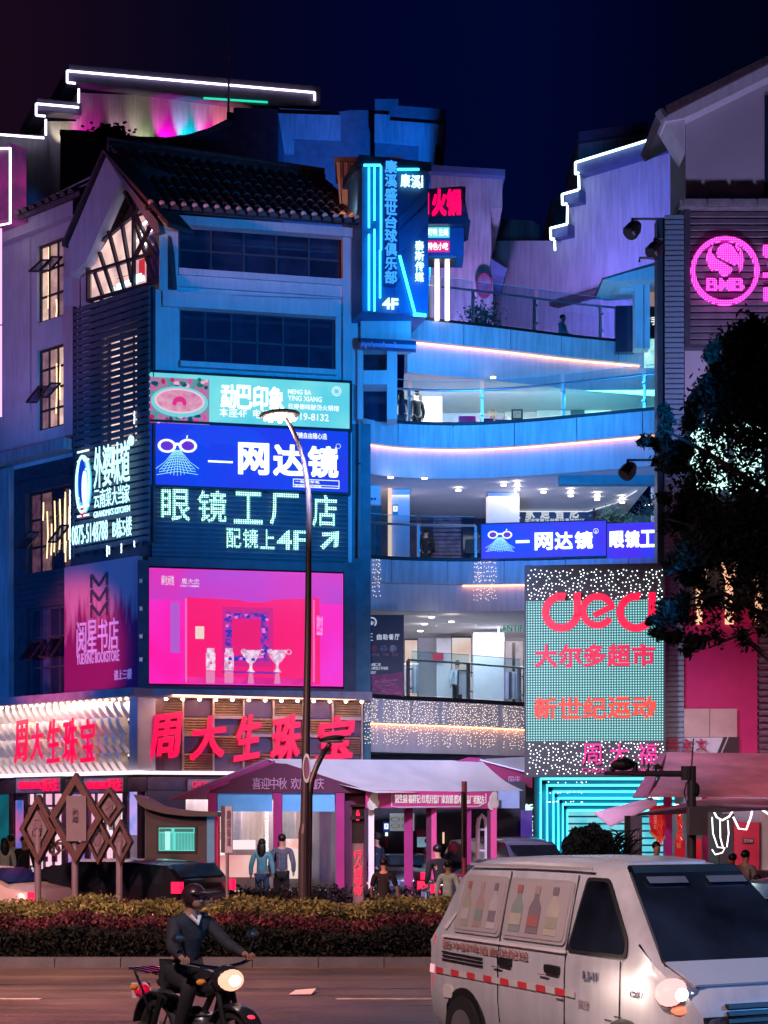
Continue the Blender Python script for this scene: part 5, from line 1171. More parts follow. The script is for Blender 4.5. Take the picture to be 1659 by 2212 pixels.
G().prism(f48, pl(f48, [(771, 1466), (800, 1459), (835, 1456), (870, 1451), (870, 1503), (771, 1503)], .012), .001, .012).ob('meat_print', mat('meat', (.3, .01, .09, 1), .5, var=.6, scale=5), t)
g = G(); random.seed(9)
for i in range(60):
    u, v = random.uniform(774, 858), random.uniform(1468, 1498); g.tube([f48.at(u, v, .015), f48.at(u+5, v-random.uniform(-2, 4), .015), f48.at(u+11, v-random.uniform(-2, 3), .015)], .008, 4)
g.ob('marbling', mat('marbling', (.75, .3, .45, 1), .5), t, kind='stuff')
# lower fascia closing wall under the first gallery and dark ground floor
G().box(X(785, 50), X(1150, 50), 50.2, 60, .13, 4.1).ob('ground_floor_wall', mat('wall_ink', (.03, .035, .06, 1), .6, var=.3), mall)
# curtains of fairy lights
g = G(); random.seed(21)
def fairy(nm, spans, n_v, drop, g, sp=3.1):
    zt, c = LV[nm]; cc = off(c, .05)
    us = [829.5+FP*p.x/p.y for p in cc]
    for (u0, u1) in spans:
        u = u0
        while u < u1:
            i = min(range(len(us)), key=lambda k: abs(us[k]-u)); j = min(i+1, len(us)-1) if us[i] < u else max(i-1, 0)
            f = 0 if i == j else (u-us[i])/(us[j]-us[i]); q = cc[i].lerp(cc[j], f)
            L = random.choice([drop, drop*.95, drop*.7])
            for k in range(n_v):
                z = zt-.05-L*k/n_v+random.uniform(-.03, .03); g.ell((q.x+random.uniform(-.03, .03), q.y, z), .012, .011, .012, 4, 3)
            u += sp*random.uniform(.7, 1.4)
fairy('f1', [(788, 816), (830, 885), (893, 950), (957, 1078), (1088, 1134)], 13, 1.35, g, 4.4)
g.ob('fairy_lights', emi('fairy', 'ffe0cc', 2.8, sample=False), **tagd('dense curtain of warm fairy lights hanging over the lowest white gallery edge', 'string lights'), kind='stuff')
g = G(); fairy('f2', [(783, 795), (806, 824), (1024, 1072)], 9, 1.2, g, 4.2)
for i in range(150): q = flat(47.6).at(random.uniform(754, 778), random.uniform(1216, 1282)); g.ell(q, .017, .017, .02, 4, 3)
g.ob('fairy_lights', emi('fairy', 'ffe0cc', 2.8, sample=False), **tagd('sparse fairy light strands on the fascia beneath the second gallery', 'string lights'), kind='stuff')
# ================================================================ tall dotted light sign
DF = uframe(1135, 40.4, 1437, 40.0)
t = thing('dotted_light_sign', 'tall sign wall of white light dots with red and orange characters', 'sign', DF.p(DF.S(1286), DF.Z(1286, 1680), -.5))
G().fbu(DF, 1133, 1219, 1437, 1678, -.5, 0).ob('panel', mat('sign_charcoal', (.04, .04, .055, 1), .5, var=.15), t)
G().fbu(DF, 1137, 1297, 1433, 1600, .002, .03).ob('dot_screen', dotm('led_dots_grid', 'a8fbf0', .95, '0a708c', .62, .062, .33), t)
g = G(); random.seed(4)
def pois(u0, v0, u1, v1, n, md):
    pts = []
    for _ in range(n*20):
        q = (random.uniform(u0, u1), random.uniform(v0, v1))
        if all((q[0]-p[0])**2+(q[1]-p[1])**2 > md*md for p in pts): pts.append(q)
        if len(pts) >= n: break
    return pts
for q in pois(1140, 1230, 1431, 1296, 230, 5.6)+pois(1138, 1602, 1433, 1672, 250, 5.6): g.ell(DF.at(*q, .03), .013, .012, .013, 6, 4)
g.ob('light_dots', emi('dot_white', 'f0fffc', 4.5), t, kind='stuff')
rd = emi('letter_crimson', 'ff0044', 1.05)
def ded_d(u, v):
    k = DF.Y(u)/FP; s, z = DF.S(u, .1), DF.Z(u, v, .1); g = G(); g.ring(DF, s, z, 26*k, 42*k, .1, .2, 48, rz=1.0, a0=math.pi*.42, a1=math.pi*1.96); g.prism(DF, [(s+26*k, z-10*k), (s+41.5*k, z-8*k), (s+41.5*k, z+42*k), (s+26*k, z+42*k)], .1, .2); g.ob('character', rd, t)
ded_d(1213, 1323); ded_d(1374, 1323)
k = DF.Y(1290)/FP; s, z = DF.S(1291, .1), DF.Z(1291, 1320, .1)
g = G(); g.ring(DF, s, z, 24*k, 38*k, .1, .2, 48, a0=math.pi*.05, a1=math.pi*1.82); g.bar(DF.p(s-8*k, z-10*k, .15), DF.p(s+33*k, z+10*k, .15), .14, .1, up=(0, -1, 0)); g.ob('character', rd, t)
text('大尔多超市', DF, 1154, 1393, 1416, 1440, .06, emi('letter_rose', 'f4004c', 1.0), t, split=True, bold=.035, depth=.06)
text('新世纪运动', DF, 1152, 1506, 1418, 1552, .06, emi('letter_orange', 'ff4628', 1.0), t, split=True, bold=.035, depth=.06)
text('周大福', DF, 1248, 1606, 1428, 1652, .06, emi('letter_magenta', 'f0209c', 1.0), t, split=True, bold=.02, depth=.06, gap=.28)
text('CHOU TAI FOOK', DF, 1257, 1659, 1400, 1669, .04, emi('letter_magenta', 'f0209c', 1.0), t, depth=.03)
# ================================================================ neon gateway
cg = emi('neon_aqua', '48ecff', 3.2); am = mat('arch_blue', (.03, .3, .42, 1), .35, var=.1)
t = thing('neon_gateway', 'cyan-lit passage of nested neon portals beneath the dotted sign', 'gateway', (X(1290, 48), 46.5, .13))
for i, (u, v) in enumerate(((1157, 1681), (1171, 1695), (1185, 1709), (1196, 1723), (1206, 1736), (1216, 1749))):
    y = 46.5+i*1.6; ur = 1500
    f = G(); x0, x1 = X(u, y), X(ur, y); zt = Zv(v, y); f.box(x0-.25, x0+.12, y, y+1.5, .13, zt+.1); f.box(x0-.25, x1, y, y+1.5, zt+.02, zt+.25); p = f.ob('portal', am, t)
    f = G(); f.tube([(x0+.14, y-.05, .14), (x0+.14, y-.05, zt-.02), (x1, y-.05, zt-.02)], .035, 6); f.ob('neon_tube', cg, p)
G().box(X(1190, 56), X(1520, 56), 56.2, 56.4, .13, 3.4).ob('end_wall', emi('aqua_glow', '58dcf0', .85, var=.3, scale=1.2, col2='a8f4ff'), t)
g = G()
for i in range(9): z = .8+i*.24; g.box(X(1215, 56), X(1520, 56), 56.0, 56.1, z, z+.06)
g.ob('slat', am, t); G().box(X(1136, 46), X(1154, 46), 46.0, 46.4, .13, 3.4).ob('pier', blackm, t)
t2 = thing('vertical_light_sign', 'narrow vertical sign of glowing cyan-white characters at the gateway pier', 'sign', flat(45.9).at(1143, 1850, 0)); G().fbu(flat(45.9), 1137, 1738, 1149, 1842, -.05, 0).ob('panel', blackm, t2)
text('新世纪运动', flat(45.8), 1133, 1736, 1151, 1838, .02, emi('letter_cyanwhite', 'c8fff8', 2.2), t2, split=True, vert=True, bold=.04, depth=.05)
g = G()
for i in range(30): q = flat(46.45).at(1160+random.uniform(0, 110), random.choice([1690, 1712, 1732])+random.uniform(-1, 1)); g.ell(q, .02, .02, .02, 5, 4)
g.ob('sparkle_light', whb, t, kind='stuff')
lamp('AREA', 'gateway_light', (X(1300, 50), 50, 3.0), (X(1300, 50), 50, 0), '40d8ff', 200, 5, sy=6)
# ================================================================ right-hand building
RB = flat(41.0)
rb = thing('gabled_shop_building', 'grey building at the far right with white gable, slatted wall and magenta round emblem', 'building', (X(1600, 42), 44, .13))
wg_ = mat('wall_greige', (.42, .38, .4, 1), .85, var=.08, scale=.7, bump=.15)
G().prism(RB, pl(RB, [(1481, 432), (1481, 240), (1800, 90), (1800, 432)]), -2.2, 0).ob('wall', wg_, rb)
G().fbu(RB, 1652, 205, 1760, 420, .01, .06).ob('window', glassdark, rb)
G().prism(RB, pl(RB, [(1422, 236), (1700, 100), (1700, 116), (1432, 252)], .6), -2.2, .6).ob('roof', tilem, rb)
G().prism(RB, pl(RB, [(1432, 252), (1700, 117), (1700, 146), (1478, 255), (1437, 262)], .5), -.4, .5).ob('gable_board', plaster, rb)
G().prism(RB, pl(RB, [(1437, 262), (1480, 255), (1480, 332)], .4), -.5, .4).ob('gable_bracket', plaster, rb)
g = G(); g.tube([RB.at(1424, 240, .7), RB.at(1434, 258, .7)], .12, 6); g.ob('eave_tip', plaster_dark, rb)
G().fbu(RB, 1468, 431, 1800, 447, -1.6, .35).ob('stone_coping', mat('coping_stone', (.2, .19, .19, 1), .8, var=.35, scale=4, bump=.3), rb)
cop = G().box(0.01, .55, -.05, .0, 0, .16).mesh('coping_stone_block', mat('coping_stone', (.2, .19, .19, 1), .8)); stamp('coping_stone_block', cop, rb, [(*RB.p(RB.S(1475, .36)+i*.6, RB.Z(1500, 445, .36), .36), 0) for i in range(5)])
G().fbu(RB, 1479, 448, 1800, 2000, -1.6, -.12).ob('wall', wg_, rb)
s0, s1 = RB.S(1477), RB.S(1800); zt, zb2 = RB.Z(1550, 449), RB.Z(1550, 748)
sm = G().hexa([(.14, -.06, 0), (s1-s0, -.06, 0), (s1-s0, .06, 0), (.14, .06, 0)], [(.14, -.01, .12), (s1-s0, -.01, .12), (s1-s0, .06, .12), (.14, .06, .12)]).mesh('slat', mat('slat_plumgrey', (.24, .2, .23, 1), .55, var=.25, scale=3))
stamp('slat', sm, rb, [(*RB.p(s0, z, .08), 0) for z in np.arange(zb2, zt-.1, .165)])
G().fb(RB, s0, s1, zb2, zt, -.11, .0).ob('slat_backing', slatd, rb)
g = G(); g.fb(RB, s0-.02, s0+.12, zb2-.05, zt, -.12, .2); g.fb(RB, s0, s1, zb2-.08, zb2-.02, -.1, .16); g.ob('slat_frame', slatd, rb)
G().box(9.2, 16, 42.5, 52, .13, RB.Z(1500, 300)).ob('rear_wall', wg_, rb)
# corner strip of narrow teal cladding
s0, s1 = RB.S(1437, .3), RB.S(1478, .3); z0, z1 = RB.Z(1450, 1625, .3), RB.Z(1450, 468, .3)
G().fb(RB, s0, s1, z0, z1, -.6, .2).ob('corner_strip', mat('strip_teal', (.12, .2, .26, 1), .5, var=.1), rb)
sm = G().box(0, s1-s0, -.05, 0, 0, .09).mesh('slat', mat('strip_teal_slat', (.16, .26, .32, 1), .5, var=.2)); stamp('slat', sm, rb, [(*RB.p(s0, z, .2), 0) for z in np.arange(z0, z1, .125)])
G().fbu(RB, 1420, 470, 1437, 1650, -.35, .1).ob('downpipe_panel', mat('strip_teal_dark', (.02, .06, .09, 1), .4), rb)
G().fbu(RB, 1490, 861, 1800, 905, -.1, .05).ob('dark_band', plaster_dark, rb)
G().fbu(RB, 1480, 880, 1800, 1320, -.1, .02).ob('dark_facade', mat('facade_ink', (.015, .03, .05, 1), .5, var=.3), rb)
G().fbu(RB, 1490, 902, 1514, 916, .03, .5).ob('air_unit', plaster_dark, rb)
mg = mat('magenta_wall', (.5, .012, .14, 1), .5, var=.08)
G().fbu(RB, 1462, 1312, 1636, 1630, -.1, .1).ob('red_panel', mg, rb)
g = G()
for i in range(30): z = RB.Z(1650, 1700, .1)+i*.16; g.fb(RB, RB.S(1640, .1), RB.S(1760, .1), z, z+.07, -.1, .1)
g.ob('louvre', slatm, rb)
G().fbu(RB, 1478, 1531, 1592, 1592, .1, .25).ob('cream_panel', mat('panel_cream', (.5, .38, .33, 1), .6, var=.1), rb)
g = G(); g.fbu(RB, 1532.5, 1531, 1533.5, 1592, .251, .256); g.ob('panel_joint', blackm, rb)
G().fbu(RB, 1478, 1592, 1592, 1628, .1, .2).ob('fascia', mat('fascia_pale', (.5, .55, .6, 1), .5), rb)
text('民主文', flat(40.7), 1438, 1596, 1530, 1622, .01, mat('char_red', (.4, .01, .07, 1), .5), rb, split=True, bold=.03, gap=.2)
G().fbu(RB, 1436, 1560, 1462, 1625, -.2, .1).ob('fascia', mat('fascia_pale', (.5, .55, .6, 1), .5), rb)
g = G(); g.prism(RB, pl(RB, [(1545, 1628), (1560, 1592), (1567, 1592), (1552, 1628)]), .2, .24); g.prism(RB, pl(RB, [(1556, 1628), (1571, 1592), (1592, 1592), (1592, 1628)]), .2, .23); g.ob('stripe', blackm, rb)
# round magenta emblem
t = thing('round_neon_emblem', 'round magenta dotted-light emblem with a flame shape and three letters', 'sign', RB.at(1566, 655, .3))
mgd = dotm('led_dots_magenta', 'ff60f0', 2.2, 'e800b0', .85, .045, .36); k = 41/FP; s, z = RB.S(1566, .25), RB.Z(1566, 585, .25)
G().ring(RB, s, z, 64*k, 73.5*k, .18, .3, 64).ob('ring', mgd, t)
def blob(pts, nm='flame'): G().prism(RB, pl(RB, pts, .25), .18, .28).ob(nm, mgd, t)
def arcp(cx, cy, r, a0, a1, n=10, ry=None): return [(cx+r*math.cos(math.radians(a0+(a1-a0)*i/n)), cy-(ry or r)*math.sin(math.radians(a0+(a1-a0)*i/n))) for i in range(n+1)]
blob(arcp(1568, 546, 20, 200, 20)+[(1596, 552), (1590, 573), (1575, 565), (1558, 557)])
blob([(1588, 528), (1602, 540), (1607, 562), (1603, 582), (1597, 588), (1596, 572), (1592, 560), (1600, 548)])
blob([(1540, 530), (1536, 545), (1548, 560), (1566, 570), (1582, 580)]+arcp(1566, 578, 17, -10, -120)+[(1552, 582), (1540, 585), (1530, 572), (1526, 556), (1530, 540)])
text('BMB', RB, 1524, 602, 1608, 629, .2, mgd, t, bold=.04, split=True, depth=.06, gap=.08)
t = thing('magenta_letters', 'partly cut off magenta dotted-light characters at the right picture edge', 'sign', RB.at(1680, 655, .3))
text('宝', RB, 1644, 520, 1744, 600, .2, mgd, t, split=True, bold=.04, depth=.06); text('BM', RB, 1648, 622, 1730, 650, .2, mgd, t, split=True, bold=.05, depth=.06)
# round logo & arches seen through the tree
t = thing('pale_character_sign', 'white glowing characters half hidden behind the dark tree crown', 'sign', RB.at(1570, 1070, .2))
text('德克', RB, 1490, 905, 1655, 1065, .15, emi('letter_treewhite', 'c8fff8', 1.7), t, split=True, bold=.03, depth=.08)
t = thing('golden_arch_sign', 'pale orange lit double-arch sign behind the lower tree branches', 'sign', RB.at(1590, 1340, .2)); g = G()
def archn(cx, w_, top, bot, th):
    pts = [(cx-w_, bot)]+[(cx-w_*math.cos(math.pi*i/12), top+38-38*math.sin(math.pi*i/12)-(20 if 3 < i < 9 else 0)) for i in range(13)]+[(cx+w_, bot)]
    g.tube([RB.at(*p, .2) for p in pts], [th*.8]+[th*.6+.02*abs(i-6)/6 for i in range(13)]+[th], 8)
archn(1543, 33, 1235, 1348, .1); archn(1606, 33, 1235, 1348, .1); g.ob('arch', emi('arch_peach', 'ffb890', 1.4), t)
# floodlights on arms
def flood(u, v, u2, y, label):
    t = thing('arm_floodlight', label, 'floodlight', P(u, v, y)); f = flat(y)
    g = G(); g.tube([f.at(u2, v-22, 0), f.at(u-12, v-22, 0)], .03, 6); g.tube([f.at(u-10, v-22, 0), f.at(u-10, v-8, 0)], .035, 6); g.ob('arm', blackm, t)
    c = Vector(f.at(u-8, v, 0)); g = G(); ax = Vector((-.5, -.2, -.6)).normalized(); g.tube([c-ax*.2, c-ax*.05, c+ax*.16, c+ax*.2], [.1, .19, .2, .17], 10); g.ob('head', blackm, t); return t
flood(1376, 495, 1420, 40.6, 'upper black floodlight on an arm at the corner of the slatted wall')
flood(1424, 538, 1432, 40.6, 'lower black floodlight close to the teal corner strip')
t = flood(1366, 1016, 1420, 40.4, 'black box floodlight on an arm beside the second gallery')
t = thing('empty_arm', 'short bare bracket arm below the upper floodlight', 'bracket', P(1396, 560, 40.6)); g = G(); g.tube([P(1420, 557, 40.6), P(1382, 557, 40.6), P(1381, 566, 40.6)], .03, 6); g.ob('arm', blackm, t)
# ================================================================ tents
plum = mat('tent_plum', (.33, .012, .16, 1), .7, var=.15, scale=2); plumd = mat('tent_plum_dark', (.09, .006, .045, 1), .7, var=.15, scale=2)
canv = mat('tent_canvas', (.84, .82, .88, 1), .6, var=.1, scale=1.2, bump=.3, bscale=4)
pinkc = mat('tent_pink', (.66, .06, .26, 1), .6, var=.12, scale=2)
t = thing('market_tent', 'large plum and white market tent with festival lettering on its front gable', 'tent', (X(700, 39), 39, .13))
A1 = P(575, 1639, 38.2); A2 = P(1040, 1643, 41); E1 = P(363, 1726, 37.4); E2 = P(812, 1713, 36.4); E3 = P(1132, 1708, 41.5); B1 = P(470, 1722, 41.5)
def sheet(g, pts, th=.03): 
    a = [Vector(p) for p in pts]; n = (a[1]-a[0]).cross(a[2]-a[0]).normalized()*th; m = len(a); g.add([tuple(p) for p in a]+[tuple(p+n) for p in a], [tuple(range(m)), tuple(range(2*m-1, m-1, -1))]+[(i, i+m, (i+1) % m+m, (i+1) % m) for i in range(m)]); return g
def subdiv_sheet(g, A, B, Cc, D, n=10, sag=.12):
    A, B, Cc, D = map(Vector, (A, B, Cc, D)); b = len(g.v)
    for i in range(n+1):
        for j in range(n+1):
            u, v = i/n, j/n; p = (A.lerp(B, u)).lerp(D.lerp(Cc, u), v); g.v.append((p.x, p.y, p.z-sag*math.sin(math.pi*v)*(.5+.5*math.sin(u*9))*.6-sag*.5*math.sin(math.pi*v)))
    for i in range(n):
        for j in range(n): g.f.append((b+i*(n+1)+j, b+(i+1)*(n+1)+j, b+(i+1)*(n+1)+j+1, b+i*(n+1)+j+1)); g.m.append(g.k)
    return g
g = G(); subdiv_sheet(g, A1, A2, E3, E2, 14, .1); g.ob('canopy', canv, t, smooth=True)
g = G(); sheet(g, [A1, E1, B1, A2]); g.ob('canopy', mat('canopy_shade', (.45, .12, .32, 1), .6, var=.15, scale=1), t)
# swirling print on the canopy
g = G(); random.seed(2)
for i in range(7):
    uu, vv = random.uniform(740, 1000), random.uniform(1660, 1700); pts = []
    for k_ in range(10): pts.append(P(uu+k_*9, vv+math.sin(k_*1.3+i)*3.5+k_*.8, 38.0+(uu-740)*.006-.25*(vv-1660)/40))
    g.tube(pts, .018, 4)
f38 = flat(37.0)
G().prism(f38, pl(f38, [(452, 1702), (594, 1648), (620, 1650), (790, 1706), (790, 1713), (452, 1713)]), -.1, 0).ob('gable_banner', plumd, t)
G().bar(P(452, 1704, 37), P(594, 1647, 37.2), .12, .1).ob('edge_trim', plum, t)
cm = mat('banner_char', (.5, .28, .45, 1), .6)
text('喜迎中秋', f38, 545, 1680, 620, 1705, .01, cm, t, bold=.0, split=True, gap=.02); text('欢度国庆', f38, 628, 1680, 700, 1705, .01, cm, t, bold=.0, split=True, gap=.02)
def post(u0, u1, y, v0=1712, m=plum, lab='post'):
    G().box(X(u0, y), X(u1, y), y, y+.22, .13, Zv(v0, y)).ob(lab, m, t)
for u0, u1, m in ((449, 468, plum), (590, 609, plum), (725, 744, plum)): post(u0, u1, 37.0, m=m)
G().box(X(745, 37.2), X(792, 37.2), 37.3, 37.9, .13, Zv(1712, 37)).ob('post', plumd, t)
bp = emi('valance_blue', '2a78c8', .55, var=.06)
for u0, u1 in ((470, 588), (610, 723)): G().fbu(flat(37.1), u0, 1713, u1, 1753, 0, .03).ob('valance', mat('valance_sheet', (.12, .4, .72, 1), .6, emis='2a78c8', es=.3), t)
# long side with pink banner
QF2 = Frame(X(793, 36.8), 36.8, X(1075, 39.6), 39.6)
G().fbu(QF2, 793, 1709, 1075, 1746, 0, .05).ob('side_banner', pinkc, t)
text('冠生园 福祥记 红塔月饼厂家直销 腾冲食品厂老配方', QF2, 853, 1717, 1046, 1736, .06, emi('letter_soft', 'f4e4ec', .8), t, bold=.02, depth=.015)
g = G(); g.tube([QF2.at(*p, .06) for p in ((846, 1714), (846, 1742), (860, 1744), (1034, 1742), (1050, 1734), (1050, 1714))], .016, 4); g.ob('banner_line', mat('line_pale', (.8, .6, .75, 1), .6), t)
for u in (803, 1062): g = G(); [g.disc(QF2, QF2.S(u+du), QF2.Z(u, 1727+dv), r, .051, .062+.001*i, 16) for i, (du, dv, r) in enumerate(((0, 0, .13), (5, 9, .1), (-4, 12, .12), (2, -8, .1)))]; g.ob('flower_print', mat('flower_cream', (.8, .76, .66, 1), .6, var=.2), t)
for u0, u1, y, m in ((796, 808, 37, canv), (873, 892, 38, plum), (921, 932, 38.3, plumd), (932, 943, 38.3, pinkc), (1003, 1018, 39, plum), (1053, 1060, 39.4, plumd), (1060, 1073, 39.4, pinkc)): G().box(X(u0, y), X(u1, y), y, y+.2, .13, Zv(1745, y)).ob('post', m, t)
G().fbu(flat(40), 1076, 1708, 1122, 1746, 0, .04).ob('valance', mat('valance_pale', (.3, .42, .7, 1), .6), t)
# stall things beneath
st_ = thing('stall_wall', 'dark back wall of the stalls with menu board and wheelchair plate', 'wall', (X(930, 44), 44, .13))
G().box(X(800, 44), X(1135, 44), 44, 44.3, .13, 3.2).ob('wall', mat('stall_dark', (.03, .035, .06, 1), .6, var=.3), st_)
for u0, v0, u1, v1, m, nm in ((842, 1757, 895, 1795, mat('menu_white', (.4, .42, .45, 1), .5, emis='b8c0c8', es=.35), 'menu_board'), (828, 1776, 841, 1796, emi('plate_blue', '0a48b0', .6), 'wheelchair_plate'), (832, 1798, 838, 1806, wh, 'small_plate'), (832, 1810, 838, 1830, mat('plate_red', (.5, .05, .06, 1), .5), 'small_plate'), (899, 1792, 926, 1842, mat('poster_rose', (.35, .06, .12, 1), .6, var=.5, scale=8), 'poster'), (901, 1808, 922, 1830, emi('poster_sky', '9ac8e0', .6, var=.3, scale=6), 'poster'), (956, 1798, 960, 1822, emi('door_glow', 'f8c8a0', 1.1), 'door_light'), (1125, 1750, 1150, 1840, emi('violet_panel', '6a48d0', .5, var=.3), 'violet_panel')): G().fbu(flat(43.9), u0, v0, u1, v1, 0, .06).ob(nm, m, st_)
text('♿', flat(43.8), 830, 1779, 839, 1791, 0.0, wh, st_)
g = G(); f43 = flat(43.8)
for i in range(4): g.ring(f43, f43.S(854+(i % 2)*24), f43.Z(850, 1770+(i//2)*14), .1, .12, 0, .012, 16, rz=.5)
g.ob('menu_picture', mat('char_grey', (.2, .2, .24, 1), .6), st_)
# arched pink mirror frame
t = thing('arch_frame', 'white arched standing frame at the right end of the plum tent', 'frame', (X(1045, 40), 40, .13)); f40 = flat(40); g = G()
g.tube([f40.at(1032, 1862, 0), f40.at(1032, 1785, 0), f40.at(1034, 1770, 0), f40.at(1041, 1761, 0), f40.at(1049, 1770, 0), f40.at(1051, 1785, 0), f40.at(1051, 1862, 0)], .05, 6); g.tube([f40.at(1032, 1792, 0), f40.at(1051, 1792, 0)], .03, 5); g.tube([f40.at(1032, 1838, 0), f40.at(1051, 1838, 0)], .03, 5); g.ob('frame', mat('arch_white', (.8, .65, .8, 1), .5), t)
# second tent behind
t = thing('market_tent', 'second smaller market tent behind, dark red gable marked 2025', 'tent', (X(1060, 45), 45, .13))
g = G(); f45 = flat(44.5); g.prism(f45, pl(f45, [(1010, 1662), (1040, 1638), (1150, 1672), (1150, 1702)]), -.1, 0); g.ob('gable_banner', mat('tent_crimson', (.26, .01, .07, 1), .7, var=.15), t)
g = G(); sheet(g, [P(1036, 1640, 44.4), P(1150, 1634, 47), P(1150, 1670, 44.2)]); g.ob('canopy', canv, t); g = G(); sheet(g, [P(975, 1648, 44.4), P(1010, 1636, 44.6), P(1040, 1638, 44.6), P(1000, 1664, 44)]); g.ob('canopy', pinkc, t)
text('2025', f45, 1040, 1658, 1058, 1668, .01, cm, t); text('国庆', f45, 1098, 1676, 1124, 1692, .01, cm, t); g = G(); g.box(X(1020, 44.6), X(1026, 44.6), 44.6, 44.8, .13, 3.4); g.ob('post', plum, t)
# right tent
t = thing('market_tent', 'pink printed market canopy at the far right with bright strings of lights below', 'tent', (X(1540, 36), 36, .13))
g = G(); subdiv_sheet(g, P(1440, 1625, 37.5), P(1720, 1628, 37.5), P(1720, 1722, 33.2), P(1398, 1722, 33.2), 12, .1); g.ob('canopy', mat('canopy_coral', (.72, .28, .36, 1), .65, var=.25, scale=1.5, bump=.3, bscale=4), t, smooth=True)
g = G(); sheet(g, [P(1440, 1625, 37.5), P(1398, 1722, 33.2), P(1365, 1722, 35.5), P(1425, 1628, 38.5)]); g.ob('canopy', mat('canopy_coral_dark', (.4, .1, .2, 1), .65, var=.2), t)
g = G(); sheet(g, [P(1282, 1755, 34), P(1408, 1722, 33.5), P(1420, 1735, 33), P(1318, 1784, 33.6)]); g.ob('loose_flap', mat('flap_pink', (.75, .42, .6, 1), .6, var=.1), t)
g = G(); sheet(g, [P(1365, 1760, 33.4), P(1540, 1722, 34), P(1720, 1728, 34), P(1720, 1745, 33.4), P(1500, 1740, 33)]); g.ob('valance', mat('valance_mauve', (.3, .2, .35, 1), .6, var=.2), t)
for u0, u1 in ((1436, 1452), (1520, 1530)): G().box(X(u0, 35), X(u1, 35), 35, 35.2, .13, 2.9).ob('post', plum, t)
G().fbu(flat(38), 1586, 1776, 1640, 1880, 0, .1).ob('red_door', mat('door_red', (.5, .02, .07, 1), .5, var=.1), t); G().fbu(flat(37.9), 1604, 1810, 1628, 1822, 0, .04).ob('door_plate', mat('plate_dark', (.1, .03, .05, 1), .4), t)
text('卫生间', flat(37.8), 1606, 1812, 1626, 1820, 0, mat('plate_letter', (.6, .4, .45, 1), .5), t)
G().fbu(flat(38.2), 1555, 1758, 1586, 1880, 0, .1).ob('back_sheet', mat('stall_dark', (.03, .035, .06, 1), .6), t); G().fbu(flat(38.2), 1640, 1758, 1760, 1880, 0, .1).ob('back_sheet', mat('sheet_grey', (.4, .38, .42, 1), .6), t)
G().fbu(flat(38.4), 1440, 1742, 1560, 1880, 0, .1).ob('back_sheet', mat('sheet_teal', (.02, .06, .08, 1), .6), t)
t = thing('light_hose', 'tangled white glowing light hoses under the pink canopy', 'string lights', P(1580, 1750, 34)); g = G(); f34 = flat(34.2)
for pts in ([(1395, 1718), (1410, 1722), (1425, 1726)], [(1456, 1738), (1488, 1742)], [(1515, 1732), (1540, 1748)], [(1538, 1745), (1548, 1765), (1560, 1772), (1575, 1764), (1584, 1750)], [(1584, 1765), (1596, 1790), (1612, 1792), (1622, 1765), (1626, 1745)], [(1560, 1750), (1580, 1742), (1610, 1748), (1640, 1742)], [(1640, 1745), (1662, 1760)]):
    g.tube([f34.at(*p, 0) for p in pts], .02, 6)
for pts in ([(1538, 1765), (1540, 1800), (1550, 1830), (1566, 1832), (1560, 1842), (1545, 1846), (1538, 1835)], [(1555, 1770), (1556, 1810), (1562, 1832)], [(1572, 1772), (1574, 1800), (1570, 1830)]): g.tube([f34.at(*p, 0) for p in pts], .014, 5)
g.ob('hose', emi('hose_white', 'fff0ee', 2.5), t)
lamp('POINT', 'canopy_bulb', P(1560, 1752, 35.5), None, 'ffe4dc', 160, .3)
# pennant flags and chili strings
penm = emi('pennant_red', 'd0142c', .45, var=.3, scale=4)
t = thing('pennant', 'big red oval pennant with gold characters and fringe hanging under the canopy', 'pennant', P(1416, 1740, 34)); g = G(); f = flat(34.2); g.prism(f, pl(f, [(1402, 1742), (1436, 1738), (1438, 1790), (1430, 1815), (1424, 1818), (1410, 1806), (1402, 1780)]), 0, .03); g.ob('cloth', mat('pennant_cloth', (.6, .02, .05, 1), .6, emis='d0142c', es=.25, var=.2), t)
g = G()
for i in range(14): a = 1403+i*2.5; g.tube([f.at(a, 1800-abs(i-9)*2.4+14, .03), f.at(a+.4, 1808-abs(i-9)*2.4+14, .03)], .012, 4)
g.ob('fringe', mat('fringe_gold', (.75, .4, .25, 1), .6, emis='ff9a60', es=.2), t); text('恭喜发财', f, 1412, 1748, 1420, 1792, .03, mat('fringe_gold', (.75, .4, .25, 1), .6), t, vert=True)
for u, lab in ((1468, 'orange-red chili string hanging beside the traffic pole'), (1425, 'pale chili string hanging in front of the red pennant')):
    t = thing('chili_string', lab, 'decoration', P(u, 1745, 33.8)); g = G(); g.tube([P(u, 1740, 33.8), P(u, 1816, 33.8)], .01, 4); g.ob('cord', blackm, t); g = G(); random.seed(u)
    for i in range(34): q = Vector(P(u, 1746+i*2, 33.8)); a = random.uniform(0, 6.28); g.tube([q, q+Vector((math.cos(a)*.06, math.sin(a)*.04, -.06)), q+Vector((math.cos(a)*.05, math.sin(a)*.04, -.13))], [.02, .018, .004], 5)
    g.ob('chili', mat('chili_red', (.7, .08, .05, 1), .4, emis='ff3a30', es=.3), t)
for u0, u1, lab in ((1458, 1470, 'left'), (1488, 1505, 'right')):
    t = thing('red_banner', 'narrow red hanging banner '+('with a pale edge beside the traffic pole' if lab == 'left' else 'right of the grey control box pole'), 'banner', P(u0, 1880, 34.5)); G().fbu(flat(34.5), u0, 1812 if lab == 'left' else 1812, u1+10, 1880, 0, .03).ob('cloth', mat('banner_red', (.65, .02, .05, 1), .6, emis='e01830', es=.3), t)
    text('福', flat(34.4), u0+3, 1820, u0+12, 1832, -.02, mat('fringe_gold', (.75, .4, .25, 1), .6), t)
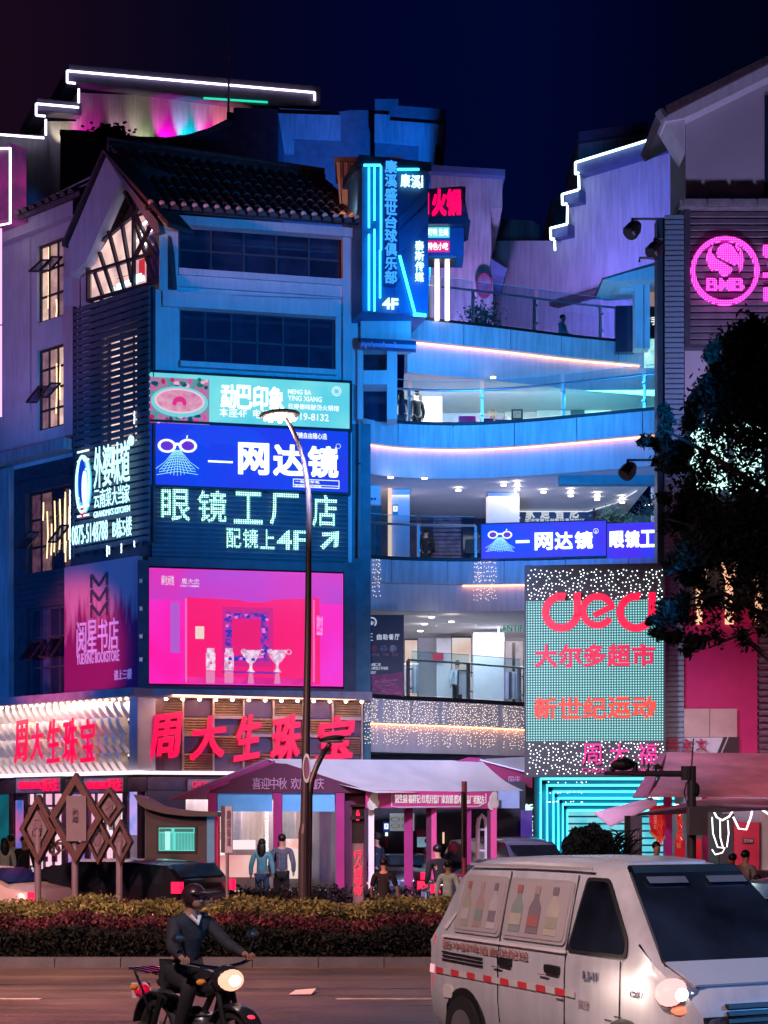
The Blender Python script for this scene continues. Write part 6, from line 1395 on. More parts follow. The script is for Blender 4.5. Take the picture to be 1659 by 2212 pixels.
t = thing('stall_sign', 'dark leaning stall sign with pale writing below the loose pink flap', 'sign', P(1402, 1850, 33)); G().fbu(flat(33), 1350, 1762, 1362, 1858, -.1, 0).ob('side', blackm, t); G().fbu(flat(33), 1362, 1763, 1387, 1852, -.1, .0).ob('panel', mat('stallsign', (.14, .11, .17, 1), .5, var=.2), t)
g = G(); f33 = flat(33)
for i in range(3): g.fbu(f33, 1368+i*5, 1790+i*4, 1370+i*5, 1835, .002, .008)
g.ob('lettering', mat('char_grey2', (.45, .42, .5, 1), .6), t)
# ================================================================ street furniture
def lamp_post():
    t = thing('street_lamp', 'tall street lamp with curved neck and flat oval head before the billboards', 'street lamp', (X(655, 28), 28, .12)); Y = 28
    g = G(); b = Vector((X(655, Y), Y, .12)); q = lambda u, v: Vector(P(u, v, Y))
    g.tube([b, q(656, 1800), q(658, 1780), q(665, 1400), q(667, 1180)], [.095, .09, .075, .058, .05], 14); g.ob('pole', mat('lamp_pole', (.05, .045, .06, 1), .4, metal=.3, var=.1), t)
    g = G(); g.tube([q(667, 1182), q(668, 1120), q(666, 1060), q(657, 1000), q(644, 955), q(628, 920), q(617, 903)], [.05, .048, .046, .042, .038, .034, .03], 12); g.ob('neck', mat('lamp_pole', (.05, .045, .06, 1), .4), t)
    h = q(604, 896); ax = Matrix.Rotation(math.radians(-4), 3, 'Y')
    hd = G().ell((h.x, h.y, h.z), .345, .3, .07, 28, 8, ax).ob('lamp_head', mat('lamp_head', (.1, .14, .17, 1), .35), t)
    g = G()
    for i in range(9): a = i*.7+.2; r = .24; g.cyl(h.x+r*math.cos(a), h.y+r*.8*math.sin(a), h.z-.085, h.z-.05, .035, 10)
    g.cyl(h.x, h.y, h.z-.09, h.z-.06, .04, 10); g.ob('led', emi('lamp_led', 'ffd8c8', 14), hd)
    g = G(); f = flat(27.7); u0 = 661.5; g.disc(f, f.S(u0), f.Z(u0, 1659), .055, -.18, -.12, 24, .24); g.ob('oval_sign', mat('oval_sign', (.16, .06, .16, 1), .4), t)
    g = G(); g.ring(f, f.S(u0), f.Z(u0, 1659), .05, .065, -.2, -.1, 28, rz=3.75); g.ob('sign_rim', steel, t)
    G().box(b.x-.2, b.x+.2, Y-.2, Y+.2, .1, .16).ob('base_plate', darkm, t)
    lamp('POINT', 'street_lamp_bulb', (h.x, h.y, h.z-.25), None, 'ffc8b0', 140, .2)
    t = thing('street_lamp', 'lower street lamp with a dark round saucer head before the red characters', 'street lamp', (X(664, 28.4), 28.4, .12)); Y = 28.4; q = lambda u, v: Vector(P(u, v, Y))
    g = G(); g.tube([Vector((X(664, Y), Y, .12)), q(668, 1720), q(672, 1690), q(684, 1655), q(700, 1625), q(714, 1606)], [.06, .06, .055, .05, .045, .04], 10); g.ob('pole', mat('lamp_pole', (.05, .045, .06, 1), .4), t)
    h = q(717, 1596); hd = G().ell((h.x, h.y, h.z), .22, .22, .06, 24, 8, Matrix.Rotation(math.radians(-8), 3, 'Y')).ob('lamp_head', blackm, t); G().ell((h.x, h.y, h.z-.045), .2, .2, .03, 20, 6).ob('lens', mat('lamp_lens', (.6, .6, .65, 1), .15), hd)
lamp_post()
# diamond-shaped direction signs
def diamond_sign(u, v0, v1, hw, pu, label, y=29.2, plate=None, inner='腾', pole=True, pb=1950):
    f = flat(y); vm = (v0+v1)/2; t = thing('diamond_sign', label, 'sign', (X(pu, y), y, .12)); wd = mat('sign_wood', (.055, .02, .025, 1), .6, var=.3, scale=8)
    out = [(u, v0), (u+hw, vm), (u, v1), (u-hw, vm)]; k = .74; inn = [(u+(a-u)*k, vm+(b-vm)*k) for a, b in out]; g = G()
    for (a, b), (c, d), (e, h), (i, j) in zip(out, out[1:]+out[:1], inn, inn[1:]+inn[:1]): g.prism(f, pl(f, [(a, b), (c, d), (i, j), (e, h)], .1), -.22, .1)
    g.ob('frame', wd, t)
    if plate: G().fbu(f, *plate, .0, .14).ob('plate', mat('sign_plate', (.13, .12, .17, 1), .6, var=.1), t); text('热海', f, plate[0]+12, plate[1]+26, plate[0]+26, plate[1]+58, .145, mat('sign_char', (.14, .1, .16, 1), .6), t, vert=True)
    else:
        p2 = [(u+(a-u)*.55, vm+(b-vm)*.55) for a, b in out]; G().prism(f, pl(f, [(u+(a-u)*.72, vm+(b-vm)*.72) for a, b in out]), -.12, -.02).ob('backing', mat('sign_backing', (.07, .035, .05, 1), .6), t); p = G().prism(f, pl(f, p2), -.02, .03).ob('inner_plate', mat('sign_plate', (.13, .12, .17, 1), .6), t)
        g = G(); hh = (v1-v0)*.5; letters(g, inner, f, f.S(u-hw*.26), f.S(u+hw*.26), f.Z(u, vm+hh*.2), f.Z(u, vm-hh*.2), .031, .02, .03)
        for s_ in (-1, 1): g.prism(f, pl(f, [(u-hw*.2, vm+s_*hh*.26), (u+hw*.2, vm+s_*hh*.26), (u, vm+s_*hh*.44)]), .031, .05)
        g.ob('emblem', mat('sign_char', (.14, .1, .16, 1), .6), t)
    if pole: g = G(); g.tube([(X(pu, y), y, .1), P(pu, vm, y)], .06, 10); g.ob('pole', mat('pole_grey', (.16, .14, .2, 1), .5), t)
    return t
diamond_sign(81, 1716, 1866, 40, 82, 'leftmost wooden diamond sign with a grey inner diamond on a pole')
diamond_sign(162, 1669, 1866, 58, 162, 'largest middle diamond sign carrying a plain upright grey plate', plate=(143, 1719, 186, 1817))
diamond_sign(235, 1700, 1786, 30, 236, 'upper right diamond sign above two smaller ones', y=29.3, inner='和', pole=False)
t_ = diamond_sign(211, 1764, 1868, 26, 211, 'lower left of the three clustered diamond signs beside the large one', y=29.25, inner='顺', pole=False)
diamond_sign(259, 1770, 1868, 25, 258, 'lower right diamond sign of the cluster, on its own pole', y=29.2, inner='景')
# scroll bracket joining them
t = thing('scroll_bracket', 'dark scroll-shaped iron bracket between the left and middle diamond signs', 'bracket', P(118, 1830, 29.3)); g = G(); f = flat(29.3); g.ring(f, f.S(118), f.Z(118, 1836), .06, .1, -.05, .05, 20); g.ring(f, f.S(132), f.Z(132, 1826), .08, .11, -.05, .05, 20); g.bar(f.at(110, 1822), f.at(208, 1822), .05); g.ob('scroll', mat('sign_wood', (.16, .05, .06, 1), .6), t)
# kiosk with curved roof and cyan screen
KF = flat(33.2); t = thing('information_kiosk', 'dark kiosk with an upswept curved roof and a small cyan screen', 'kiosk', (X(385, 33), 33.5, .0)); kd = mat('kiosk_dark', (.045, .04, .055, 1), .55, var=.2)
pts = [(288, 1716), (302, 1722), (330, 1738), (360, 1746), (400, 1751), (470, 1754), (470, 1764), (400, 1763), (352, 1757), (318, 1748), (300, 1738)]
G().prism(KF, pl(KF, pts, .5), -1.2, .5).ob('roof', mat('kiosk_roof', (.07, .06, .09, 1), .5, var=.2), t)
G().prism(KF, pl(KF, [(314, 1747), (352, 1756), (400, 1762), (452, 1764), (452, 1960), (314, 1960)], .2), -1.0, .2).ob('body', kd, t)
g = G(); g.fbu(KF, 338, 1784, 425, 1842, .2, .24); g.fbu(KF, 340, 1862, 424, 1930, .2, .23); g.ob('recess', blackm, t)
sc_ = G().fbu(KF, 343, 1788, 420, 1838, .24, .27).ob('screen', emi('kiosk_screen', '30d8c8', .9, col2='58f0e0', scale=2), t)
g = G()
for x in [345+i*3.2 for i in range(9)]+[380+i*3.2 for i in range(13)]: g.fbu(KF, x, 1800, x+1.5, 1836, .271, .276)
g.fbu(KF, 344, 1790, 370, 1797, .271, .277); g.fbu(KF, 377, 1790, 418, 1797, .271, .277); g.ob('curtain_picture', emi('curtain_teal', '0a7c80', .6), t)
G().fbu(KF, 356, 1796, 368, 1836, .277, .28).ob('figure_picture', emi('fig_pale', 'a8fff8', .95), t)
G().fbu(KF, 447, 1762, 463, 1960, .21, .3).ob('side_panel', mat('kiosk_blue', (.1, .3, .5, 1), .4, emis='2070b0', es=.25), t)
G().fbu(KF, 463, 1758, 470, 1960, -.3, .2).ob('edge_light', mat('edge_red', (.5, .02, .1, 1), .5, emis='e01050', es=.25), t)
# small plate sign on thin pole
t = thing('blade_sign', 'slim upright street plate on a thin pole before the bright shop', 'sign', (X(490, 29.5), 29.5, .12)); f = flat(29.5); G().fbu(f, 477, 1741, 485, 1842, -.08, .0).ob('side', kd, t); G().fbu(f, 486, 1742, 502, 1842, -.06, .02).ob('plate', mat('plate_lilac', (.35, .36, .5, 1), .5, var=.1), t); text('腾越街道', f, 490, 1750, 498, 1828, .021, mat('sign_char', (.14, .1, .16, 1), .6), t, vert=True)
g = G(); g.tube([(X(491, 29.5), 29.5, .1), P(491, 1842, 29.5)], .03, 8); g.ob('pole', mat('pole_grey', (.16, .14, .2, 1), .5), t)
# pedestrian light column
t = thing('pedestrian_signal', 'pedestrian signal column with a red figure and vertical red LED characters', 'traffic light', (X(772, 29), 29, .12)); f = flat(29)
G().fbu(f, 762, 1822, 785, 1958, -.2, 0).ob('column', mat('signal_grey', (.3, .25, .32, 1), .5, var=.1), t); G().fbu(f, 760, 1740, 787, 1822, -.3, .0).ob('lamp_housing', blackm, t)
g = G(); g.prism(f, pl(f, [(758, 1762), (788, 1762), (788, 1768), (755, 1772)]), .0, .14); g.prism(f, pl(f, [(758, 1738), (788, 1738), (788, 1742), (755, 1744)]), .0, .14); g.ob('visor', blackm, t)
g = G(); s, z = f.S(773), f.Z(773, 1760)
g.disc(f, s, z+.06, .02, .0, .03, 10); g.prism(f, [(s-.03, z+.035), (s+.03, z+.035), (s+.035, z-.03), (s+.02, z-.1), (s-.03, z-.1), (s-.02, z-.03)], 0, .03); g.ob('red_figure', emi('signal_red', 'ff1040', 3), t)
text('行人请等待', f, 764, 1836, 783, 1934, .01, emi('signal_text', 'ff2a50', 1.7), t, split=True, vert=True, bold=.01, depth=.02)
# striped pole
t = thing('barrier_pole', 'slim dark red pole standing before the right half of the plum tent', 'pole', (X(1003, 31), 31, 0)); g = G(); g.tube([(X(1003, 31), 31, 0), P(1003, 1688, 31)], .05, 8); g.ob('pole', mat('pole_red', (.2, .04, .07, 1), .5), t); g = G(); g.tube([P(1000, 1710, 30.9), P(1000, 1850, 30.9)], .035, 8); g.ob('inner_pole', blackm, t)
# traffic camera mast
t = thing('traffic_camera_mast', 'dark traffic mast with a horizontal camera arm and grey control box', 'traffic mast', (X(1494, 27.8), 27.8, .12)); Y = 27.8; q = lambda u, v, y=27.8: P(u, v, y)
g = G(); g.tube([(X(1494, Y), Y, .1), q(1494, 1655)], .075, 12); g.ob('pole', kd, t); g = G(); g.tube([q(1494, 1672), q(1400, 1671), q(1305, 1670)], [.055, .05, .035], 10); g.cyl(X(1484, Y), Y, Zv(1685, Y), Zv(1655, Y), .1, 10); g.ob('arm', kd, t)
g = G(); g.tube([q(1494, 1655), q(1498, 1595)], .012, 5); g.ob('antenna', blackm, t)
G().fbu(flat(Y), 1489, 1742, 1529, 1804, .1, .35).ob('control_box', mat('box_grey', (.1, .085, .1, 1), .5, var=.1), t)
g = G(); g.tube([q(1320, 1664), q(1350, 1640), q(1372, 1652), q(1372, 1668)], .05, 8); g.ell(q(1345, 1652), .2, .14, .1, 12, 8); g.ob('camera', blackm, t); g = G(); g.tube([q(1400, 1668), q(1402, 1648)], .02, 5); g.tube([q(1416, 1668), q(1420, 1650), q(1430, 1660)], .02, 5); g.box(X(1412, Y), X(1424, Y), Y-.1, Y+.1, Zv(1662, Y), Zv(1652, Y)); g.ob('sensor', blackm, t)
g = G(); g.tube([q(1483, 1690), q(1478, 1712), q(1484, 1735)], .012, 5); g.ell(q(1504, 1706), .06, .08, .12, 10, 8); g.ob('cable', blackm, t)
# ================================================================ people
def skin(nodes, edges, sub=2):
    """grows one continuous surface round a skeleton; nodes are (x, y, z, rx, ry)"""
    me = bpy.data.meshes.new('figure'); me.from_pydata([n[:3] for n in nodes], edges, []); o = bpy.data.objects.new('figure', me); COL.objects.link(o)
    m = o.modifiers.new('s', 'SKIN'); m.use_smooth_shade = True; sv = me.skin_vertices[0].data
    for i, n in enumerate(nodes): sv[i].radius = (n[3], n[4] if len(n) > 4 else n[3]); sv[i].use_root = (i == 0)
    s = o.modifiers.new('u', 'SUBSURF'); s.levels = sub; dg = bpy.context.evaluated_depsgraph_get(); dg.update(); r = bpy.data.meshes.new_from_object(o.evaluated_get(dg))
    bpy.data.objects.remove(o); bpy.data.meshes.remove(me); r.polygons.foreach_set('use_smooth', [True]*len(r.polygons)); return r
def put(name, me, m, parent): 
    me.materials.clear(); me.materials.append(m); o = bpy.data.objects.new(name, me); COL.objects.link(o); o.parent = parent; ORG[o.name] = ORG[parent.name]; return o
def chain(pts, s=0): return [(s+i, s+i+1) for i in range(len(pts)-1)]
skinm = mat('skin_tone', (.5, .26, .2, 1), .6, var=.05); hairm = mat('hair_black', (.008, .007, .008, 1), .45, var=.2); shoem = mat('shoe_dark', (.02, .02, .025, 1), .5)
def cloth(name, c): return mat(name, c, .85, var=.18, scale=9, bump=.3, bscale=30)
def person(x, y, z, h, face, label, top, bot, hair='short', arm=((.02, .02), (-.02, .02)), lean=0, skirt=False, bag=None, sleeve=1.0, hat=None, stride=.08, hood=False):
    """face: heading in degrees, 0 looks towards the camera; arm: (forward, out) of each hand"""
    t = thing('person', label, 'person', (x, y, z)); t.rotation_euler = (0, 0, math.radians(face)); ORG[t.name] = (0, 0, 0)
    def L(zf, fwd=0): return (fwd+lean*max(0, zf-.5))  # lean moves upper body forward
    F = lambda xx, f, zf: (xx*h, -(f+lean*max(0, zf-.5))*h, zf*h)
    hip = .05; sh = .105
    legs = [((-hip, 0, .5), (-hip*1.05, .01, .28), (-hip*1.1, -stride/2, .055)), ((hip, 0, .5), (hip*1.05, .02, .28), (hip*1.1, stride/2, .055))]
    arms = []
    for sd, (fw, out) in zip((-1, 1), arm): arms.append(((sd*sh, 0, .80), (sd*(sh+.03+out*.5), -.015+fw*.35, .635), (sd*(sh+.02+out), fw, .50+max(0, fw)*.5)))
    N = [F(0, 0, .52)+(.075*h, .055*h), F(0, 0, .62)+(.065*h, .05*h), F(0, 0, .72)+(.078*h, .055*h), F(0, 0, .80)+(.06*h, .045*h), F(0, .005, .85)+(.028*h, .028*h), F(0, .012, .885)+(.04*h, .045*h), F(0, .016, .93)+(.046*h, .056*h), F(0, .01, .97)+(.034*h, .042*h)]
    E_ = chain(N)
    for lg in legs:
        b = len(N); r = (.042, .03, .02); N += [F(*q)+(rr*h, rr*h) for q, rr in zip(lg, r)]; E_ += [(0, b), (b, b+1), (b+1, b+2)]
    for ar in arms:
        b = len(N); r = (.03, .023, .016); N += [F(*q)+(rr*h, rr*h) for q, rr in zip(ar, r)]; E_ += [(3, b), (b, b+1), (b+1, b+2)]
        hd = ar[2]; N.append(F(hd[0], hd[1]+.01, hd[2]-.035)+(.016*h, .01*h)); E_.append((b+2, b+3))
    body = put('body', skin(N, E_), skinm, t)
    # nose and ears keep the head readable
    g = G()
    T = [F(0, 0, .50)+(.088*h, .065*h), F(0, 0, .62)+(.076*h, .06*h), F(0, 0, .73)+(.09*h, .066*h), F(0, 0, .805)+(.066*h, .05*h), F(0, .0, .838)+(.036*h, .036*h)]; E2 = chain(T)
    if sleeve > 0:
        for ar in arms:
            b = len(T); a, m_, c = ar; c2 = tuple(m_[i]+(c[i]-m_[i])*max(0, (sleeve-.5)*2*.9) for i in range(3)); ms = tuple(a[i]+(m_[i]-a[i])*min(1, sleeve*2) for i in range(3))
            T += [F(*a)+(.042*h, .042*h), F(*ms)+(.034*h, .034*h)]; E2 += [(3, b), (b, b+1)]
            if sleeve > .5: T.append(F(*c2)+(.028*h, .028*h)); E2.append((b+1, b+2))
    put('top', skin(T, E2), top, t)
    if skirt:
        g = G(); secs = []
        for zf, r in ((.56, .075), (.5, .095), (.35, .115), (.2, .13)): secs.append([F(r*math.cos(a*math.pi/6), r*.75*math.sin(a*math.pi/6), zf) for a in range(12)])
        put('skirt', g.loft(secs).mesh('skirt', bot, smooth=True), bot, t)
    else:
        B_ = [F(0, 0, .53)+(.082*h, .064*h)]; E3 = []
        for lg in legs: b = len(B_); B_ += [F(*lg[0])+(.052*h, .052*h), F(*lg[1])+(.04*h, .042*h), F(lg[2][0], lg[2][1], .06)+(.034*h, .036*h)]; E3 += [(0, b), (b, b+1), (b+1, b+2)]
        put('trousers', skin(B_, E3), bot, t)
    for lg in legs: g = G(); q = F(lg[2][0], lg[2][1]+.03, .02); g.ell(q, .03*h, .07*h, .024*h, 10, 6); put('shoe', g.mesh('shoe', shoem, smooth=True), shoem, t)
    g = G(); hc = F(0, .004, .945)
    g.ell((hc[0], hc[1]+.008*h, hc[2]+.012*h), .052*h, .06*h, .052*h, 14, 10)
    if hair == 'long': secs = [[F(r*math.cos(a*math.pi/5), -.03+r*.5*math.sin(a*math.pi/5), zf) for a in range(10)] for zf, r in ((.97, .03), (.92, .058), (.86, .06), (.78, .055), (.72, .03))]; g.loft(secs)
    if hair == 'bun': g.ell(F(0, -.05, .97), .025*h, .025*h, .025*h, 8, 6)
    if hat: put('hat', g.mesh('hat', hat, smooth=True), hat, t)
    else: put('hair', g.mesh('hair', hairm, smooth=True), hairm, t)
    g = G(); g.tube([F(0, .062, .93), F(0, .075, .915)], [.008*h, .011*h], 6); put('nose', g.mesh('nose', skinm, smooth=True), skinm, t)
    if bag: q = F(*bag[0]); g = G(); g.ell(q, .07*h, .04*h, .08*h, 12, 8); g.tube([F(bag[0][0], 0, bag[0][2]+.05), F(0, .05, .82), F(-bag[0][0]*.8, 0, .8)], .008*h, 5); put('bag', g.mesh('bag', bag[1], smooth=True), bag[1], t)
    return t
def PX(u, y): return X(u, y)
blk = cloth('cloth_black', (.012, .012, .016, 1)); navy = cloth('cloth_navy', (.02, .03, .07, 1)); wht = cloth('cloth_white', (.6, .62, .66, 1)); cyn = cloth('cloth_aqua', (.12, .36, .45, 1)); jean = cloth('denim', (.05, .09, .16, 1)); gry = cloth('cloth_grey', (.22, .2, .2, 1)); plm = cloth('cloth_plum', (.1, .03, .07, 1))
bagm = mat('bag_black', (.01, .01, .012, 1), .4)
GZ = .13
def hy(v, y, h=1.68): return CH+(HZ-v)/FP*y
person(PX(10, 38), 38, GZ, 1.66, 200, 'woman with long black hair in a pale dress, shoulder bag, at the left edge', wht, wht, 'long', skirt=True, bag=((.09, .05, .55), bagm), arm=((.12, .0), (.02, .02)))
person(PX(24, 39), 39, GZ, 1.72, 150, 'person in white top with hair tied back, behind the woman at the left edge', wht, jean, 'bun')
person(PX(52, 38.5), 38.5, GZ, 1.7, 30, 'person in all black standing alone beside the leftmost diamond sign', blk, blk, 'short', arm=((.1, 0), (.1, 0)))
person(PX(566, 36.6), 36.6, GZ, 1.66, 170, 'woman in dark and aqua two-tone jacket seen from behind at the bright shop', cyn, jean, 'long', stride=.05)
pm_ = bpy.data.materials.new('cloth_plaid'); pm_.use_nodes = True; n_ = pm_.node_tree; b_ = n_.nodes['Principled BSDF']; b_.inputs['Roughness'].default_value = .85; tc_ = n_.nodes.new('ShaderNodeTexCoord'); ck = n_.nodes.new('ShaderNodeTexBrick'); ck.inputs['Scale'].default_value = 9; ck.inputs['Color1'].default_value = (.03, .04, .08, 1); ck.inputs['Color2'].default_value = (.07, .09, .15, 1); ck.inputs['Mortar'].default_value = (.16, .17, .22, 1); ck.inputs['Mortar Size'].default_value = .05; ck.offset = 0
mp_ = n_.nodes.new('ShaderNodeMapping'); mp_.inputs['Rotation'].default_value = (math.pi/2, 0, 0); n_.links.new(tc_.outputs['Object'], mp_.inputs[0]); n_.links.new(mp_.outputs[0], ck.inputs['Vector']); n_.links.new(ck.outputs[0], b_.inputs['Base Color'])
person(PX(609, 36.8), 36.8, GZ, 1.76, 185, 'man in a dark plaid shirt over white tee seen from behind at the bright shop', pm_, blk, 'short', stride=.06)
person(PX(829, 30.6), 30.6, .02, 1.5, 170, 'woman in a black dress with bare forearms walking behind the hedge', blk, blk, 'short', skirt=True, sleeve=.45, arm=((.0, .06), (.1, .04)))
person(PX(814, 37.6), 37.6, GZ, 1.78, 240, 'person in dark clothes and cap standing at the white tent post', navy, blk, 'short', hat=blk)
person(PX(953, 33), 33, 0, 1.72, 200, 'man in a black jacket stooping forward left of the white van', blk, blk, 'short', lean=.28, arm=((.14, .0), (.1, .02)))
person(PX(968, 31.5), 31.5, 0, 1.45, 160, 'person in a pale shirt partly hidden by the rear of the white van', wht, gry, 'short')
person(PX(925, 42.5), 42.5, GZ, 1.6, 120, 'scooter rider with a pale helmet and rain cover under the tent', plm, gry, 'short', hat=cloth('helmet_pink', (.5, .3, .4, 1)), arm=((.18, .02), (.18, .02)))
person(PX(1418, 32.5), 32.5, GZ, 1.66, 10, 'dark-haired man whose head shows above the van roof near the red pennant', navy, blk)
person(PX(1582, 30.5), 30.5, GZ, 1.48, 200, 'person in dark coat with black hair at the far right stalls', blk, blk, 'short')
person(PX(1608, 30), 30, GZ, 1.55, 140, 'man in a grey hooded jacket with a light crew cut at the far right stalls', gry, jean, 'short', lean=.05)
person(PX(1642, 28.8), 28.8, .0, 1.28, 250, 'person with brown hair low at the right picture edge', blk, blk, 'short', lean=.1)
# people up on the galleries
person(X(868, 51.8), 51.6, 13.78, 1.62, 160, 'woman with long hair and jeans leaning in the dark corner of the middle balcony', navy, jean, 'long', arm=((.16, .0), (.02, .02)))
person(X(900, 52), 52, 13.78, 1.72, 210, 'dark silhouetted man at the left end of the middle balcony', blk, blk)
person(X(1211, 55), 55, 17.1, 1.66, 60, 'man in a light blue shirt leaning on the topmost terrace railing', cyn, gry, arm=((.2, .0), (.2, 0)), lean=.1)
person(X(1163, 55.6), 55.6, 16.75, 1.5, 0, 'person whose head just shows above the topmost terrace edge', navy, blk)
person(X(920, 53.5), 53.5, 9.75, 1.74, 170, 'guard in a black uniform standing behind the second gallery glass', blk, blk, hat=blk, arm=((.1, 0), (.1, 0)))
person(X(988, 54.6), 54.6, 5.64, 1.72, 190, 'shopper in a pale patterned coat behind the lowest gallery glass', cloth('coat_pale', (.4, .5, .6, 1)), blk, arm=((.1, .02), (.02, .0)))
# ================================================================ vehicles behind the hedge
def car(x, y, rz, label, paint, L=4.4, W=1.75, H=1.46, kind='sedan'):
    t = thing('car', label, 'car', (x, y, 0)); t.rotation_euler = (0, 0, rz); ORG[t.name] = (0, 0, 0)
    # x axis = length (front +), profile stations: (x, zlow, zbelt, ztop, half widths)
    if kind == 'sedan': st = [(-.5, .35, .72, .78), (-.47, .25, .92, .98), (-.36, .22, .95, 1.06), (-.2, .2, .95, H-.02), (.02, .2, .94, H), (.16, .2, .93, H-.1), (.3, .2, .9, .99), (.44, .22, .78, .84), (.5, .3, .55, .6)]
    else: st = [(-.5, .35, .8, .9), (-.485, .25, 1.0, 1.15), (-.42, .22, 1.02, H-.06), (-.2, .2, 1.0, H), (.06, .2, .98, H-.01), (.18, .2, .97, H-.14), (.31, .2, .96, 1.06), (.45, .22, .86, .92), (.5, .3, .6, .66)]
    secs = []
    for i, (f, zl, zb_, zt_) in enumerate(st):
        w = W/2*(.86 if i in (0, len(st)-1) else .96 if i in (1, len(st)-2) else 1); wt = w-(.18 if zt_-zb_ > .2 else .04); x_ = f*L
        secs.append([(x_, -w*.92, zl), (x_, -w, zl+.2), (x_, -w, (zl+zb_)/2+.1), (x_, -w*.985, zb_), (x_, -wt, zt_-.04), (x_, -wt*.6, zt_), (x_, wt*.6, zt_), (x_, wt, zt_-.04), (x_, w*.985, zb_), (x_, w, (zl+zb_)/2+.1), (x_, w, zl+.2), (x_, w*.92, zl)])
    g = G(); g.loft(secs); put('body', g.mesh('body', paint, smooth=True), paint, t)
    gl = mat('car_glass', (.01, .015, .025, 1), .06, spec=.9, var=0)
    a = [s for s in st if s[3]-s[2] > .3]; 
    for sd in (-1, 1):
        g = G(); q = []
        x0, x1 = a[0][0]*L, a[-1][0]*L; w = W/2
        pts = [(x0-.28*0, 1.0), (x0+.05, H-.12), (x1-.1, H-.12), (x1+.55, .98)]
        g.loft([[(px_, sd*(w*.99-(pz-.95)/(H-.95)*.18+.012), pz) for px_, pz in pts], [(px_, sd*(w*.99-(pz-.95)/(H-.95)*.18-.02), pz) for px_, pz in pts]]); put('side_glass', g.mesh('side_glass', gl), gl, t)
    i0 = st.index(a[0]); r0, r1 = st[i0-1], a[0]; g = G()
    def pane(s0, s1, nm):
        g = G(); v = []
        for s_, k in ((s0, .12), (s1, .9)):
            xx = s0[0]*L+(s1[0]*L-s0[0]*L)*k; zz = s0[3]+(s1[3]-s0[3])*k; ww = W/2-.2; e = .015 if s0[0] < s1[0] else .015
            v += [(xx+(-.03 if s0[0] < s1[0] else .03), -ww, zz+e), (xx+(-.03 if s0[0] < s1[0] else .03), ww, zz+e)]
        g.add(v+[(a_, b_, c_-.02) for a_, b_, c_ in v], [(0, 1, 3, 2), (4, 6, 7, 5), (0, 4, 5, 1), (1, 5, 7, 3), (3, 7, 6, 2), (2, 6, 4, 0)]); put(nm, g.mesh(nm, gl), gl, t)
    pane(r0, r1, 'rear_window'); i1 = st.index(a[-1]); pane(st[i1+1], a[-1], 'windscreen')
    tl = emi('tail_lamp', 'ff0a40', 2.2); hl = emi('head_lamp', 'fff0e0', 5)
    for sd in (-1, 1):
        g = G(); g.box(-L*.5-.03, -L*.465, sd*W*.49-.1 if sd > 0 else sd*W*.49-.02, sd*W*.49+.02 if sd > 0 else sd*W*.49+.1, *((.92, 1.12) if kind == 'suv' else (.78, .95))); put('tail_light', g.mesh('tail_light', tl), tl, t)
        g = G(); g.box(L*.44, L*.5-.02, min(sd*W*.47, sd*W*.3), max(sd*W*.47, sd*W*.3), .6, .72); hm = mat('lamp_glass', (.5, .5, .55, 1), .1); put('headlight', g.mesh('headlight', hm), hm, t)
        for fx in (-.31, .31):
            wm = G(); c = (fx*L, sd*(W/2-.1), .32); wm.tube([(c[0], c[1]-.11, c[2]), (c[0], c[1]+.11, c[2])], .32, 20); w_ = put('wheel', wm.mesh('wheel', blackm), blackm, t)
            rm_ = G(); rm_.tube([(c[0], c[1]+sd*.1, c[2]), (c[0], c[1]+sd*.125, c[2])], .19, 14); r_ = rm_.ob('rim', steel, None); r_.parent = w_
    g = G(); g.box(-L*.5-.05, -L*.5-.02, -.26, .26, .62, .76); pm2 = mat('number_plate', (.3, .4, .7, 1), .4); put('number_plate', g.mesh('number_plate', pm2), pm2, t)
    g = G(); g.box(-L*.5-.04, -L*.47, -W*.46, W*.46, .3, .45); put('bumper', g.mesh('bumper', paint), paint, t)
    return t
car(X(232, 31.5), 31.5, math.radians(152), 'black estate car with glowing red tail light passing behind the diamond signs', mat('paint_black', (.008, .01, .016, 1), .15, spec=.8, var=.05), L=4.5, W=1.8, H=1.5, kind='suv')
car(X(-98, 30.8), 31.0, math.radians(160), 'white car with red tail lights leaving the picture at the left', mat('paint_white', (.5, .45, .5, 1), .2, spec=.7, var=.05), L=4.4, H=1.38)
car(X(1150, 34), 34, math.radians(8), 'dark car passing behind the van roof below the dotted sign', mat('paint_ink', (.02, .04, .07, 1), .12, spec=.8, var=.05), L=4.4, H=1.44)
car(X(1108, 41), 41.0, math.radians(-60), 'parked grey car facing out beside the right end of the plum tent', mat('paint_violet', (.12, .1, .2, 1), .2, spec=.8, var=.05), L=4.2, H=1.78, kind='suv')
car(X(872, 42), 42, math.radians(80), 'parked blue-grey car seen end-on between the plum tent posts', mat('paint_bluegrey', (.12, .15, .22, 1), .2, spec=.7, var=.05), L=4.2, H=1.35)
car(X(1800, 22), 23, math.radians(195), 'dark car just entering behind the van at the right picture edge', mat('paint_dusk', (.06, .1, .15, 1), .15, spec=.8, var=.05), L=4.5, H=1.5)
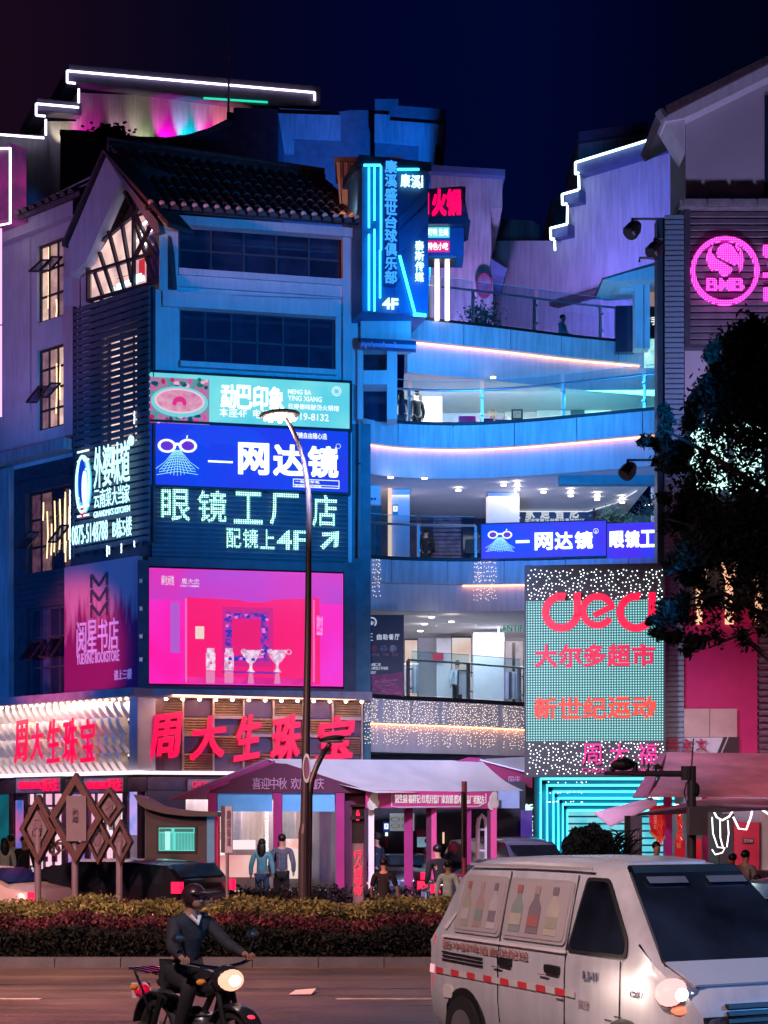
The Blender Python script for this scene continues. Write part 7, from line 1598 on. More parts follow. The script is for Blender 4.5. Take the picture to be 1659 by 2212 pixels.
# moped parked under the tent
t = thing('parked_scooter', 'scooter with a white rain cover parked under the tent', 'scooter', (X(915, 41.5), 41.5, GZ)); g = G(); x, y = X(915, 41.5), 41.5
for dx in (-.55, .55): g.tube([(x+dx, y-.05, GZ+.24), (x+dx, y+.05, GZ+.24)], .24, 16)
g.ob('wheel', blackm, t); g = G(); g.loft([[(x-.6, y-.12, GZ+.5), (x-.6, y+.12, GZ+.5), (x-.6, y, GZ+.75)], [(x, y-.14, GZ+.3), (x, y+.14, GZ+.3), (x, y, GZ+.5)], [(x+.35, y-.14, GZ+.35), (x+.35, y+.14, GZ+.35), (x+.3, y, GZ+1.0)]]); g.ob('body', plm, t); g = G(); g.tube([(x+.3, y-.3, GZ+1.05), (x+.35, y, GZ+1.0), (x+.3, y+.3, GZ+1.05)], .02); g.ob('handlebar', steel, t)
G().loft([[(x+.1, y-.32, GZ+.4), (x+.1, y+.32, GZ+.4), (x+.15, y, GZ+.6)], [(x+.5, y-.3, GZ+.45), (x+.5, y+.3, GZ+.45), (x+.42, y, GZ+.95)]]).ob('rain_cover', wht, t)
# ================================================================ planting
def leafcloud(pts, size, rng, flatn=False):
    """one small two-triangle leaf per point"""
    n = len(pts); P_ = np.array(pts); a = rng.normal(size=(n, 3)); a /= np.linalg.norm(a, axis=1)[:, None]; b = np.cross(a, rng.normal(size=(n, 3))); b /= np.linalg.norm(b, axis=1)[:, None]
    s = size*rng.uniform(.6, 1.3, n)[:, None]; c = np.cross(a, b)
    v = np.stack([P_-b*s, P_+a*s*.42+c*s*.12, P_+b*s, P_-a*s*.42+c*s*.12], 1).reshape(-1, 3); return v
def leafobj(name, pts, size, m, rng, parent=None, **props):
    v = leafcloud(pts, size, rng); org = ORG[parent.name] if parent is not None else (0, 0, 0); v = v-np.array(org); n = len(pts)
    me = bpy.data.meshes.new(name); me.vertices.add(4*n); me.vertices.foreach_set('co', v.ravel()); me.loops.add(4*n); me.loops.foreach_set('vertex_index', np.arange(4*n)); me.polygons.add(n); me.polygons.foreach_set('loop_start', np.arange(n)*4); me.polygons.foreach_set('loop_total', np.full(n, 4)); me.update(calc_edges=True); me.validate()
    me.materials.append(m); o = bpy.data.objects.new(name, me); COL.objects.link(o)
    if parent is not None: o.parent = parent
    ORG[o.name] = org
    for k, q in props.items(): o[k] = q
    return o
def leafm(name, c1, c2, rough=.5):
    m = bpy.data.materials.new(name); m.use_nodes = True; n = m.node_tree; b = n.nodes['Principled BSDF']; b.inputs['Roughness'].default_value = rough; b.inputs['Specular IOR Level'].default_value = .15
    t = n.nodes.new('ShaderNodeTexCoord'); nz = n.nodes.new('ShaderNodeTexNoise'); nz.inputs['Scale'].default_value = 2.2; nz.inputs['Detail'].default_value = 8; n.links.new(t.outputs['Object'], nz.inputs['Vector'])
    r = n.nodes.new('ShaderNodeMapRange'); r.inputs[1].default_value = .38; r.inputs[2].default_value = .62; n.links.new(nz.outputs[0], r.inputs[0]); mx = n.nodes.new('ShaderNodeMix'); mx.data_type = 'RGBA'; n.links.new(r.outputs[0], mx.inputs['Factor']); mx.inputs[6].default_value = c1; mx.inputs[7].default_value = c2; n.links.new(mx.outputs[2], b.inputs['Base Color']); return m
rng = np.random.default_rng(3)
def boxpts(n, x0, x1, y0, y1, ztop, zbot, wave=.05):
    x = rng.uniform(x0, x1, n); y = rng.uniform(y0, y1, n); top = ztop+wave*np.sin(x*2.3)+wave*.7*np.sin(x*5.1+1)+wave*np.abs(np.sin(x*3.7+y*4))*np.sin(y*9+x*1.7)+rng.normal(0, .03, n); z = top-(top-zbot)*rng.uniform(0, 1, n)**2.2; return np.stack([x, y, z], 1)
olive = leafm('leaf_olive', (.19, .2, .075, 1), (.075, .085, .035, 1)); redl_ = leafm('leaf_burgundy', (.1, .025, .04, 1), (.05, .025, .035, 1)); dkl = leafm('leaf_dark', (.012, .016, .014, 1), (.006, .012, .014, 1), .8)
leafobj('hedge', np.concatenate([boxpts(30000, -9.5, 4.5, 26.7, 28.2, .86, .35), boxpts(9000, -9.5, 4.5, 26.6, 26.9, .82, .4)]), .045, olive, rng, kind='stuff', **tagd('olive-green clipped hedge top along the central reservation', 'hedge'))
leafobj('flower_bed', np.concatenate([boxpts(26000, -9.5, 4.5, 26.05, 26.7, .66, .28), boxpts(9000, -9.5, 4.5, 26.0, 26.2, .6, .3)]), .04, redl_, rng, kind='stuff', **tagd('burgundy-leaved low plants in front of the olive hedge', 'ground cover'))
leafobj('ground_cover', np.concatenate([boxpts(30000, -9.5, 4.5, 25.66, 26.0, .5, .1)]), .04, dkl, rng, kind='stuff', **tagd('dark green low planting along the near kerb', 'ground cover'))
leafobj('flowers', boxpts(700, -9.5, 4.5, 26.05, 28.0, .84, .74), .016, mat('petal_pale', (.6, .5, .5, 1), .7), rng, kind='stuff', **tagd('scattered tiny pale flowers along the hedge top', 'flowers'))
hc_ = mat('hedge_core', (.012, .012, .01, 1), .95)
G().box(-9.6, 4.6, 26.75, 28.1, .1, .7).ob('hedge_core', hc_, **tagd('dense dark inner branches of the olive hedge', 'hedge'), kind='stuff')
# dark shrubs on the far side
g_ = []
for i in range(40):
    u = 480+i*11.5; x = X(u, 34.6); c = np.array([x, 34.6+rng.uniform(-.3, .3), .35]); r = rng.uniform(.3, .5); d = rng.normal(size=(260, 3)); d /= np.linalg.norm(d, axis=1)[:, None]; g_.append(c+d*r*rng.uniform(.7, 1.05, 260)[:, None]*np.array([1.3, 1, 1.1]))
leafobj('shrub_bed', np.concatenate(g_), .07, leafm('leaf_plumdark', (.035, .02, .035, 1), (.015, .02, .02, 1)), rng, kind='stuff', **tagd('row of dark plum shrubs before the tent and shop', 'shrubs'))
# round dark bush with a spiky plant by the gateway
t = thing('round_bush', 'big round dark clipped bush standing before the cyan gateway', 'bush', (X(1278, 33), 33, .1)); d = rng.normal(size=(5200, 3)); d /= np.linalg.norm(d, axis=1)[:, None]; c = np.array([X(1270, 33), 33, 1.62]); p = c+d*np.array([.5, .5, .47])*(1+.1*np.sin(d[:, :1]*7)*np.cos(d[:, 2:]*6))*rng.uniform(.9, 1.05, 5200)[:, None]
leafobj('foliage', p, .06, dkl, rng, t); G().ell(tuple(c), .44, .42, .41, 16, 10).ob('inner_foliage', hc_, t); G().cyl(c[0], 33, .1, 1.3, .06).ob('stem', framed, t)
t = thing('spiky_plant', 'small spiky leaved plant right of the round bush', 'plant', (X(1330, 32.6), 32.6, .1)); g = G(); random.seed(8)
for i in range(60):
    a = random.uniform(0, 6.28); L = random.uniform(.2, .42); q = Vector((X(1335, 32.6)+random.uniform(-.18, .18), 32.6, random.uniform(1.3, 1.8))); g.tube([q, q+Vector((math.cos(a)*L*.5, math.sin(a)*L*.4, L*.6)), q+Vector((math.cos(a)*L, math.sin(a)*L*.6, L*.75))], [.012, .02, .003], 4)
g.ob('leaf', dkl, t); g = G(); g.cyl(X(1335, 32.6), 32.6, .1, 1.6, .05); g.ob('stem', framed, t)
# terrace potted plants
for u, y, lab in ((1040, 51.5, 'potted shrub on the topmost terrace beneath the round sign'), (1418, 49.5, 'leafy potted plant on the second gallery above the blue LED banner'), (1325, 51.5, 'potted greenery left of the right end of the second gallery')):
    zz = 17.1 if y == 51.5 and u < 1100 else 9.75; t = thing('potted_plant', lab, 'plant', (X(u, y), y, zz)); hh = .45 if zz > 12 else 1.55
    G().cyl(X(u, y), y, zz, zz+.3, .16, 12, .2).ob('pot', plaster_dark, t); G().cyl(X(u, y), y, zz+.3, zz+hh, .025, 6).ob('stem', framed, t)
    p = np.array([X(u, y), y, zz+hh+.1])+rng.normal(size=(500, 3))*np.array([.28, .2, .2]); leafobj('foliage', p, .07, leafm('leaf_terrace', (.06, .14, .1, 1), (.03, .07, .06, 1)), rng, t)
# ================================================================ street tree on the right
t = thing('street_tree', 'big dark broadleaf tree on the right hiding part of the lit wall', 'tree', (X(1600, 30), 30, .1)); g = G(); Yt = 30
q = lambda u, v, dy=0: Vector(P(u, v, Yt+dy))
g.tube([(X(1700, Yt), Yt, .1), q(1698, 1700), q(1694, 1450), q(1690, 1250), q(1684, 1050), q(1672, 850)], [.24, .2, .16, .12, .08, .03], 10); g.ob('trunk', mat('bark', (.04, .03, .03, 1), .9, var=.3, bump=.6, bscale=14), t)
g = G()
for a, b, c_ in (((1692, 1450), (1600, 1370), (1530, 1400)), ((1690, 1350), (1560, 1280), (1470, 1300)), ((1690, 1230), (1540, 1150), (1440, 1120)), ((1688, 1200), (1700, 1050), (1740, 900)), ((1686, 1080), (1530, 980), (1440, 930)), ((1678, 950), (1580, 850), (1550, 760)), ((1691, 1300), (1720, 1300), (1760, 1350)), ((1692, 1400), (1640, 1340), (1600, 1380))):
    g.tube([q(*a), q(*b, random.uniform(-.6, .6)), q(*c_, random.uniform(-1, 1))], [.07, .045, .015], 6)
g.ob('branch', mat('bark', (.04, .03, .03, 1), .9), t)
# crown: clumps measured from the outline
cl = [(1620, 740, 55), (1590, 790, 70), (1650, 760, 80), (1560, 840, 60), (1620, 860, 90), (1690, 850, 90), (1540, 760, 25), (1500, 900, 40), (1545, 930, 60), (1600, 960, 80), (1680, 980, 90), (1430, 905, 25), (1440, 950, 32), (1410, 965, 26), (1470, 985, 45), (1530, 1020, 70), (1620, 1060, 90), (1700, 1080, 90), (1440, 1000, 28), (1500, 1090, 60), (1580, 1140, 80), (1660, 1180, 90), (1430, 1085, 20), (1480, 1160, 45), (1540, 1200, 60), (1620, 1240, 70), (1700, 1280, 70), (1455, 1130, 30), (1490, 1240, 50), (1455, 1305, 36), (1432, 1335, 30), (1425, 1372, 24), (1470, 1330, 40), (1520, 1300, 55), (1580, 1310, 45), (1650, 1340, 40), (1530, 1370, 40), (1500, 1385, 30), (1610, 1375, 30), (1450, 1225, 30), (1460, 1370, 26), (1385, 955, 14), (1412, 1345, 16)]
pts = []
for (u, v, r) in cl:
    c = np.array(P(u, v, Yt+rng.uniform(-1.2, 1.2))); R = r/FP*Yt; thin = any((u-a)**2+(v-b)**2 < q_*q_ for a, b, q_ in ((1545, 970, 75), (1620, 1010, 70), (1560, 1040, 70), (1545, 1300, 75), (1620, 1300, 80))); nn = int((60+r*r*.62)*(.24 if thin else .85))
    for _ in range(max(3, int(r/7))):   # sub-clumps leave gaps between them
        d = rng.normal(size=3); d /= np.linalg.norm(d); cc = c+d*R*rng.uniform(.2, .95)*np.array([1, 1.2, .9]); m_ = nn//max(3, int(r/7)); e_ = rng.normal(size=(m_, 3))*R*.22; pts.append(cc+e_)
leafobj('crown', np.concatenate(pts), .062, leafm('leaf_tree', (.018, .02, .015, 1), (.008, .012, .01, 1), .6), rng, t)
# ================================================================ white van, near right
VO = Vector((.43, 16.2, 0)); VA = Vector((.434, -.90, 0)).normalized(); VW = Vector((.90, .434, 0)).normalized()
van = thing('delivery_van', 'white minivan with advert panels and lit headlight driving in the near right foreground', 'van', tuple(VO+VW*.8))
VWd = 1.62
def vp(a, w, z): q = VO+VA*a+VW*w; return (q.x, q.y, z)
def inset(z): return 0.02 if z < .5 else 0 if z < 1.1 else (z-1.1)/.8*.17
vw = mat('van_white', (.56, .56, .6, 1), .3, spec=.6, var=.13, scale=2.2, streak=.12); vg = mat('van_glass', (.012, .018, .03, 1), .05, spec=1, var=.8, scale=1.4); vroof = mat('van_roof', (.4, .42, .46, 1), .2, spec=.8, var=.05)  # mottled glass colour stands in for vague reflections
def section(a, zl, zt, tight=0, dz=0, w=0):
    rows = []; zb_ = min(1.15, zt-.04)
    prof = [(zl, .10+w), (zl+.12, .03+w), (.62, 0+w), (zb_*.93, w+.005), (zb_, inset(zb_)+w+.01), ((zb_+zt)/2, inset((zb_+zt)/2)+w), (zt-.12, inset(zt-.12)+.01+w), (zt-.04, inset(zt)+.07+w), (zt, inset(zt)+.24+w)]
    L_ = [vp(a, x, z) for z, x in prof]; R_ = [vp(a, VWd-x, z) for z, x in reversed(prof)]; return L_+R_
secs = [section(.0, .32, 1.0, w=.04), section(.03, .28, 1.12, w=.01), section(.2, .25, 1.45), section(.42, .24, 1.82), section(.56, .24, 1.89), section(1.5, .24, 1.93), section(2.3, .24, 1.935), section(2.8, .24, 1.91), section(3.0, .24, 1.87), section(3.22, .24, 1.68), section(3.5, .24, 1.42), section(3.74, .24, 1.18), section(3.9, .25, 1.08, w=.03), section(4.06, .28, .96, w=.1), section(4.12, .34, .8, w=.2)]
g = G(); g.loft(secs); g.ob('body', vw, van, smooth=True)
# roof skin
g = G(); 
for a0, a1, z0_, z1_ in ((.62, 1.5, 1.897, 1.937), (1.5, 2.3, 1.937, 1.942), (2.3, 2.8, 1.942, 1.918)): g.hexa([vp(a0, .42, z0_-.01), vp(a1, .42, z1_-.01), vp(a1, VWd-.42, z1_-.01), vp(a0, VWd-.42, z0_-.01)], [vp(a0, .42, z0_+.006), vp(a1, .42, z1_+.006), vp(a1, VWd-.42, z1_+.006), vp(a0, VWd-.42, z0_+.006)])
g.ob('roof_panel', vroof, van)
def side(pts, d, m, nm, parent=None, th=.012, sub=1):
    """a panel that follows the van's near side; pts are (along, z)"""
    g = G(); n = len(pts); f = [vp(a, inset(z)-d, z) for a, z in pts]; b = [vp(a, inset(z)-d+th, z) for a, z in pts]
    g.add(f+b, [tuple(range(n)), tuple(range(2*n-1, n-1, -1))]+[(i, i+n, (i+1) % n+n, (i+1) % n) for i in range(n)]); return g.ob(nm, m, parent or van)
def arcs(pts, r=.07, n=4):
    o = []
    for i in range(len(pts)):
        p0, p1, p2 = Vector(pts[i-1]), Vector(pts[i]), Vector(pts[(i+1) % len(pts)]); a = p1+(p0-p1).normalized()*r; b = p1+(p2-p1).normalized()*r
        for k in range(n+1): t_ = k/n; o.append(tuple((a*(1-t_)**2)+p1*(2*t_*(1-t_))+b*t_*t_))
    return o
seal = mat('rubber_seal', (.02, .02, .02, 1), .6)
side(arcs([(2.5, 1.17), (2.62, 1.79), (2.95, 1.79), (3.36, 1.32), (3.38, 1.17)], .05), .012, seal, 'window_seal'); side(arcs([(2.54, 1.2), (2.65, 1.76), (2.94, 1.76), (3.32, 1.31), (3.34, 1.2)], .05), .02, vg, 'driver_window')
adp = mat('advert_panel', (.46, .4, .41, 1), .45, var=.06, scale=2)
for a0, a1 in ((.5, 1.32), (1.42, 2.42)):
    side(arcs([(a0-.03, 1.21), (a0+.06 if a0 < 1 else a0-.03, 1.75), (a1+.03, 1.75), (a1+.03, 1.21)], .06), .012, mat('van_trim', (.45, .4, .4, 1), .3), 'panel_surround'); side(arcs([(a0, 1.24), (a0+.07 if a0 < 1 else a0, 1.72), (a1, 1.72), (a1, 1.24)], .05), .02, adp, 'advert_panel')
random.seed(12)
cols = [mat('bottle_olive', (.4, .37, .3, 1), .5), mat('bottle_brown', (.42, .3, .28, 1), .5), mat('bottle_pale', (.52, .47, .47, 1), .5), mat('bottle_green', (.27, .32, .3, 1), .5), mat('bottle_dark', (.24, .2, .23, 1), .5), mat('bottle_cream', (.52, .46, .38, 1), .5), mat('label_red', (.42, .16, .15, 1), .5)]
for a0, n_, base in ((.6, 3, 0), (1.5, 3, 3)):
    for i in range(n_):
        a = a0+i*(.25 if base == 0 else .3); w_ = .15 if base == 0 else .2
        pts = [(a, 1.28), (a, 1.5), (a+w_*.3, 1.58), (a+w_*.3, 1.68), (a+w_*.7, 1.68), (a+w_*.7, 1.58), (a+w_, 1.5), (a+w_, 1.28)]
        b = side(pts, .025, cols[(base+i) % 6], 'bottle_print', th=.004); side([(a+.01, 1.34), (a+.01, 1.44), (a+w_-.01, 1.44), (a+w_-.01, 1.34)], .029, cols[(i+2+base) % 7], 'label_print', th=.003)
        side([(a+w_*.28, 1.62), (a+w_*.28, 1.69), (a+w_*.72, 1.69), (a+w_*.72, 1.62)], .029, cols[[6, 1, 4][i % 3]], 'cap_print', th=.003)
# sliding rail, belt crease, vents, stripe
side([(.3, 1.15), (.3, 1.175), (2.5, 1.175), (2.5, 1.15)], .02, mat('trim_bright', (.75, .68, .68, 1), .25), 'belt_moulding'); side([(.6, 1.835), (.6, 1.86), (2.7, 1.87), (2.7, 1.845)], .03, mat('van_trim', (.45, .4, .4, 1), .3), 'gutter')
for k in range(3): side([(.3, 1.0-k*.035), (.3, 1.015-k*.035), (1.08, 1.005-k*.035), (1.08, .99-k*.035)], .012, blackm, 'vent')
red = mat('tape_red', (.5, .04, .05, 1), .4, emis='ff3040', es=.12); gryt = mat('tape_white', (.65, .62, .6, 1), .4)
for k in range(16): side([(.18+k*.155, .80), (.18+k*.155, .855), (.18+k*.155+.145, .85), (.18+k*.155+.145, .795)], .014, red if k % 2 == 0 else gryt, 'reflective_tape', th=.006)
g = G()
for p_ in (((1.36, .45), (1.36, 1.8)), ((2.48, .35), (2.48, 1.8))):
    (a, z0_), (b, z1_) = p_
    g2 = [(z, inset(z)) for z in np.linspace(z0_, z1_, 8)]
    g.tube([vp(a, i_-.004, z) for z, i_ in g2], .006, 4)
g.tube([vp(a_, -.003, .42) for a_ in (1.36, 2.48)], .006, 4); g.tube([vp(3.3, inset(z)-.004, z) for z in (.5, .8, 1.15)], .006, 4); g.ob('door_seam', blackm, van)
for a in (1.5, 2.3): 
    h_ = side(arcs([(a-.11, .97), (a-.11, 1.04), (a+.11, 1.035), (a+.11, .965)], .02), .03, blackm, 'door_handle', th=.035)
    side([(a-.2, .945), (a-.2, .955), (a-.05, .952), (a-.05, .942)], .034, mat('chrome', (.8, .8, .82, 1), .1, metal=1), 'handle_trim')
f_v = Frame(VO.x, VO.y, (VO+VA).x, (VO+VA).y)
def vtext(body, a0, a1, z0_, z1_, m, bold=.01, parent=None):
    g = G(); letters(g, body, f_v, a0, a1, z0_, z1_, .008, .006, bold); g.ob('lettering', m, parent or van)
vtext('LHI', 2.78, 2.98, .96, 1.03, mat('letter_bluegrey', (.18, .2, .32, 1), .5), .03); vtext('CX7', 3.46, 3.6, .88, .93, mat('letter_bluegrey', (.18, .2, .32, 1), .5)); 
vtext('腾冲鲜啤酒直供配送', .32, 1.9, 1.04, 1.12, mat('letter_rust', (.45, .2, .17, 1), .5), .0); vtext('货运', 2.7, 2.86, .72, .79, mat('letter_mauve', (.4, .32, .38, 1), .5))
# windscreen
def vf(a0, z0_, a1, z1_, w0, w1, w2, w3, m, nm, off_=.015, th=.015):
    n_ = Vector((VA.x*(z0_-z1_), VA.y*(z0_-z1_), (a1-a0))).normalized(); n_ = n_ if n_.z > 0 else -n_
    P0 = [Vector(vp(a0, w0, z0_)), Vector(vp(a0, w1, z0_)), Vector(vp(a1, w2, z1_)), Vector(vp(a1, w3, z1_))]
    g = G(); g.hexa([tuple(p+n_*(off_-th)) for p in P0], [tuple(p+n_*off_) for p in P0]); return g.ob(nm, m, van)
vf(2.99, 1.875, 3.76, 1.165, .28, VWd-.28, VWd-.08, .08, vg, 'windscreen', .03, .03)
vf(3.0, 1.866, 3.06, 1.81, .3, VWd-.3, VWd-.29, .29, mat('sunband', (.02, .04, .06, 1), .2), 'sun_band', .036, .004)
for w0 in (.36, .95): vf(3.12, 1.78, 3.18, 1.73, w0, w0+.38, w0+.38, w0, mat('visor_grey', (.12, .14, .18, 1), .4), 'sun_visor', .035, .004)
g = G(); g.tube([vp(3.72, .45, 1.215), vp(3.6, .75, 1.32), vp(3.45, 1.0, 1.45)], .012, 5); g.tube([vp(3.74, .9, 1.2), vp(3.66, 1.2, 1.28), vp(3.52, 1.38, 1.4)], .012, 5); g.ob('wiper', blackm, van)
# bonnet sheet, headlights, grille, bumper, mirror
vf(3.77, 1.16, 4.02, 1.0, .1, VWd-.1, VWd-.2, .2, mat('bonnet_blue_sheen', (.45, .5, .56, 1), .16, spec=.9, var=.04), 'bonnet', .022, .02)  # bluish base colour carries the blue reflected on the white bonnet
hlm = emi('headlamp', 'ffeee8', 7); hs_ = mat('lamp_bezel', (.55, .45, .45, 1), .12, metal=.5)
for w0 in (.02, VWd-.34):
    g = G(); c = Vector(vp(3.9, w0+(.12 if w0 < 1 else .22), .93)); M_ = Matrix((VA, VW, Vector((0, 0, 1)))).transposed(); g.ell(tuple(c), .15, .2, .13, 18, 12, M_); hl_ = g.ob('headlight', hs_, van, smooth=True)
    g = G(); c2 = Vector(vp(3.95, w0+(.05 if w0 < 1 else .29), .95)); g.ell(tuple(c2), .12, .085, .07, 16, 10, M_); g.ob('bulb', hlm, hl_, smooth=True)
    g = G(); g.ell(tuple(c2-VA*.03), .125, .15, .115, 18, 12, M_); g.ob('lens', emi('headlamp_halo', 'ffb8b4', 1.5), hl_, smooth=True)  # outer glowing shell imitates the soft halo round the bulb
    g = G(); g.ell(vp(3.97, w0+(.13 if w0 < 1 else .2), .83), .09, .13, .05, 12, 8, M_); g.ob('indicator', emi('indicator_amber', 'ff8060', 1.4), hl_, smooth=True)
lamp('SPOT', 'van_headlight_beam', vp(4.3, .25, .9), vp(8, .25, .2), 'ffe8e0', 400, .06, 80, .6)
for k in range(5): G().hexa([vp(4.07, .42, .62+k*.055), vp(4.15, .42, .62+k*.055), vp(4.15, VWd-.42, .62+k*.055), vp(4.07, VWd-.42, .62+k*.055)], [vp(4.05, .42, .65+k*.055), vp(4.14, .42, .65+k*.055), vp(4.14, VWd-.42, .65+k*.055), vp(4.05, VWd-.42, .65+k*.055)]).ob('grille_bar', blackm, van)
G().hexa([vp(3.9, .06, .3), vp(4.22, .22, .3), vp(4.22, VWd-.22, .3), vp(3.9, VWd-.06, .3)], [vp(3.9, .03, .58), vp(4.2, .2, .58), vp(4.2, VWd-.2, .58), vp(3.9, VWd-.03, .58)]).ob('bumper', vw, van, bevel=.04)
G().ell(vp(3.98, .04, .56), .06, .03, .04, 10, 6).ob('fog_reflector', mat('reflector_red', (.6, .03, .06, 1), .3, emis='ff1040', es=.5), van)
# rear lights, rear pillar, wheels
tlm = emi('van_tail', 'f01050', .8)
G().hexa([vp(.0, .03, .64), vp(.07, -.004, .64), vp(.08, .08, .64), vp(-.01, .14, .64)], [vp(.07, .035, 1.16), vp(.12, .008, 1.16), vp(.14, .12, 1.16), vp(.06, .16, 1.16)]).ob('tail_light', tlm, van, bevel=.02)
G().hexa([vp(-.01, .02, .79), vp(.1, -.008, .79), vp(.12, .08, .79), vp(-.02, .13, .79)], [vp(.0, .02, .87), vp(.11, -.006, .87), vp(.13, .09, .87), vp(-.01, .13, .87)]).ob('reversing_light', emi('lamp_pinkwhite', 'ffb0b8', 1.1), van)
side([(.28, 1.24), (.46, 1.38), (.5, 1.38), (.34, 1.22)], .012, mat('trim_bright', (.75, .68, .68, 1), .25), 'pillar_trim')
side(arcs([(.32, .58), (.32, .7), (.5, .7), (.5, .58)], .04), .01, mat('filler_cap', (.75, .68, .66, 1), .2), 'filler_flap')
for a, in ((.72,), (3.38,)):
    for w0 in (-.03, VWd-.17):
        g = G(); g.tube([vp(a, w0, .31), vp(a, w0+.2, .31)], .31, 28); wh_ = g.ob('wheel', mat('tyre', (.015, .015, .017, 1), .8, var=.2), van); g = G(); g.tube([vp(a, w0-.006, .31), vp(a, w0+.05, .31)], [.19, .18], 20); rr = g.ob('rim', mat('rim_grey', (.3, .3, .32, 1), .35, metal=.6), wh_)
    g = G(); n = 18; vs = []
    for i in range(n+1): an = math.pi*i/n; vs.append((a+.39*math.cos(an), .31+.39*math.sin(an)))
    side([(a+.39, .22)]+vs+[(a-.39, .22)], .008, blackm, 'wheel_arch', th=.05)
for k, (a, z) in enumerate(((2.36, .76), (3.1, .66), (3.24, .7))): side([(a, z), (a, z+.012), (a+.1, z+.01), (a+.1, z)], .014, mat('chrome', (.8, .8, .82, 1), .1, metal=1), 'trim_clip')
# ================================================================ motorcycle and rider, near left
MO = Vector((X(424, 15.1), 15.1, 0)); MA = Vector((.62, -.785, 0)).normalized(); MW = Vector((.785, .62, 0)).normalized()
mc = thing('motorcycle', 'dark motorcycle with glowing headlight and rear rack crossing the near road', 'motorcycle', tuple(MO)); mc_m = mat('moto_black', (.015, .015, .02, 1), .25, spec=.8, var=.1); mred = mat('moto_red', (.35, .015, .03, 1), .25, spec=.8)
def mp(a, w, z): q = MO+MA*a+MW*w; return (q.x, q.y, z)
chrome = mat('chrome', (.8, .8, .82, 1), .1, metal=1)
MMx = Matrix((MA, MW, Vector((0, 0, 1)))).transposed()
for a in (-.62, .64):
    g = G(); n = 28; secs = []
    for i in range(n): an = 2*math.pi*i/n; secs.append([mp(a+(.29+.045*math.cos(b))*math.cos(an), .05*math.sin(b), .3+(.29+.045*math.cos(b))*math.sin(an)-.03) for b in [k*math.pi/3 for k in range(6)]])
    secs.append(secs[0]); g.loft(secs, caps=False); w_ = g.ob('wheel', mat('tyre', (.015, .015, .017, 1), .8), mc, smooth=True)
    g = G(); [g.tube([mp(a, 0, .27), mp(a+.26*math.cos(i*math.pi/3), 0, .27+.26*math.sin(i*math.pi/3))], .012, 5) for i in range(6)]; g.tube([mp(a, -.06, .27), mp(a, .06, .27)], .05, 10); g.ob('rim', steel, w_)
g = G(); g.tube([mp(.64, -.07, .27), mp(.42, -.08, .92)], .025, 8); g.tube([mp(.64, .07, .27), mp(.42, .08, .92)], .025, 8); g.tube([mp(-.62, -.09, .27), mp(-.1, -.1, .32)], .025); g.tube([mp(-.62, .09, .27), mp(-.1, .1, .32)], .025); g.tube([mp(.42, 0, .9), mp(.1, 0, .5), mp(-.1, 0, .35), mp(-.5, 0, .62)], .03); g.tube([mp(-.6, -.11, .3), mp(-.42, -.12, .64)], .03); g.tube([mp(-.6, .11, .3), mp(-.42, .12, .64)], .03); g.ob('frame', darkm, mc)
g = G(); M3 = MMx; g.ell(mp(.14, 0, .80), .27, .14, .13, 16, 10, M3); g.ob('tank', mc_m, mc, smooth=True)
g = G(); g.ell(mp(-.28, 0, .76), .36, .14, .07, 16, 8, M3); g.ob('saddle', mat('saddle_black', (.012, .012, .014, 1), .6), mc, smooth=True)
g = G(); g.ell(mp(.02, 0, .42), .2, .13, .17, 14, 10, M3); g.tube([mp(.1, -.1, .32), mp(-.3, -.17, .26), mp(-.7, -.17, .34)], [.035, .04, .05], 10); g.ob('engine', mat('engine_grey', (.12, .12, .13, 1), .35, metal=.7), mc, smooth=True)
g = G(); [g.box(0, 0, 0, 0, 0, 0) for _ in range(0)]; [g.ell(mp(.02, 0, .34+i*.045), .19, .15, .012, 12, 4, M3) for i in range(5)]; g.ob('cooling_fin', steel, mc)
g = G(); g.tube([mp(.34, -.38, 1.02), mp(.4, -.22, .98), mp(.42, 0, .95), mp(.4, .22, .98), mp(.34, .38, 1.02)], .018, 8); g.ob('handlebar', chrome, mc)
g = G(); g.ell(mp(.5, 0, .86), .13, .15, .13, 16, 10, M3); hb = g.ob('headlight', mc_m, mc, smooth=True); g = G(); g.ell(mp(.56, 0, .86), .09, .13, .1, 16, 10, M3); g.ob('lens', emi('moto_headlamp_halo', 'ffb898', 1.5), hb, smooth=True); g = G(); g.ell(mp(.58, 0, .86), .085, .085, .065, 16, 10, M3); g.ob('bulb', emi('moto_headlamp', 'fff0e0', 8), hb, smooth=True)  # lens shell glows to imitate soft glare round the bulb
lamp('SPOT', 'motorcycle_headlight_beam', mp(.75, 0, .86), mp(4, 0, .3), 'ffe0d0', 350, .06, 80, .6)
g = G(); n = 10
for sd in (-1,): pass
secs = []
for i in range(n): an = math.radians(20+i*14); secs.append([mp(.64+.38*math.cos(an), w, .27+.38*math.sin(an)+(.02 if abs(w) < .01 else 0)) for w in (-.08, 0, .08)]+[mp(.64+.36*math.cos(an), w, .27+.36*math.sin(an)) for w in (.08, 0, -.08)])
g.loft(secs); g.ob('front_mudguard', mc_m, mc, smooth=True)
G().ell(mp(.86, 0, .56), .06, .05, .025, 10, 6, M3).ob('reflector', emi('refl_red', 'ff3050', 1.4), mc)
secs = []
g = G()
for i in range(n): an = math.radians(50+i*13); secs.append([mp(-.62+.38*math.cos(an), w, .27+.4*math.sin(an)+(.02 if abs(w) < .01 else 0)) for w in (-.09, 0, .09)]+[mp(-.62+.36*math.cos(an), w, .27+.38*math.sin(an)) for w in (.09, 0, -.09)])
g.loft(secs); g.ob('rear_mudguard', mc_m, mc, smooth=True)
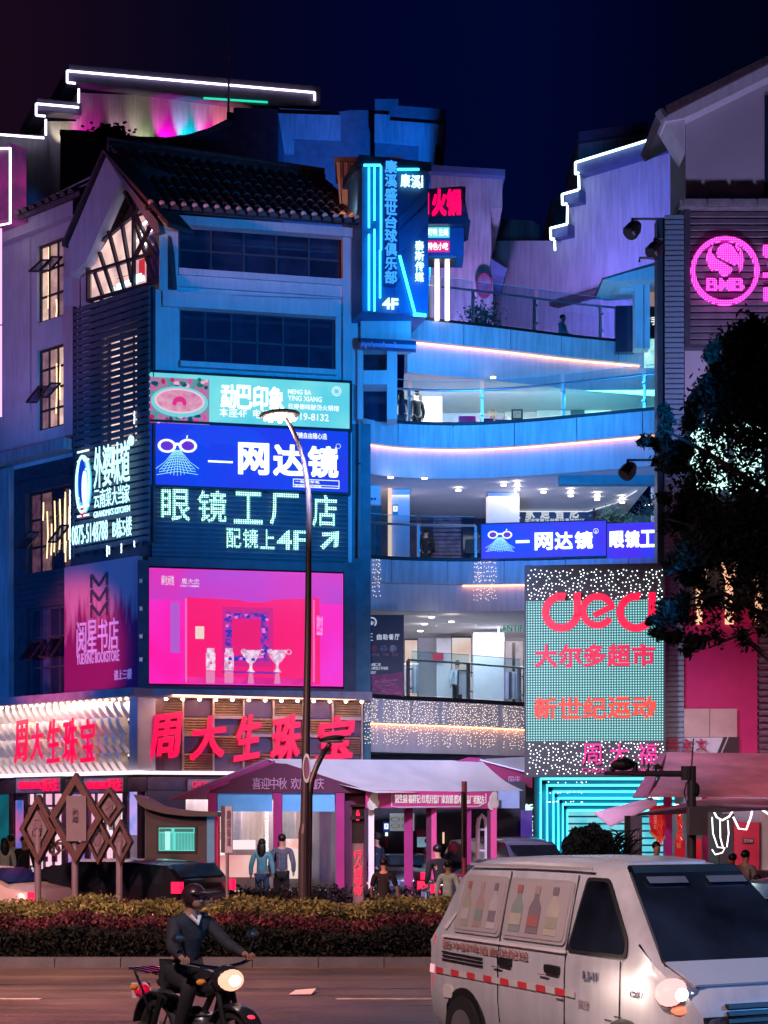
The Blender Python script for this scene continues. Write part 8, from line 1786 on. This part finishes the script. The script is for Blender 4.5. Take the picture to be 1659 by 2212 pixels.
g = G(); [g.tube([mp(-.5, w, .84), mp(-.98, w, .86)], .014, 6) for w in (-.12, -.04, .04, .12)]; g.tube([mp(-.98, -.14, .86), mp(-.98, .14, .86)], .014, 6); g.tube([mp(-.55, -.14, .85), mp(-.55, .14, .85)], .014, 6); g.tube([mp(-.9, -.12, .85), mp(-.62, -.12, .5)], .014); g.tube([mp(-.9, .12, .85), mp(-.62, .12, .5)], .014); g.ob('rack', chrome, mc)
G().hexa([mp(-.98, -.1, .58), mp(-.96, -.1, .58), mp(-.96, .1, .58), mp(-.98, .1, .58)], [mp(-1.0, -.1, .72), mp(-.98, -.1, .72), mp(-.98, .1, .72), mp(-1.0, .1, .72)]).ob('number_plate', mat('plate_white', (.7, .7, .75, 1), .5), mc)
G().ell(mp(-.94, -.02, .66), .05, .09, .05, 10, 6, M3).ob('tail_light', mat('tail_dim', (.4, .01, .05, 1), .3, emis='ff0a40', es=.5), mc)
for w in (-.34, .34): g = G(); g.tube([mp(.36, w*.9, 1.0), mp(.34, w*1.15, 1.2)], .008, 5); g.ell(mp(.33, w*1.15, 1.23), .02, .07, .045, 12, 8, M3); g.ob('mirror', mc_m, mc)
for a, w in ((.4, -.2), (.4, .2), (-.8, -.18), (-.8, .18)): G().ell(mp(a, w, .84 if a > 0 else .7), .035, .05, .03, 8, 6, M3).ob('indicator', mat('indicator_orange', (.8, .3, .05, 1), .3), mc)
# rider: one continuous seated figure in dark jacket and cap-style helmet
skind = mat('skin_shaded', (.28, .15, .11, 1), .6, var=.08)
rd_ = thing('person', 'motorcycle rider in a dark jacket and dark helmet gripping the handlebar', 'person', tuple(MO))
def rp(a, w, z, r, r2=None): return mp(a, w, z)[:2]+(z, r, r2 or r)
o3 = Vector(tuple(MO)); 
def rel(N): return [(n_[0]-o3.x, n_[1]-o3.y, n_[2], *n_[3:]) for n_ in N]
ORG[rd_.name] = (o3.x, o3.y, 0)
N = [rp(-.22, 0, .86, .13), rp(-.2, 0, 1.05, .11), rp(-.14, 0, 1.24, .12), rp(-.1, 0, 1.36, .09), rp(-.07, 0, 1.44, .05), rp(-.05, 0, 1.52, .07), rp(-.04, 0, 1.6, .08)]; E_ = chain(N)
arms_ = []; legs_ = []
for sd in (-1, 1):
    b = len(N); ar = [rp(-.1, sd*.17, 1.33, .055), rp(.08, sd*.3, 1.12, .043), rp(.3, sd*.33, 1.05, .03), rp(.35, sd*.34, 1.03, .028)]; N += ar; E_ += [(3, b), (b, b+1), (b+1, b+2), (b+2, b+3)]; arms_.append(ar)
    b = len(N); lg = [rp(-.16, sd*.11, .85, .09), rp(.22, sd*.2, .80, .065), rp(.02, sd*.2, .38, .042), rp(.1, sd*.2, .32, .04)]; N += lg; E_ += [(0, b), (b, b+1), (b+1, b+2), (b+2, b+3)]; legs_.append(lg)
put('body', skin(rel(N), E_), skind, rd_)
up = lambda q, k: q[:3]+(q[3]*k, q[4]*k)
T = [up(q, 1.22) for q in N[0:5]]; E2 = chain(T)
for ar in arms_: b = len(T); T += [up(ar[0], 1.35), up(ar[1], 1.4), up(ar[2], 1.35)]; E2 += [(3, b), (b, b+1), (b+1, b+2)]
jk = mat('jacket_slate', (.014, .018, .026, 1), .8, var=.4, scale=7, bump=.9, bscale=9); put('jacket', skin(rel(T), E2), jk, rd_)
B_ = [up(N[0], 1.2)]; E3 = []
for lg in legs_: b = len(B_); B_ += [up(lg[0], 1.2), up(lg[1], 1.25), up(lg[2], 1.35)]; E3 += [(0, b), (b, b+1), (b+1, b+2)]
put('trousers', skin(rel(B_), E3), cloth('cloth_black', (.012, .012, .016, 1)), rd_)
RO = (o3.x, o3.y, 0)
for sd in (-1, 1):
    g = G(); g.ell(mp(.1, sd*.2, .3), .13, .05, .05, 12, 8, M3); put('shoe', g.mesh('shoe', skinm, RO, True), shoem, rd_)
    for k in range(4): g = G(); g.tube([mp(.33, sd*(.31+k*.022), 1.06), mp(.375, sd*(.31+k*.022), 1.045), mp(.375, sd*(.31+k*.022), 1.005)], [.012, .012, .009], 6); put('finger', g.mesh('finger', skind, RO, True), skind, rd_)
g = G(); g.ell(mp(-.045, 0, 1.575), .125, .11, .115, 18, 12, M3); g.ell(mp(.05, 0, 1.6), .1, .09, .02, 14, 6, M3); put('helmet', g.mesh('helmet', mc_m, RO, True), mat('helmet_dark', (.03, .015, .02, 1), .3), rd_)
g = G(); g.ell(mp(.03, 0, 1.53), .045, .065, .07, 12, 8, M3); g.tube([mp(.07, 0, 1.55), mp(.09, 0, 1.525)], [.01, .014], 6); put('face', g.mesh('face', skind, RO, True), skind, rd_)
# collar of a pale shirt
g = G(); g.tube([mp(-.02, -.05, 1.4), mp(.03, 0, 1.33), mp(-.02, .05, 1.4)], .02, 6); put('collar', g.mesh('collar', skinm, RO), cloth('cloth_white', (.6, .62, .66, 1)), rd_)

# repeats share a group
GR = dict(diamond_sign='wooden diamond signs on poles', street_lamp='street lamps of the central reservation', market_tent='market tents along the pavement', arm_floodlight='black floodlights on wall arms', car='cars on the far carriageway and kerb', person='passers-by', balcony_railing='balcony railings of the mall', clothes_rack='clothes racks in the lowest gallery', sofa='pink seats on the middle balcony', slat_screen='slat screens on the left face', fairy_lights='fairy light curtains', shop_sign='small red shop signs', chili_string='chili strings under the canopy', red_banner='narrow red banners', potted_plant='potted plants on the galleries', billboard='stacked lit billboards', hedge='median planting', flower_bed='median planting', ground_cover='median planting', light_hose='')
import re as _re
for o in list(bpy.data.objects):
    if o.parent is None and 'category' in o:
        b = _re.sub(r'\.\d+$', '', o.name)
        if GR.get(b): o['group'] = GR[b]
